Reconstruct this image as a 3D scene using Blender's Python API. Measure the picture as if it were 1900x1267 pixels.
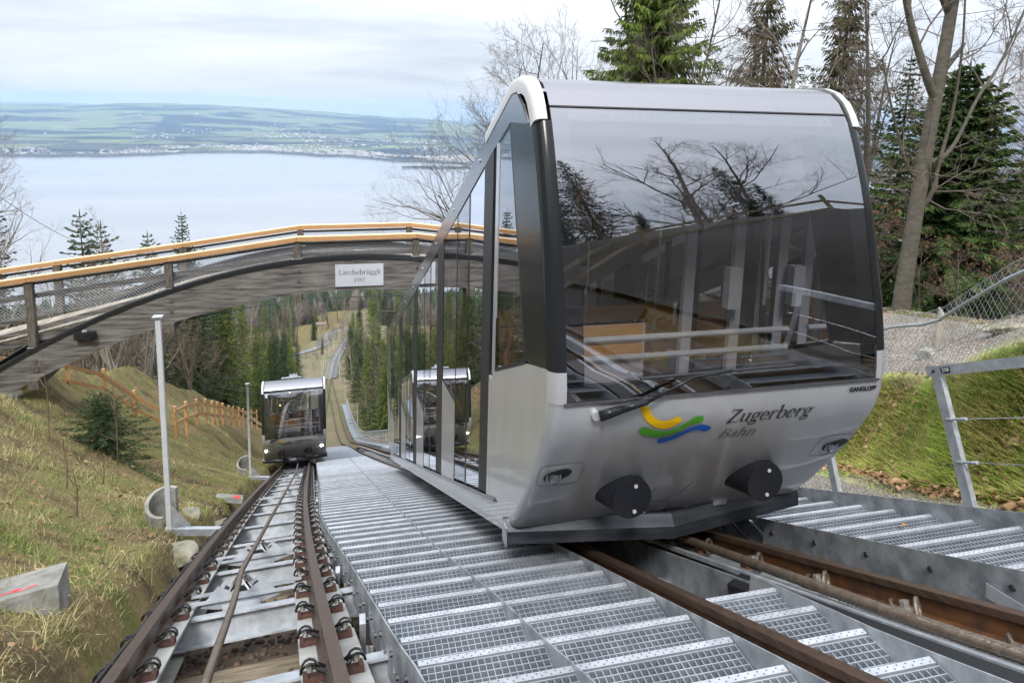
import bpy, bmesh, math, random
import numpy as np
from mathutils import Vector, Matrix

# ------------------------------------------------------------------ camera, sky, sun, exposure
scene = bpy.context.scene
for o in list(bpy.data.objects):
    bpy.data.objects.remove(o)
COL = scene.collection
RAD = math.radians
# the camera stands at the origin; +Y is the downhill heading of the right-hand track, +X its right side
F_PX, PP_Y = 1267.0, 410.0
pitch = math.atan(202 / 1267.0); roll = RAD(1.6); yaw = RAD(14.57)
def rz(v):
    c, s = math.cos(yaw), math.sin(yaw)
    return Vector((c * v[0] + s * v[1], -s * v[0] + c * v[1], v[2]))
fw = rz((0, math.cos(pitch), -math.sin(pitch)))
r0 = rz((1, 0, 0)); d0 = rz((0, -math.sin(pitch), -math.cos(pitch)))
ri = math.cos(roll) * r0 - math.sin(roll) * d0
dn = math.sin(roll) * r0 + math.cos(roll) * d0
cam_d = bpy.data.cameras.new('camera')
cam = bpy.data.objects.new('camera', cam_d); COL.objects.link(cam)
m3 = Matrix((ri, -dn, -fw)).transposed()
cam.matrix_world = m3.to_4x4()
cam_d.sensor_width = 36.0; cam_d.sensor_fit = 'HORIZONTAL'
cam_d.lens = 36.0 * F_PX / 1900.0
cam_d.shift_y = -(633.5 - PP_Y) / 1900.0
cam_d.clip_start = 0.05; cam_d.clip_end = 90000
scene.camera = cam
scene.render.resolution_x = 1024; scene.render.resolution_y = 682

scene.view_settings.view_transform = 'Standard'
scene.view_settings.look = 'None'
scene.view_settings.exposure = 0.95
scene.view_settings.gamma = 1.0
scene.view_settings.use_curve_mapping = False
scene.render.engine = 'CYCLES'
scene.cycles.use_denoising = True
scene.cycles.max_bounces = 7
scene.cycles.diffuse_bounces = 3
scene.cycles.glossy_bounces = 4
scene.cycles.transmission_bounces = 4
scene.cycles.transparent_max_bounces = 14
scene.cycles.volume_bounces = 1
scene.cycles.caustics_reflective = False
scene.cycles.caustics_refractive = False
scene.cycles.use_light_tree = False

SUN_EL, SUN_AZ = RAD(52), RAD(200)     # high veiled sun, behind and to the left of the camera
w = bpy.data.worlds.new('World'); scene.world = w; w.use_nodes = True
nt = w.node_tree; N = nt.nodes; L = nt.links
for n in list(N): N.remove(n)
out = N.new('ShaderNodeOutputWorld')
sky = N.new('ShaderNodeTexSky'); sky.sky_type = 'NISHITA'; sky.sun_disc = False
sky.sun_elevation = SUN_EL; sky.sun_rotation = SUN_AZ; sky.altitude = 900
bg1 = N.new('ShaderNodeBackground'); bg1.inputs[1].default_value = 0.10
L.new(sky.outputs[0], bg1.inputs[0])
tc = N.new('ShaderNodeTexCoord')
sep = N.new('ShaderNodeSeparateXYZ'); L.new(tc.outputs['Generated'], sep.inputs[0])
# project the view direction on a cloud deck so that the layers close up towards the horizon
zc = N.new('ShaderNodeMath'); zc.operation = 'MAXIMUM'; L.new(sep.outputs[2], zc.inputs[0]); zc.inputs[1].default_value = 0.0
za = N.new('ShaderNodeMath'); za.operation = 'ADD'; L.new(zc.outputs[0], za.inputs[0]); za.inputs[1].default_value = 0.16
dx = N.new('ShaderNodeMath'); dx.operation = 'DIVIDE'; L.new(sep.outputs[0], dx.inputs[0]); L.new(za.outputs[0], dx.inputs[1])
dy = N.new('ShaderNodeMath'); dy.operation = 'DIVIDE'; L.new(sep.outputs[1], dy.inputs[0]); L.new(za.outputs[0], dy.inputs[1])
cmb = N.new('ShaderNodeCombineXYZ'); L.new(dx.outputs[0], cmb.inputs[0]); L.new(dy.outputs[0], cmb.inputs[1])
mp = N.new('ShaderNodeMapping'); L.new(cmb.outputs[0], mp.inputs[0])
mp.inputs['Rotation'].default_value = (0, 0, RAD(24)); mp.inputs['Scale'].default_value = (0.34, 0.62, 1); mp.inputs['Location'].default_value = (1.7, 0.4, 0)
nz = N.new('ShaderNodeTexNoise'); nz.inputs['Scale'].default_value = 1.0; nz.inputs['Detail'].default_value = 6; nz.inputs['Roughness'].default_value = 0.56
nz.inputs['Distortion'].default_value = 0.35
L.new(mp.outputs[0], nz.inputs['Vector'])
rp = N.new('ShaderNodeValToRGB'); L.new(nz.outputs[0], rp.inputs[0])
rp.color_ramp.elements[0].position = 0.36; rp.color_ramp.elements[0].color = (0.53, 0.58, 0.66, 1)
rp.color_ramp.elements[1].position = 0.66; rp.color_ramp.elements[1].color = (0.90, 0.91, 0.935, 1)
e = rp.color_ramp.elements.new(0.50); e.color = (0.74, 0.77, 0.84, 1)
bg2 = N.new('ShaderNodeBackground')
L.new(rp.outputs[0], bg2.inputs[0])
# overcast sky, its overhead part raised out of view to light the ground more
zs = N.new('ShaderNodeMath'); zs.operation = 'MULTIPLY_ADD'; L.new(zc.outputs[0], zs.inputs[0]); zs.inputs[1].default_value = 1.35; zs.inputs[2].default_value = 0.53
L.new(zs.outputs[0], bg2.inputs[1])
mx = N.new('ShaderNodeMixShader'); mx.inputs[0].default_value = 0.93
L.new(bg1.outputs[0], mx.inputs[1]); L.new(bg2.outputs[0], mx.inputs[2])
L.new(mx.outputs[0], out.inputs[0])

sun_d = bpy.data.lights.new('sun', 'SUN'); sun_d.energy = 1.5; sun_d.angle = RAD(14); sun_d.color = (1.0, 0.98, 0.95)
sun = bpy.data.objects.new('sun', sun_d); COL.objects.link(sun)
sd = Vector((math.sin(SUN_AZ) * math.cos(SUN_EL), math.cos(SUN_AZ) * math.cos(SUN_EL), math.sin(SUN_EL)))
sun.rotation_euler = sd.to_track_quat('Z', 'Y').to_euler()

# ------------------------------------------------------------------ helpers
rng = np.random.default_rng(7)
R = random.Random(11)
SLOPE = 0.487

def link(o, parent=None):
    COL.objects.link(o)
    if parent is not None:
        o.parent = parent
    return o

def tag(o, label=None, cat=None, group=None, kind=None):
    if label: o['label'] = label
    if cat: o['category'] = cat
    if group: o['group'] = group
    if kind: o['kind'] = kind
    return o

def empty(name, loc=(0, 0, 0), label=None, cat=None, group=None, rot=None):
    o = bpy.data.objects.new(name, None); o.empty_display_size = 0.2
    o.location = loc
    if rot: o.rotation_euler = rot
    COL.objects.link(o)
    return tag(o, label, cat, group)

def adopt(child, parent):
    """parent a mesh that was built in world coordinates"""
    child.parent = parent
    child.matrix_parent_inverse = parent_matrix(parent).inverted()
    return child

def parent_matrix(p):
    m = Matrix.LocRotScale(p.location, p.rotation_euler, p.scale)
    if p.parent is not None:
        m = parent_matrix(p.parent) @ p.matrix_parent_inverse @ m
    return m

def copy_tree(o, parent=None):
    c = o.copy(); COL.objects.link(c)
    if parent is not None: c.parent = parent
    for ch in o.children:
        copy_tree(ch, c)
    return c

class MB:
    """collects faces of one part"""
    def __init__(s):
        s.v = []; s.f = []; s.mi = []; s.m = 0
    def add(s, vs, fs):
        b = len(s.v)
        s.v.extend([tuple(p) for p in vs])
        for q in fs:
            s.f.append(tuple(b + i for i in q)); s.mi.append(s.m)
    def obox(s, c, ax, h):
        c = Vector(c); ax = [Vector(a) for a in ax]
        vs = []
        for i in (-1, 1):
            for j in (-1, 1):
                for k in (-1, 1):
                    vs.append(c + ax[0] * (i * h[0]) + ax[1] * (j * h[1]) + ax[2] * (k * h[2]))
        s.add(vs, [(0, 1, 3, 2), (4, 6, 7, 5), (0, 4, 5, 1), (2, 3, 7, 6), (0, 2, 6, 4), (1, 5, 7, 3)])
    def box(s, x0, x1, y0, y1, z0, z1):
        s.obox(((x0 + x1) / 2, (y0 + y1) / 2, (z0 + z1) / 2), ((1, 0, 0), (0, 1, 0), (0, 0, 1)),
               (abs(x1 - x0) / 2, abs(y1 - y0) / 2, abs(z1 - z0) / 2))
    def beam(s, a, b, wd, ht, up=(0, 0, 1)):
        """box from a to b with width and height"""
        a = Vector(a); b = Vector(b); t = (b - a); l = t.length; t.normalize()
        up = Vector(up); sd_ = t.cross(up)
        if sd_.length < 1e-5: sd_ = t.cross(Vector((1, 0, 0)))
        sd_.normalize(); u = sd_.cross(t)
        s.obox((a + b) / 2, (sd_, t, u), (wd / 2, l / 2, ht / 2))
    def tube(s, pts, r, n=6, cap=True, closed=False):
        pts = [Vector(p) for p in pts]
        k = len(pts)
        rs = r if isinstance(r, (list, tuple)) else [r] * k
        b = len(s.v); prev = None
        for i in range(k):
            if closed:
                t = pts[(i + 1) % k] - pts[i - 1]
            else:
                t = pts[min(i + 1, k - 1)] - pts[max(i - 1, 0)]
            if t.length < 1e-9: t = Vector((0, 0, 1))
            t.normalize()
            if prev is None:
                a = Vector((0, 0, 1)) if abs(t.z) < 0.9 else Vector((1, 0, 0))
                u = t.cross(a).normalized()
            else:
                u = (prev - t * prev.dot(t))
                if u.length < 1e-6: u = t.orthogonal()
                u.normalize()
            prev = u; w_ = t.cross(u)
            for j in range(n):
                a_ = 2 * math.pi * j / n
                s.v.append(tuple(pts[i] + (u * math.cos(a_) + w_ * math.sin(a_)) * rs[i]))
        for i in range(k if closed else k - 1):
            i2 = (i + 1) % k
            for j in range(n):
                j2 = (j + 1) % n
                s.f.append((b + i * n + j, b + i * n + j2, b + i2 * n + j2, b + i2 * n + j)); s.mi.append(s.m)
        if cap and not closed:
            s.f.append(tuple(b + j for j in reversed(range(n)))); s.mi.append(s.m)
            s.f.append(tuple(b + (k - 1) * n + j for j in range(n))); s.mi.append(s.m)
    def sweep(s, prof, frames, closed=True, cap=True):
        """prof: list of (side, up); frames: list of (pos, side, up)"""
        b = len(s.v); n = len(prof)
        for p, sd_, u in frames:
            for a, c in prof:
                s.v.append(tuple(p + sd_ * a + u * c))
        for i in range(len(frames) - 1):
            for j in range(n if closed else n - 1):
                j2 = (j + 1) % n
                s.f.append((b + i * n + j, b + (i + 1) * n + j, b + (i + 1) * n + j2, b + i * n + j2)); s.mi.append(s.m)
        if cap and closed:
            e_ = b + (len(frames) - 1) * n
            s.f.append(tuple(b + j for j in range(n))); s.mi.append(s.m)
            s.f.append(tuple(e_ + j for j in reversed(range(n)))); s.mi.append(s.m)
    def prism(s, poly, a, b):
        """extrude a planar polygon of 3-D points by moving it from offset a to offset b (vectors)"""
        a = Vector(a); b = Vector(b); n = len(poly)
        vs = [Vector(p) + a for p in poly] + [Vector(p) + b for p in poly]
        fs = [tuple(range(n - 1, -1, -1)), tuple(range(n, 2 * n))]
        fs += [(i, (i + 1) % n, n + (i + 1) % n, n + i) for i in range(n)]
        s.add(vs, fs)
    def disc(s, c, axis, r, h, n=16):
        c = Vector(c); ax = Vector(axis).normalized(); u = ax.orthogonal().normalized(); w_ = ax.cross(u)
        ring = [c + (u * math.cos(2 * math.pi * i / n) + w_ * math.sin(2 * math.pi * i / n)) * r for i in range(n)]
        s.prism(ring, -ax * h / 2, ax * h / 2)
    def ball(s, c, r, nu=8, nv=6, sc=(1, 1, 1)):
        c = Vector(c); vs = []; fs = []
        for i in range(nv + 1):
            th = math.pi * i / nv
            for j in range(nu):
                ph = 2 * math.pi * j / nu
                vs.append(c + Vector((math.sin(th) * math.cos(ph) * sc[0], math.sin(th) * math.sin(ph) * sc[1], math.cos(th) * sc[2])) * r)
        for i in range(nv):
            for j in range(nu):
                j2 = (j + 1) % nu
                fs.append((i * nu + j, (i + 1) * nu + j, (i + 1) * nu + j2, i * nu + j2))
        s.add(vs, fs)
    def mesh(s, name, mat, smooth=False):
        me = bpy.data.meshes.new(name)
        me.from_pydata(s.v, [], s.f)
        mats = mat if isinstance(mat, (list, tuple)) else [mat]
        for m_ in mats: me.materials.append(m_)
        if len(mats) > 1: me.polygons.foreach_set('material_index', s.mi)
        if smooth: me.polygons.foreach_set('use_smooth', [True] * len(me.polygons))
        me.update()
        return me
    def build(s, name, mat, parent=None, smooth=False, world=False, fix=True):
        me = s.mesh(name, mat, smooth)
        if fix:
            bm = bmesh.new(); bm.from_mesh(me); bmesh.ops.recalc_face_normals(bm, faces=bm.faces); bm.to_mesh(me); bm.free()
        o = bpy.data.objects.new(name, me); COL.objects.link(o)
        if parent is not None:
            if world: adopt(o, parent)
            else: o.parent = parent
        return o

def sharp(o, ang=35):
    o.data.polygons.foreach_set('use_smooth', [True] * len(o.data.polygons))
    try: o.data.set_sharp_from_angle(angle=RAD(ang))
    except Exception: pass
    return o

def np_mesh(name, verts, tris, mat):
    """fast mesh from numpy arrays (triangles)"""
    verts = np.asarray(verts, np.float32).reshape(-1, 3); tris = np.asarray(tris, np.int32).reshape(-1, 3)
    me = bpy.data.meshes.new(name)
    me.vertices.add(len(verts)); me.vertices.foreach_set('co', verts.ravel())
    me.loops.add(tris.size); me.loops.foreach_set('vertex_index', tris.ravel())
    me.polygons.add(len(tris)); me.polygons.foreach_set('loop_start', np.arange(0, tris.size, 3, dtype=np.int32))
    try: me.polygons.foreach_set('loop_total', np.full(len(tris), 3, np.int32))
    except Exception: pass
    me.materials.append(mat); me.update(calc_edges=True); me.validate()
    return me

# ------------------------------------------------------------------ materials
def new_mat(name):
    m_ = bpy.data.materials.new(name); m_.use_nodes = True
    t = m_.node_tree; b = t.nodes['Principled BSDF']
    return m_, t, b

def mat(name, col, rough=0.6, metal=0.0, var=None, scale=6.0, detail=6, bump=0.0, bscale=40.0, stretch=None, spec=None, coat=0.0, lo=0.35, hi=0.65, rvar=0.0, each=0.0):
    """principled material; var = second colour blended in by noise"""
    m_, t, b = new_mat(name)
    b.inputs['Base Color'].default_value = (*col, 1)
    b.inputs['Roughness'].default_value = rough; b.inputs['Metallic'].default_value = metal
    if spec is not None: b.inputs['Specular IOR Level'].default_value = spec
    if coat: b.inputs['Coat Weight'].default_value = coat; b.inputs['Coat Roughness'].default_value = 0.04
    c = t.nodes.new('ShaderNodeTexCoord'); v = c.outputs['Object']
    if stretch:
        mpn = t.nodes.new('ShaderNodeMapping'); mpn.inputs['Scale'].default_value = stretch
        t.links.new(v, mpn.inputs[0]); v = mpn.outputs[0]
    if var is not None:
        n1 = t.nodes.new('ShaderNodeTexNoise'); n1.inputs['Scale'].default_value = scale; n1.inputs['Detail'].default_value = detail
        n1.inputs['Roughness'].default_value = 0.62
        t.links.new(v, n1.inputs['Vector'])
        r_ = t.nodes.new('ShaderNodeValToRGB'); t.links.new(n1.outputs[0], r_.inputs[0])
        r_.color_ramp.elements[0].position = lo; r_.color_ramp.elements[0].color = (*col, 1)
        r_.color_ramp.elements[1].position = hi; r_.color_ramp.elements[1].color = (*var, 1)
        t.links.new(r_.outputs[0], b.inputs['Base Color'])
        if rvar:
            ma = t.nodes.new('ShaderNodeMath'); ma.operation = 'MULTIPLY_ADD'
            t.links.new(n1.outputs[0], ma.inputs[0]); ma.inputs[1].default_value = rvar; ma.inputs[2].default_value = rough - rvar / 2
            t.links.new(ma.outputs[0], b.inputs['Roughness'])
    if each:      # every piece a little lighter or darker than its neighbour
        src = b.inputs['Base Color'].links[0].from_socket if b.inputs['Base Color'].links else None
        oi = t.nodes.new('ShaderNodeObjectInfo'); mr = t.nodes.new('ShaderNodeMapRange'); t.links.new(oi.outputs['Random'], mr.inputs[0])
        mr.inputs[3].default_value = 1 - each; mr.inputs[4].default_value = 1 + each
        mx_ = t.nodes.new('ShaderNodeMixRGB'); mx_.blend_type = 'MULTIPLY'; mx_.inputs[0].default_value = 1
        if src: t.links.new(src, mx_.inputs[1])
        else: mx_.inputs[1].default_value = (*col, 1)
        t.links.new(mr.outputs[0], mx_.inputs[2]); t.links.new(mx_.outputs[0], b.inputs['Base Color'])
    if bump:
        n2 = t.nodes.new('ShaderNodeTexNoise'); n2.inputs['Scale'].default_value = bscale; n2.inputs['Detail'].default_value = 5
        t.links.new(v, n2.inputs['Vector'])
        bp = t.nodes.new('ShaderNodeBump'); bp.inputs['Strength'].default_value = bump; bp.inputs['Distance'].default_value = 0.02
        t.links.new(n2.outputs[0], bp.inputs['Height']); t.links.new(bp.outputs[0], b.inputs['Normal'])
    return m_

def leaf_mat(name, c1, c2, c3=None, rough=0.75, patch=None, pscale=0.9):
    """colour changes from piece to piece (random per island)"""
    m_, t, b = new_mat(name)
    g = t.nodes.new('ShaderNodeNewGeometry')
    r_ = t.nodes.new('ShaderNodeValToRGB'); t.links.new(g.outputs['Random Per Island'], r_.inputs[0])
    r_.color_ramp.elements[0].color = (*c1, 1); r_.color_ramp.elements[1].color = (*c2, 1)
    if c3: e_ = r_.color_ramp.elements.new(0.5); e_.color = (*c3, 1)
    c = t.nodes.new('ShaderNodeTexCoord'); col_out = r_.outputs[0]
    if patch:
        n3 = t.nodes.new('ShaderNodeTexNoise'); n3.inputs['Scale'].default_value = pscale; n3.inputs['Detail'].default_value = 5
        t.links.new(c.outputs['Object'], n3.inputs['Vector'])
        r3 = t.nodes.new('ShaderNodeMapRange'); t.links.new(n3.outputs[0], r3.inputs[0]); r3.inputs[1].default_value = 0.40; r3.inputs[2].default_value = 0.58; r3.inputs[3].default_value = 0; r3.inputs[4].default_value = 0.75
        mp_ = t.nodes.new('ShaderNodeMixRGB'); t.links.new(r3.outputs[0], mp_.inputs[0]); t.links.new(r_.outputs[0], mp_.inputs[1]); mp_.inputs[2].default_value = (*patch, 1)
        col_out = mp_.outputs[0]
    n1 = t.nodes.new('ShaderNodeTexNoise'); n1.inputs['Scale'].default_value = 0.55; n1.inputs['Detail'].default_value = 4
    t.links.new(c.outputs['Object'], n1.inputs['Vector'])
    mm = t.nodes.new('ShaderNodeMapRange'); t.links.new(n1.outputs[0], mm.inputs[0])
    mm.inputs[1].default_value = 0.3; mm.inputs[2].default_value = 0.7; mm.inputs[3].default_value = 0.7; mm.inputs[4].default_value = 1.35
    mu = t.nodes.new('ShaderNodeMixRGB'); mu.blend_type = 'MULTIPLY'; mu.inputs[0].default_value = 1.0
    t.links.new(col_out, mu.inputs[1]); t.links.new(mm.outputs[0], mu.inputs[2])
    t.links.new(mu.outputs[0], b.inputs['Base Color'])
    b.inputs['Roughness'].default_value = rough; b.inputs['Specular IOR Level'].default_value = 0.25
    return m_

def glass_mat(name, tint, refl, rough=0.0):
    """thin tinted, coated pane: part mirror, part tinted see-through"""
    m_, t, b = new_mat(name)
    o_ = [n for n in t.nodes if n.type == 'OUTPUT_MATERIAL'][0]
    t.nodes.remove(b)
    tr = t.nodes.new('ShaderNodeBsdfTransparent'); tr.inputs[0].default_value = (*tint, 1)
    gl = t.nodes.new('ShaderNodeBsdfGlossy'); gl.inputs['Color'].default_value = (0.93, 0.95, 1, 1); gl.inputs['Roughness'].default_value = rough
    fr_ = t.nodes.new('ShaderNodeFresnel'); fr_.inputs[0].default_value = 1.5
    ma = t.nodes.new('ShaderNodeMath'); ma.operation = 'MULTIPLY_ADD'; ma.use_clamp = True
    t.links.new(fr_.outputs[0], ma.inputs[0]); ma.inputs[1].default_value = 1.0; ma.inputs[2].default_value = refl
    mxs = t.nodes.new('ShaderNodeMixShader'); t.links.new(ma.outputs[0], mxs.inputs[0])
    t.links.new(tr.outputs[0], mxs.inputs[1]); t.links.new(gl.outputs[0], mxs.inputs[2])
    t.links.new(mxs.outputs[0], o_.inputs[0])
    return m_

def emit_mat(name, col, s):
    m_, t, b = new_mat(name)
    b.inputs['Base Color'].default_value = (*col, 1)
    b.inputs['Emission Color'].default_value = (*col, 1); b.inputs['Emission Strength'].default_value = s
    return m_

M = {}
M['galv'] = mat('galvanised_steel', (0.40, 0.43, 0.46), 0.48, 0.45, var=(0.60, 0.63, 0.66), scale=9, bump=0.08, bscale=60, rvar=0.25)
M['mast'] = mat('galvanised_mast', (0.62, 0.65, 0.69), 0.45, 0.2, var=(0.72, 0.745, 0.775), scale=8)
M['galv_light'] = mat('galvanised_grating', (0.33, 0.35, 0.38), 0.5, 0.3, var=(0.47, 0.49, 0.515), scale=7, detail=9, each=.12)
M['grate_bar'] = mat('grating_bars', (0.22, 0.245, 0.28), 0.5, 0.3, var=(0.34, 0.365, 0.40), scale=5, detail=9, each=.12)
M['galv_spangle'] = mat('galvanised_plate', (0.30, 0.325, 0.35), 0.42, 0.55, var=(0.58, 0.61, 0.64), scale=5, detail=9, bump=0.1, bscale=90, lo=0.38, hi=0.62, rvar=0.3)
M['beam_grey'] = mat('rail_bearer_paint', (0.30, 0.30, 0.275), 0.6, 0.1, var=(0.43, 0.43, 0.40), scale=4, detail=10, bump=0.05)
M['rail'] = mat('rail_steel', (0.062, 0.040, 0.030), 0.40, 0.35, var=(0.12, 0.075, 0.052), scale=3, stretch=(14, 1, 14), bump=0.05, rvar=0.2)
M['rail_rust'] = mat('rail_rust', (0.055, 0.028, 0.016), 0.75, 0.15, var=(0.175, 0.070, 0.020), scale=7, detail=9, bump=0.15, bscale=80)
M['clip'] = mat('spring_steel', (0.018, 0.017, 0.018), 0.4, 0.4)
M['clip_rust'] = mat('clip_base_rust', (0.05, 0.02, 0.014), 0.8, 0.0, var=(0.10, 0.042, 0.028), scale=20)
M['bolt'] = mat('bolt_steel', (0.45, 0.43, 0.38), 0.4, 0.7)
M['bolt_dark'] = mat('dark_bolt', (0.06, 0.06, 0.065), 0.45, 0.5)
M['cable'] = mat('steel_cable', (0.16, 0.125, 0.095), 0.42, 0.55, var=(0.25, 0.2, 0.155), scale=20)
M['rubber'] = mat('black_rubber', (0.014, 0.014, 0.016), 0.6)
M['concrete'] = mat('concrete', (0.12, 0.118, 0.09), 0.85, var=(0.33, 0.325, 0.30), scale=3.5, detail=10, bump=0.25, bscale=30, lo=.3, hi=.6)
M['paint_red'] = mat('red_spray_paint', (0.75, 0.07, 0.08), 0.7)
M['stone'] = mat('field_stone', (0.115, 0.115, 0.055), 0.9, var=(0.30, 0.28, 0.23), scale=6, bump=0.3, bscale=14)
M['wood_new'] = mat('fresh_larch', (0.42, 0.215, 0.085), 0.55, var=(0.58, 0.335, 0.155), scale=3, detail=9, stretch=(1.2, 8, 22), bump=0.05, each=.14)
M['wood_pale'] = mat('pale_larch_top', (0.66, 0.44, 0.24), 0.5, var=(0.75, 0.54, 0.32), scale=3, stretch=(1.2, 10, 10))
M['wood_old'] = mat('weathered_timber', (0.045, 0.040, 0.036), 0.85, var=(0.25, 0.232, 0.212), scale=1.5, detail=12, stretch=(0.8, 5, 9), bump=0.3, bscale=10, lo=0.34, hi=0.66, each=.12)
M['wood_post'] = mat('weathered_post', (0.06, 0.052, 0.042), 0.85, var=(0.17, 0.15, 0.12), scale=5, stretch=(5, 5, 0.8), bump=0.2, bscale=12)
M['wood_deck'] = mat('pale_deck_board', (0.33, 0.295, 0.235), 0.8, var=(0.46, 0.415, 0.34), scale=5, stretch=(6, 1, 1), each=.2)
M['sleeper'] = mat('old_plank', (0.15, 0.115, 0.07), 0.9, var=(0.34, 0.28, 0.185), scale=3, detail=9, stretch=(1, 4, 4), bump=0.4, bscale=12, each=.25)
M['silver'] = mat('silver_paint', (0.60, 0.615, 0.635), 0.34, 0.5, coat=0.6, var=(0.65, 0.665, 0.685), scale=2.2, detail=9, stretch=(2.5, 2.5, .5), rvar=.14)
M['silver_roof'] = mat('roof_silver', (0.29, 0.285, 0.30), 0.22, 0.88)
M['white_trim'] = mat('white_trim', (0.56, 0.56, 0.54), 0.35, 0.0, coat=0.2)
M['black_gloss'] = mat('black_gloss', (0.018, 0.020, 0.022), 0.16, 0.0, spec=.22)
M['black_matte'] = mat('black_frame', (0.016, 0.017, 0.02), 0.45)
M['dark_skirt'] = mat('dark_skirt', (0.030, 0.034, 0.042), 0.3, 0.4, var=(0.07, 0.075, 0.085), scale=2, stretch=(1, 8, 8))
M['buffer'] = mat('buffer_plastic', (0.012, 0.013, 0.018), 0.45)
M['interior'] = mat('interior_grey', (0.50, 0.50, 0.53), 0.45)
M['interior_dark'] = mat('interior_floor', (0.10, 0.10, 0.105), 0.7, var=(0.15, 0.15, 0.155), scale=30)
M['bench'] = mat('bench_wood', (0.55, 0.27, 0.07), 0.4, var=(0.66, 0.36, 0.11), scale=3, stretch=(1, 14, 14))
M['steel'] = mat('brushed_steel', (0.60, 0.60, 0.62), 0.25, 0.9)
M['glass_front'] = glass_mat('windscreen_glass', (0.80, 0.80, 0.81), 0.23)
M['glass_side'] = glass_mat('side_glass', (0.72, 0.72, 0.73), 0.30)
M['lens'] = glass_mat('lamp_glass', (0.85, 0.85, 0.85), 0.08)
M['chrome'] = mat('chrome', (0.8, 0.8, 0.8), 0.08, 1.0)
M['lamp_on'] = emit_mat('lamp_lit', (1.0, 0.95, 0.86), 26.0)
M['lamp_warm'] = emit_mat('cabin_lamp', (1.0, 0.62, 0.25), 3.0)
M['logo_yellow'] = mat('logo_yellow', (0.82, 0.50, 0.0), 0.35)
M['logo_green'] = mat('logo_green', (0.075, 0.33, 0.02), 0.35)
M['logo_blue'] = mat('logo_blue', (0.005, 0.10, 0.46), 0.35)
M['letter'] = mat('grey_lettering', (0.045, 0.048, 0.052), 0.4)
M['letter_black'] = mat('black_lettering', (0.01, 0.01, 0.01), 0.4)
M['letter_white'] = mat('white_lettering', (0.8, 0.8, 0.8), 0.5)
M['sign'] = mat('sign_panel', (0.60, 0.63, 0.68), 0.4, 0.2, var=(0.66, 0.69, 0.73), scale=2)
M['sign_text'] = mat('sign_lettering', (0.12, 0.075, 0.07), 0.5)
M['soil'] = mat('soil', (0.07, 0.05, 0.035), 0.95, var=(0.15, 0.11, 0.075), scale=6, bump=0.5, bscale=18)
M['bark'] = mat('beech_bark', (0.062, 0.055, 0.040), 0.85, var=(0.135, 0.122, 0.096), scale=5, detail=12, stretch=(1, 1, 2.2), bump=0.3, bscale=26, lo=.3, hi=.7)
M['bark_dark'] = mat('dark_bark', (0.055, 0.044, 0.034), 0.9, var=(0.115, 0.094, 0.074), scale=6)
M['bark_pale'] = mat('pale_bark', (0.20, 0.18, 0.145), 0.85, var=(0.30, 0.275, 0.225), scale=6)
M['twig'] = mat('grey_brown_twigs', (0.105, 0.082, 0.066), 0.9, var=(0.19, 0.15, 0.12), scale=2)
M['twig_warm'] = mat('russet_twigs', (0.13, 0.082, 0.055), 0.9, var=(0.215, 0.145, 0.10), scale=2)
M['needle'] = leaf_mat('spruce_needles', (0.014, 0.032, 0.012), (0.070, 0.105, 0.028), (0.032, 0.060, 0.017))
M['needle_bright'] = leaf_mat('fresh_spruce_needles', (0.048, 0.082, 0.014), (0.20, 0.25, 0.042), (0.10, 0.15, 0.028))  # brighter, yellower green than the plain spruce needles
M['needle_dark'] = leaf_mat('dark_fir_needles', (0.010, 0.020, 0.011), (0.036, 0.058, 0.024), (0.018, 0.034, 0.016))
M['needle_brown'] = leaf_mat('sparse_spruce_needles', (0.045, 0.048, 0.020), (0.135, 0.120, 0.062), (0.080, 0.080, 0.038))
M['grass_dry'] = leaf_mat('dry_meadow_grass', (0.10, 0.10, 0.032), (0.56, 0.455, 0.245), (0.27, 0.225, 0.10), patch=(0.125, 0.175, 0.032))
M['grass_green'] = leaf_mat('green_bank_grass', (0.10, 0.18, 0.02), (0.55, 0.60, 0.14), (0.28, 0.40, 0.05), patch=(0.36, 0.32, 0.10), pscale=1.6)
M['fallen'] = leaf_mat('fallen_leaves', (0.15, 0.075, 0.035), (0.42, 0.27, 0.15), (0.26, 0.145, 0.07))
M['beech_leaf'] = leaf_mat('withered_beech_leaves', (0.18, 0.070, 0.032), (0.34, 0.155, 0.075), (0.26, 0.105, 0.05))
# ------------------------------------------------------------------ lie of the land
_ty = np.arange(-40.0, 420.0, 0.5)
def _tab(pts, win):
    y, x = zip(*pts)
    v = np.interp(_ty, y, x); k = np.ones(win) / win
    return np.convolve(np.pad(v, win // 2, mode='edge'), k, mode='valid')[:len(_ty)]
_xl = _tab([(-40, -0.2), (27.4, -1.78), (40, -2.35), (60, -2.9), (85, -3.0), (110, -2.8), (146, -2.2), (170, -1.6), (197, 0.4), (214, 1.9), (260, 6), (300, 10), (420, 22)], 21)
_xr = _tab([(-40, 2.5), (11, 2.5), (15, 2.42), (20, 2.15), (26, 1.95), (35, 1.7), (44, 1.6), (60, 1.25), (87, 0.53), (110, -0.4), (146, -2.2), (170, -1.6), (197, 0.4), (214, 1.9), (260, 6), (300, 10), (420, 22)], 7)
def XL(y):
    y = np.asarray(y, float); t = np.clip(y, -6, 27.4) / 10
    c = -0.2774 - 1.0442 * t + 0.324 * t * t - 0.0516 * t ** 3
    return np.where(y < 27.4, c, np.interp(y, _ty, _xl))
def XR(y):
    return np.interp(y, _ty, _xr)
_py = np.array([-400., -60, -12, -3, 75, 110, 250, 300, 1700, 2600]); _ps = np.array([.2, .2, .24, .487, .487, .22, .22, .28, .28, .28])
_pf = np.linspace(-400, 2600, 6001); _pz = -np.cumsum(np.interp(_pf, _py, _ps)) * 0.5
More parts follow.
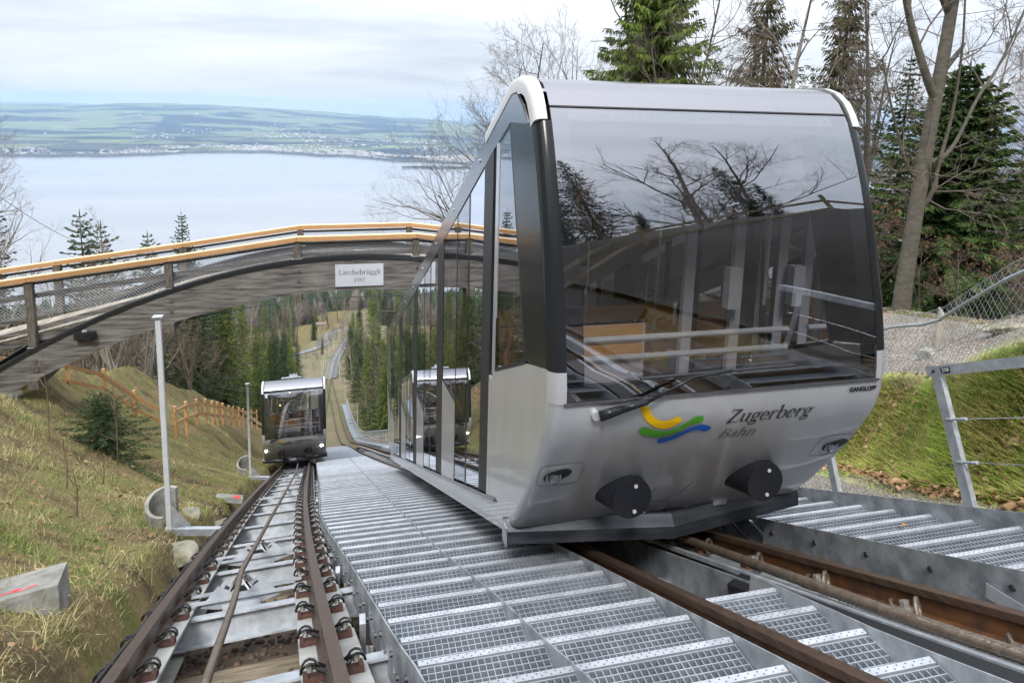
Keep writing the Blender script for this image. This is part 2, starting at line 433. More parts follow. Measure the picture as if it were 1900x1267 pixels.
_pz = _pz - np.interp(0.0, _pf, _pz) - 1.18
def zt(y): return np.interp(y, _pf, _pz)
def sstep(a, b, x):
    t = np.clip((x - a) / (b - a), 0, 1); return t * t * (3 - 2 * t)
def wob(x, y, s, seed=0.0):
    return (np.sin(x * s + seed * 1.3 + 0.7 * np.sin(y * s * 0.83 + seed)) * np.cos(y * s * 1.1 + seed * 2.1 + 0.9 * np.sin(x * s * 0.57)))
def toe_x(y): return np.interp(y, [-10, 2, 4, 5.6, 7, 10, 16, 30], [5.6, 5.7, 5.85, 6.25, 6.95, 7.9, 8.5, 8.5])
def H(x, y):
    x = np.asarray(x, float); y = np.asarray(y, float)
    base = zt(y)
    near = 1 - sstep(60, 130, y)
    # left bank
    el = XL(y) - 0.82
    d = np.maximum(el - x, 0)
    cap = np.where(y < -2, 4.0, np.where(y < 8, 12.0, np.interp(y, [8, 17.5, 21], [6.0, 4.5, 6.1])))
    dd = np.minimum(d, cap)
    left = -0.14 + 0.27 * dd + 0.072 * dd * dd - np.clip((d - cap) * 0.42, 0, 9) + 0.95 * sstep(25.5, 32, y) * sstep(1, 3, d)
    left = left + (0.05 * wob(x, y, 1.9, 1) + 0.10 * wob(x, y, 0.75, 2)) * sstep(0.1, 1.2, d)
    # bed between the tracks
    bed = -0.62 + 0.03 * wob(x, y, 3.1, 3)
    # right: path, bank, gravel way, drop
    tx = toe_x(y)
    ridge = np.interp(y, [2, 4.9, 7, 10, 14, 18, 24, 40], [1.65, 1.5, 1.14, 1.3, 2.6, 3.5, 3.0, 2.0])
    e = x - tx
    right = -0.12 + (ridge + 0.12) * sstep(0.0, 0.95, e) + 0.05 * wob(x, y, 2.3, 4) * sstep(0, .4, e) * (1 - sstep(.9, 1.2, e))
    right = right + 0.33 * np.clip(x - (tx + 1.25), 0, 11.5 - 7.5) - np.clip((x - 12.2) * 0.45, 0, 3.2)
    right = right + np.clip((x - 24) * 0.30, 0, 24) * sstep(18, 26, x)
    s1 = sstep(-0.35, 0.05, d - 0.02) * (x < el + 0.4)
    r = np.where(x < el, left * sstep(0, 0.3, d) + bed * (1 - sstep(0, 0.3, d)), bed)
    k = sstep(4.98, 5.12, x)
    r = r * (1 - k) + right * k
    far = -1.0 + 0.8 * wob(x, y, 0.05, 5) - np.clip((np.abs(x) - 14) * 0.12, 0, 30) * (1 - sstep(300, 900, y))
    far = np.where(np.abs(x - XL(np.minimum(y, 400))) < 3.2, -0.6, far)
    r = r * near + far * (1 - near)
    big = 6 * wob(x, y, 0.012, 6) * sstep(150, 500, y)
    return base + r + big
def gz(x, y): return float(H(x, y))

def grid_axis(segs):
    out_ = []
    for a, b, s in segs:
        out_ += list(np.arange(a, b, s))
    return np.array(out_ + [segs[-1][1]])
gx = grid_axis([(-2600, -400, 110), (-400, -80, 20), (-80, -22, 3), (-22, -9, 0.7), (-9, 9, 0.17), (9, 16, 0.4), (16, 50, 1.6), (50, 120, 7), (120, 400, 28), (400, 2600, 110)])
gy = grid_axis([(-300, -60, 30), (-60, -12, 3), (-12, 0, 0.8), (0, 14, 0.2), (14, 34, 0.45), (34, 70, 1.1), (70, 160, 4), (160, 500, 14), (500, 2500, 60)])
GX, GY = np.meshgrid(gx, gy); GZ = H(GX, GY)
def sheet(name, X, Y, Z, material, parent=None, smooth=True):
    ny, nx = X.shape
    V = np.stack([X, Y, Z], -1).reshape(-1, 3)
    i = np.arange(ny - 1)[:, None] * nx + np.arange(nx - 1)[None, :]
    T = np.concatenate([np.stack([i, i + 1, i + nx + 1], -1).reshape(-1, 3), np.stack([i, i + nx + 1, i + nx], -1).reshape(-1, 3)])
    me = np_mesh(name, V, T, material)
    if smooth: me.polygons.foreach_set('use_smooth', np.ones(len(me.polygons), bool))
    o = bpy.data.objects.new(name, me); COL.objects.link(o)
    if parent: o.parent = parent
    return o

# ground material: turf / bare earth by noise
gm, t, b = new_mat('meadow_ground')
c = t.nodes.new('ShaderNodeTexCoord')
n1 = t.nodes.new('ShaderNodeTexNoise'); n1.inputs['Scale'].default_value = 1.1; n1.inputs['Detail'].default_value = 8; t.links.new(c.outputs['Object'], n1.inputs['Vector'])
n2 = t.nodes.new('ShaderNodeTexNoise'); n2.inputs['Scale'].default_value = 24; n2.inputs['Detail'].default_value = 12; n2.inputs['Roughness'].default_value = 0.7; t.links.new(c.outputs['Object'], n2.inputs['Vector'])
r1 = t.nodes.new('ShaderNodeValToRGB'); t.links.new(n1.outputs[0], r1.inputs[0])
r1.color_ramp.elements[0].position = 0.33; r1.color_ramp.elements[0].color = (0.085, 0.066, 0.040, 1)
r1.color_ramp.elements[1].position = 0.68; r1.color_ramp.elements[1].color = (0.11, 0.125, 0.036, 1)
e = r1.color_ramp.elements.new(0.5); e.color = (0.20, 0.155, 0.075, 1)
r2 = t.nodes.new('ShaderNodeMapRange'); t.links.new(n2.outputs[0], r2.inputs[0]); r2.inputs[1].default_value = 0.3; r2.inputs[2].default_value = 0.7; r2.inputs[3].default_value = 0.55; r2.inputs[4].default_value = 1.4
mu = t.nodes.new('ShaderNodeMixRGB'); mu.blend_type = 'MULTIPLY'; mu.inputs[0].default_value = 1; t.links.new(r1.outputs[0], mu.inputs[1]); t.links.new(r2.outputs[0], mu.inputs[2])
t.links.new(mu.outputs[0], b.inputs['Base Color']); b.inputs['Roughness'].default_value = 0.95; b.inputs['Specular IOR Level'].default_value = 0.1
bp = t.nodes.new('ShaderNodeBump'); bp.inputs['Strength'].default_value = 0.6; bp.inputs['Distance'].default_value = 0.05; t.links.new(n2.outputs[0], bp.inputs['Height']); t.links.new(bp.outputs[0], b.inputs['Normal'])
M['ground'] = gm
tag(sheet('ground', GX, GY, GZ, gm), kind='structure')

def strip(name, ys, x0f, x1f, nx, lift, material):
    ys = np.asarray(ys); u = np.linspace(0, 1, nx)
    X = np.array([[x0f(y) + (x1f(y) - x0f(y)) * k for k in u] for y in ys]); Y = np.repeat(ys[:, None], nx, 1)
    return sheet(name, X, Y, H(X, Y) + lift, material)
gr, t, b = new_mat('gravel')
c = t.nodes.new('ShaderNodeTexCoord')
vo = t.nodes.new('ShaderNodeTexVoronoi'); vo.inputs['Scale'].default_value = 42; t.links.new(c.outputs['Object'], vo.inputs['Vector'])
n1 = t.nodes.new('ShaderNodeTexNoise'); n1.inputs['Scale'].default_value = 1.3; n1.inputs['Detail'].default_value = 9; t.links.new(c.outputs['Object'], n1.inputs['Vector'])
r1 = t.nodes.new('ShaderNodeValToRGB'); t.links.new(n1.outputs[0], r1.inputs[0])
r1.color_ramp.elements[0].position = 0.35; r1.color_ramp.elements[0].color = (0.15, 0.130, 0.108, 1)
r1.color_ramp.elements[1].position = 0.65; r1.color_ramp.elements[1].color = (0.29, 0.262, 0.225, 1)
mm = t.nodes.new('ShaderNodeMapRange'); t.links.new(vo.outputs['Color'], mm.inputs[0]); mm.inputs[3].default_value = 0.5; mm.inputs[4].default_value = 1.45
mu = t.nodes.new('ShaderNodeMixRGB'); mu.blend_type = 'MULTIPLY'; mu.inputs[0].default_value = 1; t.links.new(r1.outputs[0], mu.inputs[1]); t.links.new(mm.outputs[0], mu.inputs[2])
t.links.new(mu.outputs[0], b.inputs['Base Color']); b.inputs['Roughness'].default_value = 0.9
bp = t.nodes.new('ShaderNodeBump'); bp.inputs['Strength'].default_value = 0.7; bp.inputs['Distance'].default_value = 0.02; t.links.new(vo.outputs['Distance'], bp.inputs['Height']); t.links.new(bp.outputs[0], b.inputs['Normal'])
M['gravel'] = gr
tag(strip('footpath', np.arange(-2, 20, 0.2), lambda y: 5.08, lambda y: float(toe_x(y)) + 0.02, 6, 0.014, gr), kind='structure')
tag(strip('gravel_path', np.arange(1, 18, 0.25), lambda y: float(toe_x(y)) + 1.0, lambda y: 12.0, 24, 0.02, gr), kind='structure')
M['litter'] = mat('leaf_litter', (0.014, 0.013, 0.011), 0.95, var=(0.034, 0.030, 0.025), scale=3, detail=9, bump=0.5, bscale=12)
tag(strip('dark_floor_sheet', np.concatenate([np.arange(-58, -10, 2.0), np.arange(-10, 1.3, .4)]), lambda y: -45.0, lambda y: float(XL(y)) - 1.05, 60, 0.30, M['litter']), kind='structure')  # sheets added out of view to darken the ground mirrored in the windscreen
tag(strip('dark_floor_sheet', np.concatenate([np.arange(-58, -10, 2.0), np.arange(-10, 2.0, .4)]), lambda y: 5.1, lambda y: 45.0, 70, 0.30, M['litter']), kind='structure')
tag(strip('dark_floor_sheet', np.arange(-58, -2.4, .6), lambda y: float(XL(y)) - 1.05, lambda y: 5.1, 24, 0.07, M['litter']), kind='structure')  # this one covers the unseen track bed to dim its mirror image
tag(strip('track_bed', np.arange(-30, 60, 0.3), lambda y: float(XL(y)) - (1.03 if y < 1.3 else .78), lambda y: 5.0, 34, 0.01, M['soil']), kind='structure')

M['dead_meadow'] = mat('withered_meadow', (0.105, 0.115, 0.042), 0.95, var=(0.19, 0.145, 0.09), scale=.12, detail=12, bump=0.4, bscale=3)
tag(strip('meadow', np.concatenate([np.arange(62, 140, 2.0), np.arange(140, 470, 6.0)]), lambda y: float(XL(min(y, 400))) - 12, lambda y: float(XL(min(y, 400))) + 12, 20, 0.22, M['dead_meadow']), kind='structure')
# ------------------------------------------------------------------ lake and far shore
lm, t, b = new_mat('lake_water')
rr_ = t.nodes.new('ShaderNodeValToRGB')
rr_.color_ramp.elements[0].position = 0.35; rr_.color_ramp.elements[0].color = (0.235, 0.24, 0.24, 1); rr_.color_ramp.elements[1].position = 0.7; rr_.color_ramp.elements[1].color = (0.30, 0.30, 0.29, 1)
b.inputs['Base Color'].default_value = (0.33, 0.33, 0.325, 1); b.inputs['Roughness'].default_value = 0.16; b.inputs['IOR'].default_value = 1.33
b.inputs['Specular IOR Level'].default_value = 0.9
c = t.nodes.new('ShaderNodeTexCoord'); mpn = t.nodes.new('ShaderNodeMapping'); mpn.inputs['Scale'].default_value = (0.012, 0.03, 1); t.links.new(c.outputs['Object'], mpn.inputs[0])
n1 = t.nodes.new('ShaderNodeTexNoise'); n1.inputs['Scale'].default_value = 1.0; n1.inputs['Detail'].default_value = 6; t.links.new(mpn.outputs[0], n1.inputs['Vector'])
mp3 = t.nodes.new('ShaderNodeMapping'); mp3.inputs['Scale'].default_value = (0.00035, 0.0016, 1); mp3.inputs['Rotation'].default_value = (0, 0, .2); t.links.new(c.outputs['Object'], mp3.inputs[0])
n4 = t.nodes.new('ShaderNodeTexNoise'); n4.inputs['Scale'].default_value = 1.0; n4.inputs['Detail'].default_value = 6; t.links.new(mp3.outputs[0], n4.inputs['Vector']); t.links.new(n4.outputs[0], rr_.inputs[0]); t.links.new(rr_.outputs[0], b.inputs['Base Color'])
bp = t.nodes.new('ShaderNodeBump'); bp.inputs['Strength'].default_value = 0.06; bp.inputs['Distance'].default_value = 1.0; t.links.new(n1.outputs[0], bp.inputs['Height']); t.links.new(bp.outputs[0], b.inputs['Normal'])
LAKE = -512.0
mb = MB(); mb.add([(-9000, 1500, LAKE), (9000, 1500, LAKE), (9000, 9500, LAKE), (-9000, 9500, LAKE)], [(0, 1, 2, 3)])
tag(mb.build('lake', lm), kind='structure')

SHX = np.array([-9., -6, -4, -2.88, -2.19, -1.67, -1.3, -.98, -.55, -.13, .2, .42, .53, .7, 1.08, 1.6, 2.4, 4, 9]) * 1000
SHY = np.array([5.8, 6.2, 6.7, 7.0, 6.96, 7.42, 7.75, 7.89, 7.7, 7.43, 7.2, 6.95, 6.85, 6.79, 6.5, 6.2, 5.6, 4.9, 4]) * 1000
def shore(x): return np.interp(x, SHX, SHY) + 60 * np.sin(x / 130.0) + 35 * np.sin(x / 61.0 + 1)
RZX = np.array([-16., -6.79, -5.9, -4.9, -4.0, -2.77, -1.6, -.29, 1.7, 4.46, 9, 16]) * 1000
RZZ = np.array([-200., -150, -148, -70, -31, -44, -80, -132, -242, -380, -430, -430])
def far_h(x, y):
    d = y - shore(x)
    h = np.where(d < 0, -14 + 0 * d, 1.2 + 26 * sstep(0, 2600, d))
    h = h + (14 + 12 * wob(x, y, 0.0014, 3)) * sstep(250, 1500, d) * (1 - sstep(2500, 4200, d)) 
    ry = 17600 - 0.06 * np.abs(x); k = sstep(10300, 17600, y * 17600 / ry)
    rt = np.interp(x * 17800 / np.maximum(y, 1), RZX, RZZ) - LAKE
    h = h + np.maximum(rt - h, 0) * k ** 1.15 * (1 - 0.55 * sstep(18200, 22500, y))
    h = h + (12 * wob(x, y, 0.0019, 1) + 9 * wob(x, y, 0.0043, 2)) * sstep(9500, 12000, y)
    back = np.interp(x * 26000 / np.maximum(y, 1), [-16000, -9800, -8600, -7600, -6000, 16000], [330, 372, 400, 360, 120, 60])
    h = np.where(y > 20500, np.maximum(h, back * sstep(21000, 26000, y)), h)
    return LAKE + h
fx = np.concatenate([np.linspace(-16000, -7000, 30)[:-1], np.linspace(-7000, 6000, 190), np.linspace(6000, 16000, 28)[1:]])
fy = np.concatenate([np.linspace(3800, 9200, 120), np.linspace(9250, 19000, 110), np.linspace(19200, 27500, 30)])
FX, FY = np.meshgrid(fx, fy); FZ = far_h(FX, FY)
fm, t, b = new_mat('far_farmland')
c = t.nodes.new('ShaderNodeTexCoord')
mpn = t.nodes.new('ShaderNodeMapping'); mpn.inputs['Scale'].default_value = (0.00060, 0.0010, 0.0); t.links.new(c.outputs['Object'], mpn.inputs[0])
n1 = t.nodes.new('ShaderNodeTexNoise'); n1.inputs['Scale'].default_value = 1.0; n1.inputs['Detail'].default_value = 7; n1.inputs['Roughness'].default_value = 0.6; t.links.new(mpn.outputs[0], n1.inputs['Vector'])
mp2 = t.nodes.new('ShaderNodeMapping'); mp2.inputs['Scale'].default_value = (0.004, 0.0085, 0.0); t.links.new(c.outputs['Object'], mp2.inputs[0])
vo = t.nodes.new('ShaderNodeTexVoronoi'); vo.inputs['Scale'].default_value = 1.0; t.links.new(mp2.outputs[0], vo.inputs['Vector'])
r1 = t.nodes.new('ShaderNodeValToRGB'); t.links.new(vo.outputs['Color'], r1.inputs[0])
r1.color_ramp.elements[0].color = (0.10, 0.175, 0.04, 1); r1.color_ramp.elements[1].color = (0.24, 0.33, 0.09, 1)
e = r1.color_ramp.elements.new(0.8); e.color = (0.15, 0.13, 0.08, 1)
r2 = t.nodes.new('ShaderNodeValToRGB'); t.links.new(n1.outputs[0], r2.inputs[0])
r2.color_ramp.elements[0].position = 0.488; r2.color_ramp.elements[0].color = (0, 0, 0, 1); r2.color_ramp.elements[1].position = 0.505; r2.color_ramp.elements[1].color = (1, 1, 1, 1)
mu = t.nodes.new('ShaderNodeMixRGB'); t.links.new(r2.outputs[0], mu.inputs[0]); t.links.new(r1.outputs[0], mu.inputs[1]); mu.inputs[2].default_value = (0.012, 0.016, 0.016, 1)
t.links.new(mu.outputs[0], b.inputs['Base Color']); b.inputs['Roughness'].default_value = 0.95; b.inputs['Specular IOR Level'].default_value = 0
tag(sheet('hills', FX, FY, FZ, fm), kind='structure')

def boxes_np(P, S, rot, roof=0.0):
    """many small gabled or flat blocks: P base centres, S sizes"""
    n = len(P); c, s = np.cos(rot), np.sin(rot)
    loc = np.array([(-1, -1, 0), (1, -1, 0), (1, 1, 0), (-1, 1, 0), (-1, -1, 1), (1, -1, 1), (1, 1, 1), (-1, 1, 1)], float)
    q = loc[None] * np.stack([S[:, 0] / 2, S[:, 1] / 2, S[:, 2]], -1)[:, None, :]
    X = q[..., 0] * c[:, None] - q[..., 1] * s[:, None]; Y = q[..., 0] * s[:, None] + q[..., 1] * c[:, None]
    V = np.stack([X + P[:, None, 0], Y + P[:, None, 1], q[..., 2] + P[:, None, 2]], -1)
    t0 = np.array([(0, 1, 5), (0, 5, 4), (1, 2, 6), (1, 6, 5), (2, 3, 7), (2, 7, 6), (3, 0, 4), (3, 4, 7), (4, 5, 6), (4, 6, 7)])
    T = t0[None] + 8 * np.arange(n)[:, None, None]
    return V.reshape(-1, 3), T.reshape(-1, 3)
def far_pts(n, x0, x1, d0, d1, clump=None):
    x = rng.uniform(x0, x1, n); d = d0 + (d1 - d0) * rng.random(n) ** 1.5
    if clump:
        k = (np.sin(x / clump[0] + clump[2]) + np.sin(d / clump[1] + x / clump[0] * .6)) > -0.25
        x, d = x[k], d[k]
    y = shore(x) + d
    return np.stack([x, y, far_h(x, y)], -1)
P = np.concatenate([far_pts(3000, -2100, 1700, 60, 1000, (170, 130, 0.4)), far_pts(700, -1100, 2200, 500, 2400, (260, 300, 2)), far_pts(260, -3200, -1900, 30, 900, (120, 160, 1)),
                    far_pts(420, -2600, 1500, 3000, 5200, (300, 420, 4)), far_pts(120, -5200, 2500, 4200, 8200, (200, 300, 2))])
S = np.stack([rng.uniform(9, 26, len(P)), rng.uniform(9, 22, len(P)), rng.uniform(7, 15, len(P))], -1)
big = rng.random(len(P)) < 0.07; S[big] *= np.array([2.0, 1.4, 1.7])
V, T = boxes_np(P, S, rng.uniform(0, 3.1, len(P)))
M['town'] = leaf_mat('town_render', (0.46, 0.46, 0.45), (0.52, 0.48, 0.40), (0.20, 0.155, 0.14))
o = bpy.data.objects.new('distant_town', np_mesh('distant_town', V, T, M['town'])); COL.objects.link(o)
tag(o, 'pale houses of the distant town spread along the far lake shore', 'town', kind='stuff')

def blobs_np(P, S):
    oct_ = np.array([(1, 0, .35), (.3, .95, .4), (-.8, .6, .35), (-.8, -.6, .4), (.3, -.95, .35), (0, 0, 1), (1.05, 0, 0), (.32, 1, 0), (-.85, .62, 0), (-.85, -.62, 0), (.32, -1, 0)], float)
    t0 = [(i, (i + 1) % 5, 5) for i in range(5)] + [(6 + i, 6 + (i + 1) % 5, i) for i in range(5)] + [(6 + (i + 1) % 5, (i + 1) % 5, i) for i in range(5)]
    n = len(P); V = oct_[None] * S[:, None, :] + P[:, None, :]
    T = np.array(t0)[None] + 11 * np.arange(n)[:, None, None]
    return V.reshape(-1, 3), T.reshape(-1, 3)
P = [far_pts(4200, -3800, 1900, 0, 150)]
for (cx_, d_, rx, ry_, n) in [(-2350, 1000, 620, 260, 900), (-1250, 1750, 420, 160, 600), (-3300, 1800, 500, 200, 220), (-600, 2500, 700, 160, 300), (500, 2300, 900, 170, 900), (1300, 1500, 500, 200, 240), (-2500, 400, 300, 120, 140), (900, 900, 420, 120, 160)]:
    a = rng.uniform(0, 6.28, n); r_ = np.sqrt(rng.random(n)); x = cx_ + rx * r_ * np.cos(a); y = shore(np.full(n, cx_)) + d_ + ry_ * r_ * np.sin(a)
    P.append(np.stack([x, y, far_h(x, y)], -1))
a = rng.uniform(0, 6.28, 160); r_ = np.sqrt(rng.random(160)); x = 900 + 330 * r_ * np.cos(a); y = 6050 + 70 * r_ * np.sin(a)
P.append(np.stack([x, y, np.full(160, LAKE)], -1))
P = np.concatenate(P); sz = rng.uniform(0.7, 1.5, len(P))
S = np.stack([13 * sz, 13 * sz, rng.uniform(11, 24, len(P))], -1)
V, T = blobs_np(P, S)
M['far_wood'] = leaf_mat('far_woods', (0.030, 0.036, 0.026), (0.075, 0.068, 0.048), (0.045, 0.048, 0.033))
o = bpy.data.objects.new('distant_woods', np_mesh('distant_woods', V, T, M['far_wood'])); COL.objects.link(o)
tag(o, 'dark woods and shoreline trees on the far side of the lake', 'woods', kind='stuff')
# ------------------------------------------------------------------ track frames
def frame(Xf, y, off=0.0, up=0.0):
    h = 0.05
    x = float(Xf(y)); dxx = float(Xf(y + h) - Xf(y - h)) / (2 * h); dz = float(zt(y + h) - zt(y - h)) / (2 * h)
    T = Vector((dxx, 1, dz)).normalized(); S = Vector((1, -dxx, 0)).normalized(); Nn = S.cross(T).normalized()
    p = Vector((x, y, float(zt(y)))) + S * off + Nn * up
    return p, T, S, Nn
def frames(Xf, ys, off=0.0, up=0.0):
    r_ = []
    for y in ys:
        p, T, S, Nn = frame(Xf, y, off, up); r_.append((p, S, Nn))
    return r_
def ys_range(a, b):
    r_ = []; y = a
    while y < b:
        r_.append(y); y += 0.25 if y < 12 else (0.6 if y < 30 else (2 if y < 110 else 8))
    return r_ + [b]
def slat_matrix(p, S, T, Nn):
    return Matrix(((S.x, T.x, Nn.x, p.x), (S.y, T.y, Nn.y, p.y), (S.z, T.z, Nn.z, p.z), (0, 0, 0, 1)))
RAILP = [(-.034, 0), (.034, 0), (.036, -.008), (.034, -.038), (.009, -.05), (.009, -.128), (.062, -.143), (.062, -.15), (-.062, -.15), (-.062, -.143), (-.009, -.128), (-.009, -.05), (-.034, -.038), (-.036, -.008)]
IBEAM = [(-.07, 0), (.07, 0), (.07, -.014), (.006, -.02), (.006, -.18), (.07, -.186), (.07, -.2), (-.07, -.2), (-.07, -.186), (-.006, -.18), (-.006, -.02), (-.07, -.014)]
BEARER = [(-.17, 0), (.17, 0), (.17, -.018), (.012, -.022), (.012, -.27), (.12, -.275), (.12, -.29), (-.12, -.29), (-.12, -.275), (-.012, -.27), (-.012, -.022), (-.17, -.018)]
G = 0.535

# spring clip that holds a rail foot: rusty block, two black spring loops, a bolt head
def clip_mesh():
    mb = MB(); mb.m = 0
    mb.box(.0, .095, -.05, .05, -.15, -.125)
    mb.box(.075, .100, -.052, .052, -.15, -.112)
    mb.m = 1
    for s in (-1, 1):
        pts = [(.02 + .045 * (1 - math.cos(a)) , s * (.018 + .028 * math.sin(a)), -.105 + .045 * math.sin(a)) for a in np.linspace(0, math.pi, 7)]
        mb.tube(pts, .0075, 5)
    mb.tube([(-.015, -.05, -.113), (.03, -.045, -.088), (.05, 0, -.082), (.03, .045, -.088), (-.015, .05, -.113)], .010, 5)
    mb.m = 2
    mb.disc((.065, 0, -.088), (0, 0, 1), .018, .04, 6)
    return mb.mesh('rail_clip', [M['clip_rust'], M['clip'], M['bolt']])
CLIP = clip_mesh()
def helix_cable(pts, r, strands=6, pitch=0.13, step=0.011, nseg=18):
    """stranded rope along a polyline"""
    pts = np.array(pts, float); seg = np.linalg.norm(np.diff(pts, axis=0), axis=1); cum = np.concatenate([[0], np.cumsum(seg)])
    s = np.arange(0, cum[-1], step)
    C = np.stack([np.interp(s, cum, pts[:, i]) for i in range(3)], 1)
    Tn = np.gradient(C, axis=0); Tn /= np.linalg.norm(Tn, axis=1)[:, None]
    A = np.cross(Tn, np.array([0, 0, 1.])); A /= np.linalg.norm(A, axis=1)[:, None]; B = np.cross(A, Tn)
    a = np.arange(nseg) * 2 * np.pi / nseg
    ph = a[None, :] + 2 * np.pi * s[:, None] / pitch
    rr = r * (0.80 + 0.20 * np.abs(np.cos(a * strands / 2)))[None, :]
    V = C[:, None, :] + (A[:, None, :] * np.cos(ph)[..., None] + B[:, None, :] * np.sin(ph)[..., None]) * rr[..., None]
    n = len(s); i = np.arange(n - 1)[:, None] * nseg; j = np.arange(nseg)[None, :]; j2 = (j + 1) % nseg
    q = np.stack([i + j, i + j2, i + nseg + j2, i + nseg + j], -1).reshape(-1, 4)
    T = np.concatenate([q[:, [0, 1, 2]], q[:, [0, 2, 3]]])
    return V.reshape(-1, 3), T

# ---------------------------------------------------------------- left-hand track
p0 = frame(XL, 2.0)[0]
LT = empty('funicular_track', p0, 'left funicular track under the distant grey car, rails on pale grey bearers', 'track', 'funicular tracks')
ysl = ys_range(-12, 148)
for s in (-1, 1):
    mb = MB(); mb.sweep(BEARER, frames(XL, ys_range(-12, 60), s * (G + .01), -.152)); bo = mb.build('rail_bearer', M['beam_grey'], LT, world=True)
    mb = MB(); mb.sweep(RAILP, frames(XL, ysl, s * G)); ro = sharp(mb.build('rail', M['rail'], LT, world=True), 50)
    ys = np.arange(2.0, 26.2, 0.62)
    for y in ys:
        p, T, S, Nn = frame(XL, y, s * G)
        for sgn in (-1, 1):
            if s < 0 and sgn < 0 and y > 12: continue
            o = bpy.data.objects.new('rail_clip', CLIP); link(o, ro)
            o.matrix_basis = slat_matrix(p + S * (sgn * .052), S * sgn, T * sgn, Nn)
    for y in np.arange(2.9, 22, 2.45):        # joints of the bearer plates
        p, T, S, Nn = frame(XL, y, s * (G + .01), -.151)
        mb = MB(); mb.obox(p, (S, T, Nn), (.168, .006, .0012)); mb.build('bearer_joint', M['soil'], LT, world=True)
for y in np.arange(1.8, 45, 1.72):
    p, T, S, Nn = frame(XL, y, 0, -.19)
    mb = MB(); mb.sweep(IBEAM, [(p - S * (G - .02), T, Nn), (p + S * (G - .02), T, Nn)]); mb.build('cross_beam', M['galv'], LT, world=True)
    if y < 20:
        pb = frame(XL, y, 0, -.19)[0]
        mb = MB(); mb.sweep(IBEAM, [(p + S * (G + .06), T, Nn), (p + S * (G + .62), T, Nn)]); mb.build('outrigger_beam', M['galv'], LT, world=True)
for y, s in ((4.05, 1), (5.8, 1), (7.5, 1), (9.2, 1)):   # threaded anchor bolts on the outriggers
    for k in (-.05, .05):
        p, T, S, Nn = frame(XL, y - .35, G + .30 + k, -.33)
        mb = MB(); mb.tube([p, p + Nn * .14], .014, 6); mb.build('anchor_bolt', M['bolt'], LT, world=True)
# timber and rubble seen between the beams
for y in np.arange(2.2, 20, 0.86):
    p, T, S, Nn = frame(XL, y, R.uniform(-.05, .05), -.60 + R.uniform(-.01, .02))
    mb = MB(); mb.obox(p, (S, T, Nn), (.50 + R.uniform(-.04, .04), R.uniform(.20, .36), .05))
    o = mb.build('bed_plank', M['sleeper'] if R.random() < .8 else M['concrete'], LT, world=True)
# haul cable and its guide sheaves
def cable_pts(ys, off, up, Xf):
    return [tuple(frame(Xf, y, off, up)[0]) for y in ys]
cp = [(-0.48, 1.4, zt(1.4) + .05), (-0.60, 3.04, zt(3.04) + .06), (-0.70, 4.39, zt(4.39) + .04), (-0.80, 5.5, zt(5.5) + .05), (-0.92, 8.86, zt(8.86) + .04), (-1.06, 13, zt(13) + .03), (-1.30, 20, zt(20) + .02), (-1.75, 29, zt(29) + .05)]
V, T_ = helix_cable(cp, .023, pitch=.16)
o = bpy.data.objects.new('haul_cable', np_mesh('haul_cable', V, T_, M['cable'])); COL.objects.link(o)
o.data.polygons.foreach_set('use_smooth', np.ones(len(o.data.polygons), bool))
tag(o, 'twisted steel haul cable lying in the sheaves of the left track', 'cable', 'haul cables')

def sheave(y, x_c, Xf, label):
    p, T, S, Nn = frame(Xf, y, 0, -.06)
    c = p + S * (x_c - p.x); lo = G - .10
    e_ = empty('cable_sheave', tuple(c - Nn * .12), label, 'sheave', 'cable sheaves on the left track')
    for k in (-.16, .16):
        mb = MB(); a = p + T * k - S * lo - Nn * .06; b_ = p + T * k + S * lo - Nn * .06
        mb.beam(a, b_, .035, .022, Nn); mb.build('carrier_bar', M['galv_light'], e_, world=True)
    for s in (-1, 1):
        ax = (S * s * .80 + Nn * .60).normalized()
        cc = c + S * (s * .105) - Nn * .035
        mb = MB(); mb.m = 0; mb.disc(cc, ax, .135, .012, 20); mb.disc(cc - ax * .028, ax, .135, .012, 20); mb.m = 1; mb.disc(cc - ax * .014, ax, .085, .02, 16)
        wl = mb.build('sheave_wheel', [M['steel'], M['rubber']], e_, world=True)
        mb = MB(); mb.disc(cc + ax * .02, ax, .032, .04, 12); mb.build('hub', M['rubber'], wl, world=False)
    for k, w_ in ((-.135, .30), (.135, .26)):
        q = c + T * k
        poly = [q - S * w_ - Nn * .10, q - S * (w_ - .13) + Nn * .04, q - S * .05 - Nn * .03, q + S * .05 - Nn * .03, q + S * (w_ - .13) + Nn * .04, q + S * w_ - Nn * .10, q + S * .16 - Nn * .13, q - S * .16 - Nn * .13]
        mb = MB(); mb.prism(poly, T * -.005, T * .005); mb.build('bracket_plate', M['galv_light'], e_, world=True)
    q = c - T * .15 - Nn * .10
    poly = [q - S * .14, q + S * .14, q + S * .20 - Nn * .20, q + S * .10 - Nn * .07, q - S * .02 - Nn * .06, q - S * .12 - Nn * .22]
    mb = MB(); mb.prism(poly, T * -.006, T * .006); mb.build('guard_plate', M['galv'], e_, world=True)
    return e_
for y, x_, lb in ((5.5, -.80, 'galvanised cable sheave nearest the foot of the picture, wheels tilted outwards'), (7.25, -.86, 'galvanised cable sheave just beyond the nearest one on the left track'),
                  (14.4, -1.11, 'small far cable sheave halfway to the distant car'), (20.8, -1.33, 'smallest cable sheave right before the distant car')):
    sheave(y, x_, XL, lb)
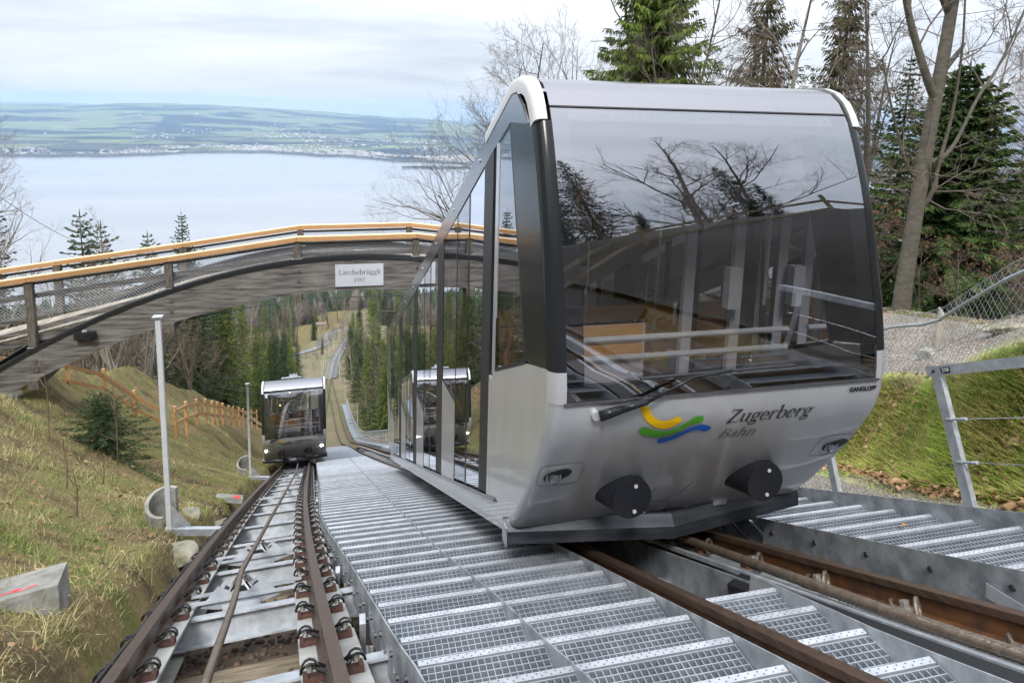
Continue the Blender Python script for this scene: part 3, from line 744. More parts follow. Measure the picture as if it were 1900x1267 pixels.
# black conduit along the outer rail
pts = [frame(XL, y, -G - .085, -.05 + .012 * math.sin(y * 2.3))[0] for y in np.arange(1.3, 12, .3)]
mb = MB(); mb.tube(pts, .014, 6)
for y in np.arange(2.2, 12, .55):
    p, T, S, Nn = frame(XL, y, -G - .085, -.05); mb.obox(p, (S, T, Nn), (.018, .012, .02))
tag(mb.build('cable_conduit', M['rubber']), 'thin black conduit running along the outer side of the left rail', 'conduit')

# ---------------------------------------------------------------- right-hand track
RT = empty('funicular_track', frame(XR, 2.0)[0], 'right funicular track with rusty rails running under the large car', 'track', 'funicular tracks')
ysr = ys_range(-12, 148)
for s in (-1, 1):
    mb = MB(); mb.sweep(RAILP, frames(XR, ysr, s * .555)); ro = sharp(mb.build('rail', [M['rail'], M['rail_rust']], RT, world=True), 50)
    # web and foot are rusty, the head is worn brown
    n = len(RAILP)
    mi = [0 if (i % n) in (0, 1, 2, 11, 12, 13) else 1 for i in range(len(ro.data.polygons))]
    ro.data.polygons.foreach_set('material_index', mi)
    mb = MB(); mb.sweep(BEARER, frames(XR, ys_range(-12, 60), s * .565, -.152)); mb.build('rail_bearer', M['galv'], RT, world=True)
def pig_clip():
    """curled spring clip with a pale bolt"""
    mb = MB(); mb.m = 0
    mb.tube([(-.03 + .04 * math.cos(a) - .03, -.10 + .045 * math.cos(a), -.095 + .045 * math.sin(a)) for a in np.linspace(-.9, 4.4, 14)], .010, 6)
    mb.tube([(-.06, -.07, -.13), (-.05, -.03, -.125), (-.03, .03, -.125), (-.055, .08, -.11), (-.03, .12, -.10), (.0, .15, -.105), (-.01, .17, -.13)], .010, 6)
    mb.m = 1; mb.disc((-.045, 0, -.108), (0, 0, 1), .034, .012, 14); mb.disc((-.045, 0, -.09), (0, 0, 1), .022, .03, 6)
    mb.m = 2; mb.box(-.075, .0, .03, .12, -.15, -.125)
    return mb.mesh('rail_clip', [M['cable'], M['bolt'], M['rail_rust']])
PIG = pig_clip()
right_rail = [c_ for c_ in RT.children if c_.name.startswith('rail') and 'bearer' not in c_.name][-1]
for y in np.arange(1.40, 6.5, .655):
    p, T, S, Nn = frame(XR, y, .555)
    o = bpy.data.objects.new('rail_clip', PIG); link(o, right_rail); o.matrix_basis = slat_matrix(p - S * .045, S, T, Nn) @ Matrix.Translation((0, 0, .04)) @ Matrix.Diagonal((1.3, 1.1, 1.3, 1))
for y in np.arange(1.2, 45, 1.72):
    p, T, S, Nn = frame(XR, y, 0, -.28)
    mb = MB(); mb.sweep(IBEAM, [(p - S * .53, T, Nn), (p + S * .53, T, Nn)]); mb.build('cross_beam', M['galv'], RT, world=True)
# guide channel beside the rope: dark rubber-topped beam and a pale plate
mb = MB(); mb.sweep([(-.085, -.05), (.03, 0), (.03, -.15), (-.085, -.16)], [(Vector((2.50 + 0.014 * y, y, zt(y) - .055)), Vector((1, 0, 0)), Vector((0, SLOPE, 1)).normalized()) for y in np.arange(.6, 3.7, .3)])
mb.build('guide_beam', M['rubber'], RT, world=True)
mb = MB(); mb.sweep([(0, 0), (.03, 0), (.03, -.03), (0, -.03)], [(Vector((2.535 + 0.014 * y, y, zt(y) - .045)), Vector((1, 0, 0)), Vector((0, SLOPE, 1)).normalized()) for y in np.arange(.6, 5.2, .3)])
mb.build('guide_flange', M['galv'], RT, world=True)
mb = MB(); mb.sweep([(0, 0), (.012, 0), (.012, -.34), (0, -.34)], [(Vector((2.52, y, zt(y) - .07)), Vector((1, 0, 0)), Vector((0, SLOPE, 1)).normalized()) for y in np.arange(3.4, 8, .4)])
mb.build('side_plate', M['galv_spangle'], RT, world=True)
for q in ((2.20, 3.75, -.30), (2.34, 3.55, -.30)):
    base = Vector((q[0], q[1], zt(q[1]) + q[2] - .12)); mb = MB(); mb.tube([base, base + Vector((0, 0, .16))], .012, 6); a_ = mb.build('anchor_bolt', M['bolt'], RT, world=True)
    mb = MB(); mb.tube([base + Vector((0, 0, .16)), base + Vector((0, 0, .20))], .016, 6); cp_ = mb.build('yellow_cap', M['logo_yellow'], RT, world=True)
cp = [(2.635, .5, zt(.5) - .02), (2.62, 2.04, zt(2.04) - .015), (2.62, 2.5, zt(2.5) - .01), (2.635, 3.04, zt(3.04)), (2.67, 3.6, zt(3.6)), (2.72, 4.4, zt(4.4)), (2.75, 8, zt(8) + .02)]
V, T_ = helix_cable(cp, .032, pitch=.20)
o = bpy.data.objects.new('haul_cable', np_mesh('haul_cable', V, T_, M['cable'])); COL.objects.link(o)
o.data.polygons.foreach_set('use_smooth', np.ones(len(o.data.polygons), bool))
tag(o, 'thick twisted haul cable beside the rusty right rail', 'cable', 'haul cables')
# lower single line seen far down the slope
FT = empty('funicular_track', (float(XL(146)), 146, float(zt(146))), 'far single track climbing between the woods below', 'track', 'funicular tracks')
yy = list(np.arange(146, 262, 3))
for s in (-1, 1):
    mb = MB(); mb.sweep([(-.06, .02), (.06, .02), (.06, -.15), (-.06, -.15)], frames(XL, yy, s * G)); mb.build('rail', M['rail'], FT, world=True)
    mb = MB(); mb.sweep([(-.16, 0), (.16, 0), (.16, -.3), (-.16, -.3)], frames(XL, yy, s * (G + .02), -.16)); mb.build('rail_bearer', M['galv'], FT, world=True)
for y in np.arange(147, 262, 2.2):
    p, T, S, Nn = frame(XL, y, 0, -.25); mb = MB(); mb.obox(p, (S, T, Nn), (.6, .14, .06)); mb.build('cross_beam', M['galv'], FT, world=True)
mb = MB(); mb.sweep([(0, 0), (.8, 0), (.8, -.12), (0, -.12)], frames(XL, yy, .95, -.05)); mb.build('side_walkway', M['interior_dark'], FT, world=True)

# ---------------------------------------------------------------- stepped grating walkways
RUN = 0.378; RISE = RUN * SLOPE
def grating(x0, x1, ya, z, depth=.40, cell=.034, holes=False, slope_dx=0.0):
    """one horizontal tread: nosing on its downhill edge (at y = ya), bars behind it"""
    mb = MB(); w_ = x1 - x0; h = .034
    yb = ya - depth
    mb.m = 1
    mb.box(x0, x1, ya - .034, ya, z - .022, z)
    mb.m = 0
    n = max(2, int(round(w_ / cell))); tk = .0021
    for i in range(n + 1):
        x = x0 + .003 + (w_ - .006) * i / n
        y0, y1 = yb, ya - .052
        mb.add([(x - tk, y0, z), (x + tk, y0, z), (x + tk, y1, z), (x - tk, y1, z), (x - tk, y0, z - h), (x + tk, y0, z - h), (x + tk, y1, z - h), (x - tk, y1, z - h)], [(0, 1, 2, 3), (0, 3, 7, 4), (1, 5, 6, 2)])
    k = max(2, int(round((depth - .052) / (cell * 1.1))))
    for j in range(k + 1):
        y = yb + (ya - .052 - yb) * j / k
        t_ = .0028
        mb.add([(x0, y - t_, z + .002), (x1, y - t_, z + .002), (x1, y + t_, z + .002), (x0, y + t_, z + .002), (x0, y - t_, z - h), (x1, y - t_, z - h), (x1, y + t_, z - h), (x0, y + t_, z - h)], [(0, 1, 2, 3), (0, 4, 5, 1), (3, 2, 6, 7)])
    if holes:
        mb.m = 2
        m_ = int(w_ / .042)
        for i in range(m_):
            for r_ in (0, 1):
                x = x0 + (i + .5 + .5 * r_) * w_ / (m_ + .5); y = ya - .010 - .015 * r_
                mb.add([(x - .0028, y - .0028, z + .0012), (x + .0028, y - .0028, z + .0012), (x + .0028, y + .0028, z + .0012), (x - .0028, y + .0028, z + .0012)], [(0, 1, 2, 3)])
    return mb
GM = [M['grate_bar'], M['galv_light'], M['rubber']]
def left_edge(y): return np.interp(y, [1, 2, 2.7, 3.17, 4.15, 4.91, 5.82, 7.46, 9.11, 14.6, 20, 29], [.42, .38, .34, .28, .19, .12, .03, -.14, -.28, -.45, -.66, -1.02])
def seam(y): return np.interp(y, [1, 2.28, 2.92, 3.77, 4.49, 5.3, 6.85, 9.04, 12.4, 20, 29], [1.02, .99, .96, .94, .90, .85, .81, .76, .69, .56, .42])
def right_edge(y): return np.minimum(1.77, XR(y) - .73)
def plate(name, edge, y0, y1, top, bot, thick, parent, m_=None, step=.3, side=1):
    ys = list(np.arange(y0, y1, step)) + [y1]; fr_ = []
    for y in ys:
        fr_.append((Vector((float(edge(y)), y, float(zt(y)))), Vector((1, 0, 0)), Vector((0, 0, 1))))
    mb = MB(); mb.sweep([(0, top), (thick * side, top), (thick * side, bot), (0, bot)], fr_)
    return mb.build(name, m_ or M['galv_spangle'], parent, world=True)
CW = empty('step_walkway', (.9, 2, zt(2)), 'wide two-lane galvanised grating stair between the two tracks', 'walkway', 'grating walkways')
y = 1.372 - 24 * RUN
k = 0
while y < 30:
    z = zt(y) - .004
    hole = 1 < y < 6
    gcell = .034 if y < 12 else .05
    grating(float(left_edge(y - .2)) + .006, float(seam(y - .2)) - .004, y, z, holes=hole, cell=gcell).build('step', GM, CW, world=True, fix=False)
    grating(float(seam(y - .2)) + .010, float(right_edge(y - .2)) - .006, y, z, holes=hole, cell=gcell).build('step', GM, CW, world=True, fix=False)
    y += RUN
plate('stringer', left_edge, -8, 30, .012, -.30, .008, CW, side=-1)
plate('stringer', seam, -8, 30, .010, -.22, .006, CW)
plate('stringer', right_edge, -8, 30, .012, -.24, .008, CW)
for y in np.arange(1.5, 12, RUN):         # bolt heads on the outer face of the stringer
    for dy_, dz_ in ((-.08, -.06), (-.26, -.13)):
        yy_ = y + dy_; x = float(left_edge(yy_)) - .014
        mb = MB(); mb.disc((x, yy_, zt(yy_) + dz_ - .05), (1, 0, 0), .016, .016, 6); mb.build('bolt', M['bolt_dark'], CW, world=True)
for y in np.arange(2.5, 14, 1.72):        # feet that carry the stringer
    x = float(left_edge(y)) - .03
    mb = MB(); mb.box(x - .04, x, y - .05, y + .05, zt(y) - .42, zt(y) - .16); mb.box(x - .10, x + .02, y - .06, y + .06, zt(y) - .44, zt(y) - .42); mb.build('stringer_foot', M['galv'], CW, world=True)
# low platform that continues the stair under the distant car's side
xs = list(np.arange(30, 60, 2.0))
mb = MB(); b0 = 0
vs = []; fs = []
for i, yy_ in enumerate(xs):
    vs += [(float(left_edge(29)) - .03 * (yy_ - 29), yy_, zt(yy_)), (float(XR(yy_)) - .73, yy_, zt(yy_))]
    if i: fs.append((2 * i - 2, 2 * i - 1, 2 * i + 1, 2 * i))
mb.add(vs, fs); mb.build('platform_plate', M['grate_bar'], CW, world=True)

# steps between the rails of the right track
BW = empty('step_walkway', (2.2, 1.5, zt(1.5)), 'narrow grating stair between the rusty rails at the lower edge', 'walkway', 'grating walkways')
y = 3.10
while y > .9:
    x1 = float(np.interp(y, [1, 2.2, 2.7, 3.1], [2.29, 2.335, 2.40, 2.45]))
    grating(2.005, x1, y, zt(y) - .012, holes=True).build('step', GM, BW, world=True, fix=False); y -= RUN
plate('stringer', lambda y: np.interp(y, [1, 2.2, 2.7, 3.3], [2.30, 2.345, 2.41, 2.47]), .8, 3.35, .005, -.25, .006, BW, M['galv'])
plate('stringer', lambda y: 1.998, .8, 3.2, -.06, -.28, .004, BW, M['galv'])

# right-hand walkway with railing
RW = empty('step_walkway', (4.3, 3, zt(3)), 'galvanised grating stair right of the large car, below the grass bank', 'walkway', 'grating walkways')
def rwi(y): return XR(y) + 1.18
def rwo(y): return XR(y) + np.interp(y, [18, 24], [2.44, 1.95])
y = .95
while y < 100:
    hole = y < 5
    if y > 45: break
    grating(float(rwi(y - .2)) + .012, float(rwo(y - .2)) - .006, y, zt(y) - .03, depth=.40 if y < 18 else .39, holes=hole, cell=.034 if y < 7 else .09).build('step', GM, RW, world=True, fix=False)
    y += RUN
plate('stringer', rwi, .5, 4.86, .012, -.36, .008, RW)
plate('stringer', lambda y: rwi(y) + .05, 4.9, 118, .0, -.36, .008, RW, step=.6)
plate('stringer', rwo, .5, 118, .075, -.20, .008, RW, step=.6)
for y in np.arange(1.1, 4.8, .52):
    for dy_, dz_ in ((0, -.10), (.26, -.25)):
        yy_ = y + dy_
        mb = MB(); mb.disc((3.675, yy_, zt(yy_) + dz_), (1, 0, 0), .019, .022, 6); mb.build('bolt', M['bolt_dark'], RW, world=True)
mb = MB(); mb.beam((3.668, 2.80, zt(2.80) - .15), (3.668, 2.35, zt(2.35) - .32), .006, .085, (0, .7, .7)); mb.build('brace_plate', M['galv'], RW, world=True)

mb = MB(); vs = []; fs = []
for i, yy_ in enumerate(np.arange(45.2, 118, 1.5)):
    vs += [(float(rwi(yy_)), yy_, zt(yy_) - .03), (float(rwo(yy_)), yy_, zt(yy_) - .03)]
    if i: fs.append((2 * i - 2, 2 * i - 1, 2 * i + 1, 2 * i))
mb.add(vs, fs); mb.build('far_treads', M['grate_bar'], RW, world=True)
RL_ = empty('stair_railing', (4.97, 4.0, zt(4.0)), 'galvanised railing with flat top bar, wire ropes and a small black number tag', 'railing')
nrm = Vector((0, SLOPE, 1)).normalized()
def rail_post(y, h=1.115, parent=RL_):
    b_ = Vector((4.955, y, zt(y) + .01)); t_ = b_ + nrm * h
    mb = MB(); tdir = Vector((0, 1, -SLOPE)).normalized()
    mb.obox((b_ + t_) / 2, (Vector((1, 0, 0)), tdir, nrm), (.004, .045, h / 2)); mb.obox((b_ + t_) / 2 + Vector((.022, 0, 0)) - tdir * .041, (Vector((1, 0, 0)), tdir, nrm), (.022, .004, h / 2))
    return mb.build('railing_post', M['galv'], parent, world=True), b_, t_
for y in (4.0, 2.45, .9):
    po, b_, t_ = rail_post(y)
    for hh in (.40, .74):
        p = b_ + nrm * hh
        mb = MB(); tdir = Vector((0, -1, SLOPE)).normalized()
        if y == 4.0:
            mb.tube([p, p + tdir * .05, p + tdir * .051, p + tdir * .14], [.014, .014, .010, .010], 8); mb.tube([p + tdir * .14, p + tdir * .19], .016, 6)
            mb.build('turnbuckle', M['galv'], po)
a = Vector((4.955, 4.0, zt(4.0) + .01)) + nrm * 1.14; tdir = Vector((0, -1, SLOPE)).normalized()
mb = MB(); mb.obox(a + tdir * 1.9 - tdir * .04, (Vector((1, 0, 0)), tdir, nrm), (.005, 1.95, .042)); mb.obox(a + tdir * 1.86 + Vector((.03, 0, 0)) + nrm * .038, (Vector((1, 0, 0)), tdir, nrm), (.03, 1.95, .004))
mb.build('top_bar', M['galv'], RL_, world=True)
for hh in (.40, .74):
    p = Vector((4.955, 4.0, zt(4.0) + .01)) + nrm * hh
    mb = MB(); mb.tube([p + tdir * .18, p + tdir * 3.6], .0035, 5); mb.build('wire_rope', M['steel'], RL_, world=True)
mb = MB(); mb.obox(a + tdir * .115 - Vector((.007, 0, 0)), (Vector((1, 0, 0)), tdir, nrm), (.0015, .045, .024)); tg = mb.build('number_tag', M['letter_black'], RL_, world=True)
mb = MB(); mb.disc(a + tdir * -.005 - Vector((.01, 0, 0)), (1, 0, 0), .013, .02, 6); mb.build('bolt', M['bolt_dark'], RL_, world=True)
def solid_text(name, cu):
    tmp = bpy.data.objects.new(name, cu); COL.objects.link(tmp); bpy.context.view_layer.update()
    me = bpy.data.meshes.new_from_object(tmp.evaluated_get(bpy.context.evaluated_depsgraph_get()))
    bpy.data.objects.remove(tmp)
    o = bpy.data.objects.new(name, me); COL.objects.link(o); return o
def font(name, body, m_, size, M4, parent, extrude=.0006, bold=0.0):
    cu = bpy.data.curves.new(name, 'FONT'); cu.body = body; cu.size = size; cu.extrude = extrude; cu.offset = bold
    cu.align_x = 'CENTER'; cu.align_y = 'CENTER'; cu.materials.append(m_)
    o = solid_text(name, cu); o.parent = parent
    o.matrix_parent_inverse = parent_matrix(parent).inverted(); o.matrix_basis = M4
    return o
pt = a + tdir * .115 - Vector((.0095, 0, 0))
Xn = Vector((-1, 0, 0)); 
M4 = Matrix(((tdir.x, nrm.x, Xn.x, pt.x), (tdir.y, nrm.y, Xn.y, pt.y), (tdir.z, nrm.z, Xn.z, pt.z), (0, 0, 0, 1)))
font('number', '210', M['letter_white'], .046, M4, RL_, bold=.001)

RL2 = empty('stair_railing', (4.97, 5.4, zt(5.4)), 'railing of upright galvanised bars along the far right stair', 'railing')
rail_post(5.45, 1.1, RL2)
def rwp(y, up): 
    p, T, S, Nn = frame(XR, y, float(rwo(y) - XR(y)) + .02); return p + Vector((0, 0, up))
mb = MB(); mb.tube([rwp(y, 1.12) for y in np.arange(14, 118, 1.2)], .035, 5); mb.build('top_bar', M['galv'], RL2, world=True)
mb = MB(); mb.tube([rwp(y, .30) for y in np.arange(14, 118, 1.2)], .025, 5); mb.build('lower_bar', M['galv'], RL2, world=True)
for y in np.arange(14, 118, 1.3):
    mb = MB(); mb.beam(rwp(y, -.05), rwp(y, 1.12), .05, .03, (0, 1, 0)); mb.build('baluster', M['galv'], RL2, world=True)
# ------------------------------------------------------------------ hand-drawn serif lettering
def arc(cx_, cy_, rx, ry, a0, a1, thick, thin, n=14):
    r_ = []
    for a in np.linspace(RAD(a0), RAD(a1), n):
        r_.append((cx_ + rx * math.cos(a), cy_ + ry * math.sin(a), thin + (thick - thin) * abs(math.cos(a)) ** 1.3))
    return r_
TK, TN = .115, .035
def ln(x0, y0, x1, y1, w_): return [(x0, y0, w_), (x1, y1, w_)]
def stem(x, y0, y1, foot=True, top=True):
    s = [ln(x, y0, x, y1, TK)]
    if foot: s.append(ln(x - .10, y0 + .015, x + .10, y0 + .015, TN))
    if top: s.append([(x - .11, y1 - .06, .02), (x - .03, y1 - .015, .05), (x + .05, y1 - .01, .03)])
    return s
def _n(x): return stem(x, 0, .48) + [[(x + .05, .36, .03), (x + .13, .45, .05), (x + .22, .46, .07), (x + .29, .40, TK * .9), (x + .31, .30, TK), (x + .31, 0, TK)], ln(x + .21, .015, x + .41, .015, TN)]
def _g(x): return [arc(x + .20, .32, .145, .145, 0, 360, TK * .85, TN, 20), [(x + .32, .42, .04), (x + .40, .47, .06), (x + .45, .46, .07)],
                   [(x + .12, .19, .03), (x + .07, .10, .06), (x + .12, .04, .08), (x + .30, .025, .10), (x + .39, -.04, .07)], arc(x + .21, -.10, .19, .10, 10, 370, .06, TN + .015, 20)]
GL = {
 'Z': (.60, lambda: [ln(.06, .69, .56, .69, TN + .02), ln(.02, .02, .54, .02, TN + .02), ln(.47, .68, .10, .03, TK + .03), ln(.06, .70, .05, .53, TN), ln(.54, .01, .57, .19, TN)]),
 'u': (.56, lambda: [ln(.12, .48, .12, .15, TK), [(.12, .15, TK), (.16, .05, .09), (.25, .02, .06), (.34, .07, .04), (.40, .14, .03)], ln(.42, .48, .42, .0, TK), ln(.02, .465, .12, .465, TN), ln(.32, .465, .42, .465, TN), ln(.42, .015, .52, .015, TN)]),
 'g': (.47, lambda: _g(0)),
 'e': (.45, lambda: [arc(.22, .24, .16, .235, 5, 320, TK, TN + .01, 22), ln(.08, .27, .38, .27, TN)]),
 'r': (.40, lambda: stem(.12, 0, .48) + [[(.17, .34, .03), (.23, .44, .05), (.30, .46, .08), (.35, .43, .10)]]),
 'b': (.52, lambda: stem(.11, .02, .74, False) + [arc(.26, .24, .18, .235, -170, 170, TK, TN, 22)]),
 'B': (.62, lambda: stem(.14, 0, .70, True, False) + [ln(.04, .685, .30, .685, TN), arc(.28, .53, .20, .155, 90, -90, TK, TN, 14), arc(.30, .19, .24, .175, 90, -90, TK, TN, 14), ln(.14, .37, .30, .37, TN), ln(.10, .015, .32, .015, TN)]),
 'a': (.47, lambda: [[(.08, .37, .09), (.13, .45, .05), (.22, .47, .05), (.31, .42, .09), (.32, .32, TK), (.32, .08, TK), (.37, .02, .05), (.43, .05, .03)], arc(.19, .135, .12, .115, 60, 330, TK * .8, TN, 16), ln(.18, .26, .31, .30, TN)]),
 'h': (.57, lambda: stem(.11, 0, .74) + _n(.11)[2:] + _n(.11)[3:]),
 'n': (.56, lambda: _n(.11)),
 'L': (.54, lambda: stem(.14, 0, .70, True, False) + [ln(.03, .685, .25, .685, TN), ln(.14, .018, .48, .018, TN), ln(.48, 0, .50, .19, TN + .01)]),
 'c': (.43, lambda: [arc(.22, .24, .16, .235, 35, 325, TK, TN, 22), [(.33, .38, .09), (.35, .35, .09)]]),
 'l': (.26, lambda: stem(.13, 0, .74)),
 'i': (.26, lambda: stem(.13, 0, .48) + [ln(.13, .60, .13, .70, .10)]),
 '1': (.38, lambda: stem(.19, 0, .66)),
 '9': (.48, lambda: [arc(.23, .46, .145, .19, 0, 360, TK * .8, TN, 20), [(.37, .46, .1), (.35, .25, .1), (.25, .08, .06), (.12, .01, .04)]]),
 '7': (.45, lambda: [ln(.05, .63, .42, .63, .06), [(.40, .62, .05), (.26, .32, .08), (.20, 0, .10)], ln(.06, .66, .05, .52, TN)]),
}
GL['ä'] = (.47, lambda: GL['a'][1]() + [ln(.12, .60, .12, .69, .09), ln(.30, .60, .30, .69, .09)])
GL['ü'] = (.56, lambda: GL['u'][1]() + [ln(.16, .60, .16, .69, .09), ln(.38, .60, .38, .69, .09)])
def lettering(text, thin=1.0):
    """flat polygons (u, v) for a line of text, em units, start at 0"""
    x = 0.0; quads = []
    for ch in text:
        if ch == ' ': x += .3; continue
        adv, fn = GL[ch]
        for st in fn():
            pts = [(p[0] + x, p[1], p[2] * thin) for p in st]
            prev = None
            for i in range(len(pts)):
                a_ = pts[max(i - 1, 0)]; b_ = pts[min(i + 1, len(pts) - 1)]
                tx_, ty_ = b_[0] - a_[0], b_[1] - a_[1]; l_ = math.hypot(tx_, ty_) or 1
                nx_, ny_ = -ty_ / l_, tx_ / l_; w_ = pts[i][2] / 2
                cur = ((pts[i][0] + nx_ * w_, pts[i][1] + ny_ * w_), (pts[i][0] - nx_ * w_, pts[i][1] - ny_ * w_))
                if prev: quads.append((prev[0], prev[1], cur[1], cur[0]))
                prev = cur
        x += adv
    return quads, x
def text_mesh(name, text, m_, size, fn, parent, shear=0.0, thin=1.0, world=False):
    """fn maps (u, v) in metres to a 3-D point"""
    q, wd = lettering(text, thin); mb = MB()
    for i, poly in enumerate(q):
        d_ = (i % 5) * 0.00012
        vs = [fn((u + shear * v) * size, v * size, d_) for u, v in poly]
        mb.add(vs, [(0, 1, 2, 3)])
    return mb.build(name, m_, parent, world=world, fix=False), wd * size

# ------------------------------------------------------------------ timber arch bridge
BY = 18.0
BR = empty('arch_bridge', (-7.6, BY + .8, -7.4), 'grey timber arch footbridge with fresh larch handrails crossing above both tracks', 'bridge')
BXs = list(np.linspace(-9.6, 10.8, 44))
def atop(x): return -3.855 - 0.0362 * (x - .5) ** 2
def abot(x): return -4.755 - 0.0342 * (x - .45) ** 2
for y0 in (BY, BY + 1.75):
    mb = MB()
    vs = []; fs = []
    for i, x in enumerate(BXs):
        vs += [(x, y0, atop(x)), (x, y0 + .17, atop(x)), (x, y0 + .17, abot(x)), (x, y0, abot(x))]
        if i:
            a = 4 * (i - 1); b_ = 4 * i
            fs += [(a + j, a + (j + 1) % 4, b_ + (j + 1) % 4, b_ + j) for j in range(4)]
    fs += [(0, 1, 2, 3), (len(vs) - 1, len(vs) - 2, len(vs) - 3, len(vs) - 4)]
    mb.add(vs, fs); mb.build('arch_beam', M['wood_old'], BR, world=True)
    mb = MB(); mb.sweep([(-.03, .03), (.20, .03), (.20, .0), (.0, .0), (.0, -.07), (-.03, -.07)], [(Vector((x, y0, atop(x) + .003)), Vector((0, 1, 0)), Vector((0, 0, 1))) for x in BXs]); mb.build('cover_strip', M['black_matte'], BR, world=True)
PX = [-10.15, -7.1, -4.05, -1.0, 2.05, 5.1, 8.15, 10.7]
RZ = [-4.60, -4.16, -3.75, -3.31, -3.275, -3.66, -4.1, -4.5]
def rzz(x): return float(np.interp(x, PX, RZ))
DX = [-12.5, -10.1, -7.9, -5.2, -3.7, -1, .6, 2.2, 5, 7, 9, 12]
DZ = [-6.9, -6.35, -5.80, -5.15, -4.68, -4.14, -4.02, -4.14, -4.62, -5.1, -5.6, -6.2]
def dzz(x): return float(np.interp(x, DX, DZ))
for side, y0 in ((0, BY + .08), (1, BY + 1.86)):
    for i, x in enumerate(PX):
        mb = MB(); zb = atop(x) + .036
        yy_ = BY + .02 if side == 0 else BY + 1.77
        mb.obox((x, yy_ + .06, (zb + rzz(x) - .12) / 2), ((1, 0, 0), (0, 1, 0), (0, 0, 1)), (.085, .085, (rzz(x) - .12 - zb) / 2))
        mb.build('bridge_post', M['wood_post'], BR, world=True)
        mb = MB(); mb.box(x - .12, x + .12, yy_ - .045, yy_ + .165, atop(x) + .045, atop(x) + .052); mb.build('post_flashing', M['galv'], BR, world=True)
    for i in range(len(PX) - 1):
        a = Vector((PX[i], y0 - .03, RZ[i])); b_ = Vector((PX[i + 1], y0 - .03, RZ[i + 1]))
        gap = (b_ - a).normalized() * .003
        mb = MB(); mb.beam(a + gap - Vector((0, 0, .062)), b_ - gap - Vector((0, 0, .062)), .20, .10); mb.build('handrail', M['wood_new'], BR, world=True)
        mb = MB(); mb.beam(a + gap - Vector((0, 0, .004)), b_ - gap - Vector((0, 0, .004)), .204, .012); mb.build('handrail_cap', M['wood_pale'], BR, world=True)
        for off, hh in ((.20, .06), (.50, .13), (.98, .12)):
            q0 = a - Vector((0, 0, off)) + Vector((0, .10, 0)); q1 = b_ - Vector((0, 0, off)) + Vector((0, .10, 0))
            if off > .9: q0.z = dzz(q0.x) + .12; q1.z = dzz(q1.x) + .12
            mb = MB(); mb.beam(q0 + gap * 3, q1 - gap * 3, .035, hh); mb.build('railing_board', M['wood_old'], BR, world=True)
        # wire mesh panel
        if PX[i] < 5:
            mb = MB(); n = 36
            for k in range(-10, n):
                for dr in (1, -1):
                    s0 = k / n; s1 = (k + 10) / n
                    pp = []
                    for s in (s0, s1):
                        sc_ = min(max(s, 0), 1); f_ = (sc_ - s0) / (s1 - s0)
                        if dr < 0: f_ = 1 - f_
                        base = a.lerp(b_, sc_); lo_ = max(dzz(base.x) + .10, base.z - 1.0)
                        pp.append(Vector((base.x, base.y + .075, lo_ + (base.z - .17 - lo_) * f_)))
                    mb.tube(pp, .0035, 3, cap=False)
            mb.build('mesh_panel', M['galv'], BR, world=True, fix=False)
n = 0
x = -12.0
while x < 11.5:                      # deck boards
    z = dzz(x); z2 = dzz(x + .138)
    mb = MB(); mb.beam((x, BY + .95, z), (x, BY + .95, z), .1, .1) if False else None
    d_ = Vector((.138, 0, z2 - z)).normalized(); up_ = Vector((-d_.z, 0, d_.x))
    mb.obox((x + .067, BY + .95, (z + z2) / 2 - .02 + R.uniform(-.003, .003)), (d_, Vector((0, 1, 0)), up_), (.066, .74, .022))
    mb.build('deck_board', M['wood_deck'], BR, world=True); x += .145
for y0 in (BY + .24, BY + 1.66):
    mb = MB(); mb.sweep([(-.05, 0), (.05, 0), (.05, -.16), (-.05, -.16)], [(Vector((x, y0, dzz(x) - .05)), Vector((0, 1, 0)), Vector((0, 0, 1))) for x in np.linspace(-12.2, 11.4, 30)]); mb.build('deck_joist', M['wood_old'], BR, world=True)
for x in PX[1:-1]:                   # bolt heads and cross members below
    for dz_ in (.30, .58):
        mb = MB(); mb.disc((x + .03, BY - .008, atop(x) - dz_ * .9), (0, 1, 0), .045, .03, 12); mb.build('bolt_washer', M['wood_post'], BR, world=True)
    mb = MB(); mb.box(x - .13, x + .09, BY - .12, BY + 2.05, abot(x) - .20, abot(x) + .02); mb.build('cross_member', M['wood_post'], BR, world=True)
for y0 in (BY + .1, BY + 1.85):
    mb = MB(); mb.tube([(-4.0, y0, abot(-4) + .02), (-1.0, y0, abot(-1.0) - .14), (2.05, y0, abot(2.05) - .14), (5.1, y0, abot(5.1) + .02)], .014, 6); mb.build('tie_rod', M['black_matte'], BR, world=True)
for sx, x in ((-1, -8.2), (1, 9.6)):
    mb = MB(); zg = gz(x, BY + .9); zg = min(zg, abot(x))
    mb.box(x - .9, x + .5, BY - .15, BY + 2.1, zg - 1.2, abot(x) - .05 if sx < 0 else abot(x) - .02); mb.build('abutment', M['concrete'], BR, world=True)
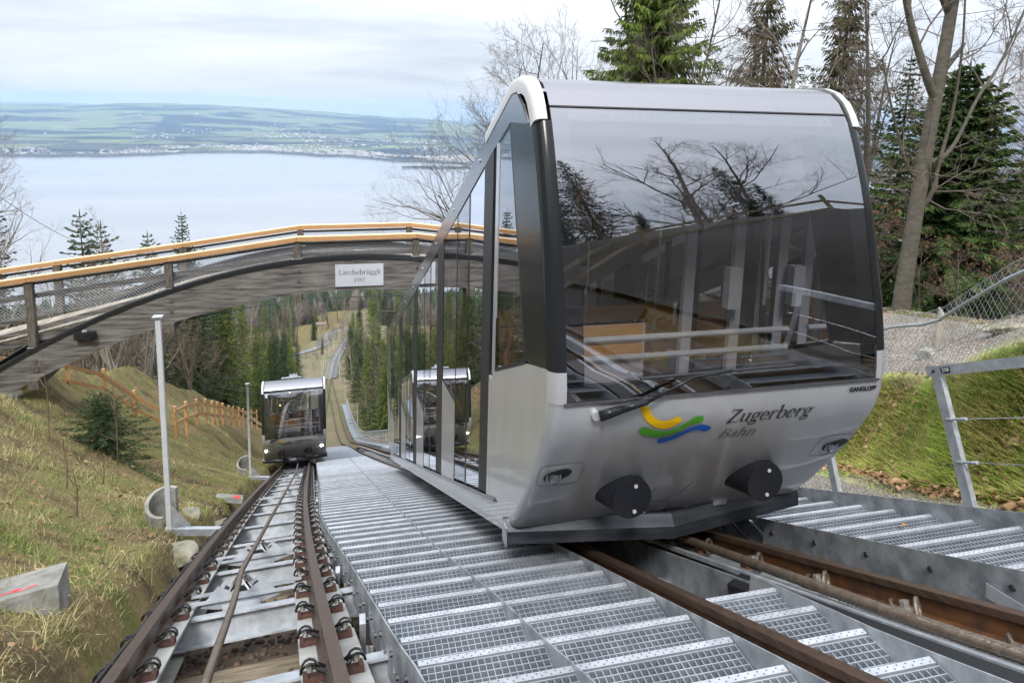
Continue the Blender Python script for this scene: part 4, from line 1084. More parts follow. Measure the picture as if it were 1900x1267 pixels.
# name board and camera housing on the near arch
SG = empty('name_board', (.56, BY - .03, -4.36), 'pale grey name board with engraved lettering on the bridge arch', 'sign')
mb = MB(); mb.box(-.06, 1.18, BY - .035, BY - .005, -4.65, -4.06); mb.build('panel', M['sign'], SG, world=True)
def sg(u0, v0): return lambda u, v, d_: (u0 + u, BY - .0365 - d_, v0 + v)
q, wd = lettering('Lärchebrüggli', .9); sz = 1.08 / wd
text_mesh('lettering', 'Lärchebrüggli', M['sign_text'], sz, sg(.03, -4.335), SG, thin=.9, world=True)
text_mesh('lettering', '1997', M['sign_text'], .165, sg(.415, -4.54), SG, thin=.85, world=True)
for cx_, cz_ in ((.0, -4.10), (1.12, -4.10), (.0, -4.61), (1.12, -4.61)):
    mb = MB(); mb.disc((cx_, BY - .038, cz_), (0, 1, 0), .009, .006, 8); mb.build('screw', M['steel'], SG, world=True)
CH = empty('camera_housing', (-5.95, BY - .1, -5.62), 'small black camera housing screwed to the bridge arch', 'camera')
mb = MB(); mb.box(-6.17, -5.72, BY - .14, BY - .004, -5.72, -5.54); mb.build('housing', M['black_matte'], CH, world=True)
mb = MB(); mb.disc((-5.84, BY - .16, -5.64), (0, 1, 0), .075, .06, 14); mb.build('lens', M['black_gloss'], CH, world=True)
mb = MB(); mb.box(-6.0, -5.9, BY - .09, BY - .03, -5.54, -5.50); mb.build('mount', M['galv'], CH, world=True)

# ------------------------------------------------------------------ masts with bracket and half pipe
def mast(x, y, zb, zt_, xr, label, ring=True):
    e_ = empty('track_mast', (x, y, zb), label, 'mast', 'galvanised masts along the tracks')
    mb = MB(); mb.obox((x + .03, y, (zb + zt_) / 2), ((1, 0, 0), (0, 1, 0), (0, 0, 1)), (.030, .030, (zt_ - zb) / 2)); mb.build('pole', M['mast'], e_, world=True)
    mb = MB(); mb.box(x - .03, x + .09, y - .055, y + .055, zt_ - .004, zt_ + .014); mb.build('cap', M['galv'], e_, world=True)
    if xr is not None:
        mb = MB(); mb.beam((x - .03, y, zb + .05), (xr, y, zt(y) - .10), .07, .10); mb.build('bracket_arm', M['galv_light'], e_, world=True)
        mb = MB(); mb.prism([(x + .07, y - .02, zb + .09), (x + .30, y - .02, zb + .105), (x + .07, y - .02, zb + .42)], (0, -.004, 0), (0, .004, 0)); mb.build('gusset', M['galv'], e_, world=True)
    return e_
def half_pipe(x, y, z, r_, label):
    mb = MB(); n = 18; vs = []; fs = []
    for i in range(n + 1):
        a = RAD(60 + 215 * i / n)
        for rr, hh in ((r_, 0.0), (r_, .36), (r_ - .05, .36), (r_ - .05, 0.0)):
            slant = .10 * math.sin(a * 1.0)
            vs.append((x + rr * math.cos(a), y + rr * math.sin(a), z - .22 + hh + (slant if hh else 0)))
        if i:
            a_ = 4 * (i - 1); b_ = 4 * i
            fs += [(a_ + j, a_ + (j + 1) % 4, b_ + (j + 1) % 4, b_ + j) for j in range(4)]
    fs += [(0, 1, 2, 3), (4 * n + 3, 4 * n + 2, 4 * n + 1, 4 * n)]
    mb.add(vs, fs)
    return tag(sharp(mb.build('concrete_half_pipe', M['concrete']), 40), label, 'pipe', 'concrete half pipes behind the masts')
mast(-2.27, 9.3, -5.76, -2.72, -1.55, 'tall galvanised mast on the grass, nearest the camera, reaching the bridge arch')
half_pipe(-2.36, 9.62, -5.60, .25, 'concrete half pipe sunk in the grass behind the nearest mast')
mast(-2.74, 21.1, -11.52, -8.40, -2.15, 'galvanised mast beside the left of the distant car')
half_pipe(-2.86, 21.4, -11.25, .28, 'small concrete half pipe beside the distant car')
for k, y in enumerate((34, 49, 92, 122, 140, 152, 160)):
    p = frame(XR, y, 2.05)[0]
    mast(p.x, y, p.z - .2, p.z + 4.0, None, 'slim galvanised mast standing along the far right stair railing')
for k, y in enumerate((150, 158, 168, 180, 195, 212)):
    p = frame(XL, y, -1.6)[0]
    mast(p.x, y, p.z - .3, p.z + 3.4, None, 'tiny far mast along the lower single track')

# ------------------------------------------------------------------ larch fences
def fence(name, label, posts, h=1.1, group=None, rails=(.92, .45), pw=.09, wood=None):
    wood = wood or M['wood_new']
    e_ = empty(name, posts[0], label, 'fence', group)
    for p in posts:
        p = Vector(p); mb = MB(); mb.obox(p + Vector((0, 0, h / 2 - .25)), ((1, 0, 0), (0, 1, 0), (0, 0, 1)), (pw / 2, pw / 2, h / 2 + .25)); mb.build('fence_post', wood, e_, world=True)
    for a, b_ in zip(posts[:-1], posts[1:]):
        for hh in rails:
            mb = MB(); off = Vector((0, -.075, hh)); a_ = Vector(a) + off; c_ = Vector(b_) + off; g_ = (c_ - a_).normalized() * .003
            mb.beam(a_ + g_, c_ - g_, .04, .105); mb.build('fence_rail', wood, e_, world=True)
    return e_
fence('larch_fence', 'larch rail fence descending from the bridge foot to the first mast', [(-9.6, 20.4, gz(-9.6, 20.4) + .25), (-7.82, 22, -8.70), (-7.34, 23.5, -9.62), (-6.91, 25, -11.0), (-6.11, 25.5, -11.87)], group='larch rail fences')
fence('larch_fence', 'larch rail fence running from the first mast down behind the distant car', [(-5.82, 25.8, -12.04), (-5.82, 27.5, -12.6), (-5.82, 29.5, -13.36), (-5.76, 31, -14.0), (-5.83, 33, -14.96), (-5.87, 34.5, -15.68), (-5.94, 36.5, -16.59), (-6.04, 39, -17.82), (-6.16, 41.5, -18.98), (-6.21, 44, -20.16), (-6.29, 46.5, -21.33), (-6.33, 51, -23.44), (-6.31, 54, -24.81)], group='larch rail fences')
fence('larch_fence', 'zigzag larch fence behind the far right stair railing', [(float(XR(y)) + 3.6 + .9 * math.sin(y * .7), y, gz(float(XR(y)) + 3.6 + .9 * math.sin(y * .7), y) + .15) for y in np.arange(46, 84, 2.3)], group='larch rail fences', pw=.14)
fence('larch_fence', 'brown rail fence uphill of the camera, mirrored in the windscreen', [(x, -5.5 + .12 * x, gz(x, -5.5 + .12 * x)) for x in np.arange(-8, 16, 2.4)], h=1.2, group='larch rail fences', pw=.08, wood=M['sleeper'])  # darker plank wood stands in for the shade of the uphill trees

# ------------------------------------------------------------------ wire mesh fence on the right bank
WF = empty('mesh_fence', (6.9, 6.0, gz(6.9, 6.0)), 'wire mesh fence with galvanised tube handrail on the grassy right bank', 'fence')
def fpt(y): x = float(toe_x(y)) + .74; return Vector((x, y, gz(x, y)))
fa, fb = 2.6, 10.5
FYs = np.arange(fa, fb, .1)
def ftop(y): return float(np.interp(y, [2.6, 4.9, 6.9, 10.5], [1.30, 1.28, 1.22, 1.15]))
mb = MB()
Ls = [0.0]
for i in range(1, len(FYs)): Ls.append(Ls[-1] + (fpt(FYs[i]) - fpt(FYs[i - 1])).length)
def fat(s, h):
    y = float(np.interp(s, Ls, FYs)); p = fpt(y); return p + Vector((0, 0, h * ftop(y)))
tot = Ls[-1]; cell = .085; s = -1.3
while s < tot:
    for dr in (1, -1):
        pts = []
        for f_ in np.linspace(0, 1, 7):
            ss = s + 1.3 * f_
            if 0 <= ss <= tot: pts.append(fat(ss, f_ if dr > 0 else 1 - f_))
        if len(pts) > 1: mb.tube(pts, .0024, 3, cap=False)
    s += cell * 1.55
mb.build('wire_mesh', M['galv_light'], WF, world=True, fix=False)
for h in (.02, .52, 1.0):
    mb = MB(); mb.tube([fat(s, h) for s in np.linspace(0, tot, 22)], .004, 4); mb.build('straining_wire', M['galv_light'], WF, world=True)
mb = MB(); mb.tube([fat(s, .86) - Vector((.05, 0, 0)) for s in np.linspace(0, tot, 22)], .022, 8); mb.build('handrail_tube', M['galv_light'], WF, world=True)
for y in (2.8, 8.9, 10.4):
    p = fpt(y); mb = MB(); mb.tube([p - Vector((0, 0, .3)), p + Vector((0, 0, ftop(y) + .03))], .024, 8); mb.build('fence_tube_post', M['galv_light'], WF, world=True)
WF2 = empty('mesh_fence', (11.9, 12.5, gz(11.9, 12.5)), 'low galvanised tube railing along the far edge of the gravel path', 'fence')
for h in (.55, 1.0):
    mb = MB(); mb.tube([(9.9 + .05 * y, y, gz(9.9 + .05 * y, y) + h) for y in np.arange(12, 20, .7)], .025, 6); mb.build('handrail_tube', M['galv_light'], WF2, world=True)
for y in np.arange(12, 20, 2.1):
    x = 9.9 + .05 * y; mb = MB(); mb.tube([(x, y, gz(x, y) - .2), (x, y, gz(x, y) + 1.02)], .024, 6); mb.build('fence_tube_post', M['galv_light'], WF2, world=True)

# ------------------------------------------------------------------ stones, stump, wires
def rock(name, c, s, label, cat, seed, m_=None, group=None, flat=1.0):
    rr = random.Random(seed); bm = bmesh.new(); bmesh.ops.create_icosphere(bm, subdivisions=3, radius=1)
    pl = [Vector((rr.gauss(0, 1), rr.gauss(0, 1), rr.gauss(0, 1))).normalized() for _ in range(7)]; dd = [rr.uniform(.55, .85) for _ in pl]
    for v in bm.verts:
        for n_, d_ in zip(pl, dd):
            k = v.co.dot(n_)
            if k > d_: v.co -= n_ * (k - d_)
        v.co *= 1 + .05 * math.sin(7 * v.co.x + seed) * math.cos(6 * v.co.y + 5 * v.co.z)
        v.co = Vector((v.co.x * s[0], v.co.y * s[1], v.co.z * s[2]))
    me = bpy.data.meshes.new(name); bm.to_mesh(me); bm.free(); me.materials.append(m_ or M['stone'])
    o = bpy.data.objects.new(name, me); COL.objects.link(o); o.location = c; o.rotation_euler = (rr.uniform(-.3, .3), rr.uniform(-.3, .3), rr.uniform(0, 6))
    return tag(o, label, cat, group)
for i, (x, y, s, lb) in enumerate([(-2.36, 11.0, .20, 'angular grey stone on the grass just behind the nearest half pipe'), (-2.12, 11.9, .22, 'brownish stone half buried in the turf, second from the half pipe'),
                                   (-2.02, 10.9, .17, 'flat stone close to the left rail on the grass'), (-2.0, 13.4, .20, 'mossy lump of stone beyond the painted slab by the rail')]):
    rock('field_stone', (x, y, gz(x, y) - .01), (s * .9, s, s * .6), lb, 'stone', 40 + i, group='stones on the left slope')
rock('field_stone', (-1.98, 8.45, gz(-1.98, 8.45) - .02), (.28, .32, .10), 'broad flat slab of stone at the foot of the nearest mast', 'stone', 61, M['stone'], 'stones on the left slope')
rock('field_stone', (10.0, 9.2, gz(10.0, 9.2) + .04), (.20, .20, .14), 'pale boulder at the far edge of the gravel path', 'stone', 71, M['concrete'], 'boulders by the gravel path')
rock('field_stone', (10.9, 8.6, gz(10.9, 8.6) + .05), (.55, .2, .12), 'mossy yellowish edge stone beside the gravel path', 'stone', 72, None, 'boulders by the gravel path')
BS = empty('boundary_block', (-2.34, 5.22, gz(-2.34, 5.22)), 'square pale concrete block with a red sprayed mark in the grass', 'concrete block')
mb = MB(); ax = (Vector((.9, .2, .05)).normalized(), Vector((-.2, .9, -.25)).normalized()); n_ = ax[0].cross(ax[1]).normalized()
cc = Vector((-2.34, 5.22, gz(-2.34, 5.22) + .08)); mb.obox(cc - n_ * .15, (ax[0], ax[1], n_), (.33, .25, .17)); mb.build('block', M['concrete'], BS, world=True)
mb = MB()
for (u, v, w_) in ((.02, -.13, .06), (.10, -.15, .05), (.16, -.12, .03), (.06, -.10, .03)):
    q = cc + ax[0] * u + ax[1] * v + n_ * .0225; mb.add([q - ax[0] * w_ - ax[1] * .012, q + ax[0] * w_ - ax[1] * .006, q + ax[0] * w_ * .8 + ax[1] * .014, q - ax[0] * w_ * .7 + ax[1] * .010], [(0, 1, 2, 3)])
mb.build('paint_mark', M['paint_red'], BS, world=True, fix=False)
PS = empty('boundary_block', (-2.3, 14.5, gz(-2.3, 14.5)), 'small tilted white slab with pink paint farther along the left rail', 'concrete block')
mb = MB(); cc = Vector((-2.3, 14.5, gz(-2.3, 14.5) + .12)); mb.obox(cc, (Vector((.95, .1, -.25)).normalized(), Vector((-.1, .9, -.3)).normalized(), Vector((.2, .3, .9)).normalized()), (.27, .20, .05)); mb.build('block', M['concrete'], PS, world=True)
mb = MB(); mb.obox(cc + Vector((.15, -.05, .035)), (Vector((.95, .1, -.25)).normalized(), Vector((-.1, .9, -.3)).normalized(), Vector((.2, .3, .9)).normalized()), (.07, .10, .016)); mb.build('paint_mark', M['paint_red'], PS, world=True)
mb = MB(); p = Vector((10.3, 9.4, gz(10.3, 9.4))); mb.tube([p - Vector((0, 0, .2)), p + Vector((.02, 0, .35)), p + Vector((.06, .02, .72)), p + Vector((.02, .05, .84))], [.075, .07, .06, .02], 7)
tag(mb.build('broken_stump', M['wood_deck']), 'splintered young tree stump behind the mesh fence', 'stump')
def wire(a, b_, sag, label, r_=.012):
    a = Vector(a); b_ = Vector(b_); mb = MB(); mb.tube([a.lerp(b_, s) - Vector((0, 0, sag * 4 * s * (1 - s))) for s in np.linspace(0, 1, 14)], r_, 4)
    return tag(mb.build('overhead_wire', M['black_matte']), label, 'wire')
wire((-11.9, 24, -1.2), (-17, 58, -11.5), .8, 'thin dark wire sloping down over the lake at the left edge', .014)
wire((9, 24, 2.6), (34, 22, 6.2), .5, 'thin dark wire crossing the bare trees at top right', .012)
# ------------------------------------------------------------------ the funicular car (local: x across, y downhill, z up; origin at rail level below the nose)
PROF = [(.75, -.07), (.63, .07), (.52, .21), (.415, .35), (.32, .49), (.245, .60), (.18, .70), (.12, .795), (.07, .89), (.02, .98), (-.015, 1.07), (-.035, 1.165), (-.04, 1.26), (-.035, 1.36), (-.02, 1.46), (.01, 1.62), (.05, 1.80), (.10, 1.98), (.155, 2.18), (.215, 2.37), (.285, 2.56), (.345, 2.71), (.41, 2.86), (.475, 2.99), (.53, 3.08), (.60, 3.165), (.70, 3.232), (.82, 3.265), (.95, 3.275), (1.10, 3.262), (1.22, 3.215)]
PD = [p[0] for p in PROF]; PZ = [p[1] for p in PROF]
HW = 1.25; CR = .08
def pdy(z): return float(np.interp(z, PZ[:29], PD[:29]))
def rtop(d_): return 3.2 - .472 * (d_ - 1.19)            # roof edge line
def btop(d_): return 2.71 - .478 * (d_ - 1.68)           # top of the glazing
def bbot(d_): return -.15 - .483 * (d_ - 1.31)           # sill line
def bskt(d_): return -.375 - .476 * (d_ - 1.29)          # lower edge of the side skirt
def wrap(x, z, lift=0.0):
    """point on the front skin at lateral x and height z"""
    d_ = pdy(z); ax_ = abs(x); e_ = ax_ - (HW - CR)
    if e_ > 0:
        e_ = min(e_, CR); d_ += CR - math.sqrt(max(CR * CR - e_ * e_, 0))
    return Vector((x, d_ - lift, z))
def skin(i0, i1, x0, x1, lift=0.0, nx=9, corner=True):
    """loft between profile indices and lateral limits"""
    mb = MB(); xs = []
    inner = HW - CR
    lo, hi = max(x0, -inner), min(x1, inner)
    xs = list(np.linspace(lo, hi, nx))
    ths = (18, 36, 54, 72, 90)
    if x1 > inner: xs += [inner + CR * math.sin(RAD(a)) for a in ths if inner + CR * math.sin(RAD(a)) <= x1 + 1e-4]
    if x0 < -inner: xs = [-(inner + CR * math.sin(RAD(a))) for a in reversed(ths) if inner + CR * math.sin(RAD(a)) <= -x0 + 1e-4] + xs
    vs = []; fs = []
    for i in range(i0, i1 + 1):
        d_, z = PROF[i]
        for x in xs:
            e_ = abs(x) - inner; q = CR - math.sqrt(max(CR * CR - e_ * e_, 0)) if e_ > 0 else 0
            vs.append((x, d_ + q - lift, z + (lift * .3 if i > 24 else 0)))
    n = len(xs)
    for i in range(i1 - i0):
        for j in range(n - 1):
            fs.append((i * n + j, i * n + j + 1, (i + 1) * n + j + 1, (i + 1) * n + j))
    mb.add(vs, fs)
    return mb
def side_poly(mb, s, poly, x, th=.012):
    """polygon (y, z) on the side wall, thickness inwards"""
    mb.prism([(s * x, p[0], p[1]) for p in poly], (0, 0, 0), (-s * th, 0, 0))
def side_pane(mb, s, poly, x):
    mb.add([(s * x, p[0], p[1]) for p in poly], [tuple(range(len(poly)))])
def quad(a, b_, lo, hi): return [(a, lo(a)), (b_, lo(b_)), (b_, hi(b_)), (a, hi(a))]

CAR = empty('funicular_car', (2.5, 3.81, -3.035), 'large silver funicular car filling the right half, seen from its uphill end', 'funicular car', 'silver funicular cars')
I_BELT, I_JOIN, I_TOP = 12, 14, 24
fp = skin(0, I_BELT, -HW, HW).build('front_panel', M['silver'], CAR, smooth=True)
# belt ledge below the windscreen
mb = MB(); mb.obox((0, -.045, 1.262), ((1, 0, 0), (0, 1, 0), (0, 0, 1)), (1.16, .012, .008)); mb.build('belt_ledge', M['silver_roof'], CAR)
ws = skin(I_BELT, I_TOP, -1.14, 1.14, lift=.004, nx=15).build('windscreen', M['glass_front'], CAR, smooth=True)
for s in (-1, 1):   # dark edge print of the pane, black corner posts, silver lower posts
    mb = skin(I_BELT, I_TOP, 1.02 if s > 0 else -1.14, 1.14 if s > 0 else -1.02, lift=-.012, nx=4)
    mb.build('pane_border', M['black_matte'], ws, smooth=True)
    mb = skin(I_JOIN, 23, 1.141 if s > 0 else -HW, HW if s > 0 else -1.141, lift=.006, nx=3)
    mb.build('corner_post', M['black_gloss'], CAR, smooth=True)
    mb = skin(I_BELT, I_JOIN, 1.141 if s > 0 else -HW, HW if s > 0 else -1.141, lift=.006, nx=3)
    mb.build('corner_cover', M['silver'], CAR, smooth=True)
mb = skin(I_BELT, I_BELT + 1, -1.02, 1.02, lift=-.014, nx=9); mb.build('pane_border', M['black_matte'], ws, smooth=True)
mb = skin(I_TOP - 1, I_TOP, -1.02, 1.02, lift=-.014, nx=9); mb.build('pane_border', M['interior_dark'], ws, smooth=True)
mb = MB(); mb.tube([wrap(x, 3.078, .004) for x in np.linspace(-1.14, 1.14, 9)], .010, 6); mb.build('top_seal', M['black_matte'], CAR)
skin(I_TOP, 30, -1.14, 1.14, nx=11).build('roof_front', M['silver_roof'], CAR, smooth=True)
for s in (-1, 1):
    lo_, hi_ = (1.135, HW + .004) if s > 0 else (-HW - .004, -1.135)
    mb = MB(); fr_ = []
    for i in range(23, 31):
        d_, z = PROF[i]; fr_.append((d_, z))
    for d_ in (1.5, 2.0): fr_.append((d_, rtop(d_) + .03))
    vs = []; fs = []
    sec = [(-.0, -.10), (.0, -.03), (-.010, .0), (-.035, .014), (-.085, .016), (-.085, -.01)]
    for i, (d_, z) in enumerate(fr_):
        a = fr_[max(i - 1, 0)]; b_ = fr_[min(i + 1, len(fr_) - 1)]; t_ = Vector((0, b_[0] - a[0], b_[1] - a[1])).normalized(); n_ = Vector((0, -t_.z, t_.y))
        for u, v in sec:
            vs.append(Vector((s * (HW + .006 + u), d_, z)) + n_ * v)
    n = len(sec)
    for i in range(len(fr_) - 1):
        for j in range(n): fs.append((i * n + j, i * n + (j + 1) % n, (i + 1) * n + (j + 1) % n, (i + 1) * n + j))
    fs += [tuple(range(n)), tuple(range(len(vs) - 1, len(vs) - 1 - n, -1))]
    mb.add(vs, fs); sharp(mb.build('roof_arc_trim', M['white_trim'], CAR), 50)
# roof skin
xs = [-1.25, -1.235, -1.19, -1.1, -.7, 0, .7, 1.1, 1.19, 1.235, 1.25]; zo = [-.07, -.03, 0, .02, .045, .055, .045, .02, 0, -.03, -.07]
st = [(1.22, 3.215)] + [(d_, rtop(d_) + .03) for d_ in np.linspace(1.6, 13.3, 14)] + [(13.75, rtop(13.75) - .02), (13.95, rtop(13.95) - .16)]
mb = MB(); vs = []; fs = []
for d_, z in st:
    vs += [(x, d_, z + q - .05) for x, q in zip(xs, zo)]
n = len(xs)
for i in range(len(st) - 1):
    for j in range(n - 1): fs.append((i * n + j, i * n + j + 1, (i + 1) * n + j + 1, (i + 1) * n + j))
mb.add(vs, fs); mb.build('roof', M['silver_roof'], CAR, smooth=True)
mb = MB(); mb.add([(-1.2, .9, 3.10), (1.2, .9, 3.10), (1.2, 13.6, rtop(13.6) - .12), (-1.2, 13.6, rtop(13.6) - .12)], [(0, 1, 2, 3)]); mb.build('ceiling', M['interior'], CAR)

SILV = [-.20 - 1.36 * k for k in range(4)]
for s in (-1, 1):
    # roof side band
    mb = MB(); pts = [(1.12, 2.96), (1.68, 2.71)] + [(13.6, btop(13.6))] + [(13.9, rtop(13.9) - .12), (13.6, rtop(13.6) - .03), (1.6, rtop(1.6) - .03), (1.2, 3.16), (.95, 3.16), (.80, 3.08), (.66, 2.96)]
    side_poly(mb, s, pts, HW + .002, .02); band = mb.build('roof_side_band', M['silver_roof'], CAR)
    for d_ in np.linspace(2.2, 13, 9):
        mb = MB(); z = (rtop(d_) + btop(d_)) / 2; mb.disc((s * (HW + .004), d_, z), (1, 0, 0), .016, .012, 10); mb.build('band_rivet', M['chrome'], band)
    # front quarter
    pr = [(pdy(z) + CR, z) for z in np.linspace(-.05, 1.46, 12)]
    mb = MB(); side_poly(mb, s, pr + [(.50, 1.33), (1.40, .92), (1.52, .86), (1.52, bbot(1.52)), (1.3, bbot(1.3) + .0)], HW, .02); mb.build('side_panel', M['silver'], CAR)
    mb = MB(); pp = [(pdy(z) + CR, z) for z in np.linspace(1.462, 2.97, 12)]
    side_poly(mb, s, pp + [(1.12, 2.96), (.51, 1.345)], HW + .001, .02); mb.build('corner_post', M['black_gloss'], CAR)
    mb = MB(); side_pane(mb, s, [(.55, 1.345), (1.40, .955), (1.54, 2.74), (1.13, 2.93)], HW - .003); cw = mb.build('cab_window', M['glass_side'], CAR)
    mb = MB()
    for a, b_ in (((.53, 1.33), (1.42, .93)), ((1.41, .93), (1.56, 2.76)), ((.53, 1.33), (1.13, 2.95)), ((1.12, 2.95), (1.56, 2.76))):
        mb.beam((s * (HW - .012), a[0], a[1]), (s * (HW - .012), b_[0], b_[1]), .032, .026, (1, 0, 0))
    mb.build('window_frame', M['black_matte'], cw)
    mb = MB(); side_poly(mb, s, quad(1.43, 1.53, lambda d_: .86, lambda d_: 2.79), HW + .002, .02); mb.build('window_post', M['silver'], CAR)
    mb = MB(); side_poly(mb, s, quad(1.53, 1.64, bbot, lambda d_: .80), HW + .001, .02); mb.build('side_panel', M['silver'], CAR)
    for k in range(4):
        o_ = 2.75 * k
        # black pillar (lies a little proud)
        mb = MB(); a, b_ = (1.64 if k == 0 else 1.48) + o_, 1.97 + o_
        side_poly(mb, s, quad(a, b_, lambda d_: bbot(d_) + .02, btop), HW + .001, .05); pl = mb.build('door_pillar', M['black_matte'], CAR)
        if k == 0:
            mb = MB(); side_poly(mb, s, [(1.53, .82), (1.64, .78), (1.64, 2.72), (1.53, 2.76)], HW - .02, .02); mb.build('pillar_recess', M['black_matte'], pl)
        # double door
        d0, d1, d2, d3 = 1.97 + o_, 2.62 + o_, 2.655 + o_, 3.30 + o_
        de = None
        for a, b_ in ((d0, d1), (d2, d3)):
            mb = MB(); side_pane(mb, s, quad(a + .02, b_ - .02, lambda d_: bbot(d_) + .03, lambda d_: btop(d_) - .02), HW - .003); lf = mb.build('door_leaf', M['glass_side'], CAR)
            mb = MB()
            for e_ in (a + .011, b_ - .011):
                mb.obox((s * (HW - .014), e_, (bbot(e_) + btop(e_)) / 2), ((1, 0, 0), (0, 1, 0), (0, 0, 1)), (.012, .010, (btop(e_) - bbot(e_)) / 2))
            mb.build('leaf_frame', M['black_gloss'], lf)
        mb = MB(); side_poly(mb, s, quad(d1 + .002, d2 - .002, bbot, btop), HW - .004, .03); mb.build('door_gasket', M['black_matte'], CAR)
        # fixed bay: window above, silver below
        a, b_ = d3, 4.23 + o_
        zs = SILV[k]
        mb = MB(); side_poly(mb, s, [(a + .03, bbot(a + .03)), (b_, bbot(b_)), (b_, zs - .10), (a + .03, zs)], HW + .001, .02); mb.build('side_panel', M['silver'], CAR)
        mb = MB(); side_pane(mb, s, [(a + .02, zs), (b_, zs - .10), (b_, btop(b_)), (a + .02, btop(a + .02))], HW - .004); wn = mb.build('side_window', M['glass_side'], CAR)
        mb = MB(); mb.beam((s * (HW - .014), a + .02, zs + .02), (s * (HW - .014), b_, zs - .08), .05, .026, (1, 0, 0)); mb.beam((s * (HW - .014), a + .015, bbot(a)), (s * (HW - .014), a + .015, btop(a)), .028, .026, (1, 0, 0)); mb.build('window_frame', M['black_matte'], wn)
        mb = MB(); mb.disc((s * (HW - .03), 2.42 + o_, bbot(2.4 + o_) + 1.2), (1, 0, 0), .035, .02, 12); mb.build('door_button', M['lamp_warm'] if False else M['logo_yellow'], CAR)
    mb = MB(); side_poly(mb, s, [(12.48, bbot(12.48)), (13.3, bbot(13.3) + .15), (13.75, -4.2), (12.48, SILV[3] - .45)], HW, .02); mb.build('side_panel', M['silver'], CAR)
    mb = MB(); side_poly(mb, s, [(12.48, SILV[3] - .43), (13.75, -4.18), (13.92, -3.1), (13.6, btop(13.6)), (12.48, btop(12.48))], HW + .001, .02); mb.build('corner_post', M['black_gloss'], CAR)
    # side skirt in three sheets, sill rail
    for a, b_ in ((.86, 5.0), (5.006, 9.2), (9.206, 12.6)):
        mb = MB(); side_poly(mb, s, quad(a, b_, lambda d_: max(bskt(d_), -.30) if d_ < 1.0 else bskt(d_), lambda d_: bbot(d_) - .03), HW + .003, .02); mb.build('side_skirt', M['silver'], CAR)
    mb = MB(); mb.beam((s * (HW - .01), 1.3, bbot(1.3) - .012), (s * (HW - .01), 12.6, bbot(12.6) - .012), .05, .03); mb.build('sill_rail', M['silver_roof'], CAR)
# underframe, wheels, apron
mb = MB(); mb.prism([(-1.0, .82, -.12), (-1.0, 12.5, bskt(12.5) + .10), (-1.0, 12.5, bskt(12.5) + .32), (-1.0, .82, .02)], (0, 0, 0), (2.0, 0, 0)); mb.build('underframe', M['black_matte'], CAR)
for d_ in (2.4, 3.3, 10.6, 11.5):
    for s in (-1, 1):
        mb = MB(); mb.disc((s * .555, d_, -SLOPE * d_ + .26), (1, 0, 0), .26, .09, 24); mb.disc((s * .49, d_, -SLOPE * d_ + .26), (1, 0, 0), .285, .03, 24); mb.build('wheel', M['rail'], CAR)
mb = MB()
n_ = Vector((0, -.55, -.2))
vs = []
for x, d_ in ((-1.29, .80), (.02, .60), (1.29, .80)):
    vs += [(x, d_ + .05, -.045), (x, d_ - .01, -.12), (x, d_ - .02, -.215), (x, d_ + .0, -.215), (x, d_ + .02, -.12), (x, d_ + .08, -.045)]
fs = []
for i in range(2):
    for j in range(6): fs.append((i * 6 + j, i * 6 + (j + 1) % 6, (i + 1) * 6 + (j + 1) % 6, (i + 1) * 6 + j))
fs += [(0, 1, 2, 3, 4, 5), (17, 16, 15, 14, 13, 12)]
mb.add(vs, fs); ap = mb.build('front_apron', M['dark_skirt'], CAR)
mb = MB(); mb.box(-1.295, -1.287, .74, .86, -.215, -.06); mb.build('apron_end', M['steel'], ap)
for x in (-.30, .42):
    mb = MB(); mb.box(x, x + .12, .70, .78, -.06, -.01); mb.build('apron_bracket', M['galv'], CAR)
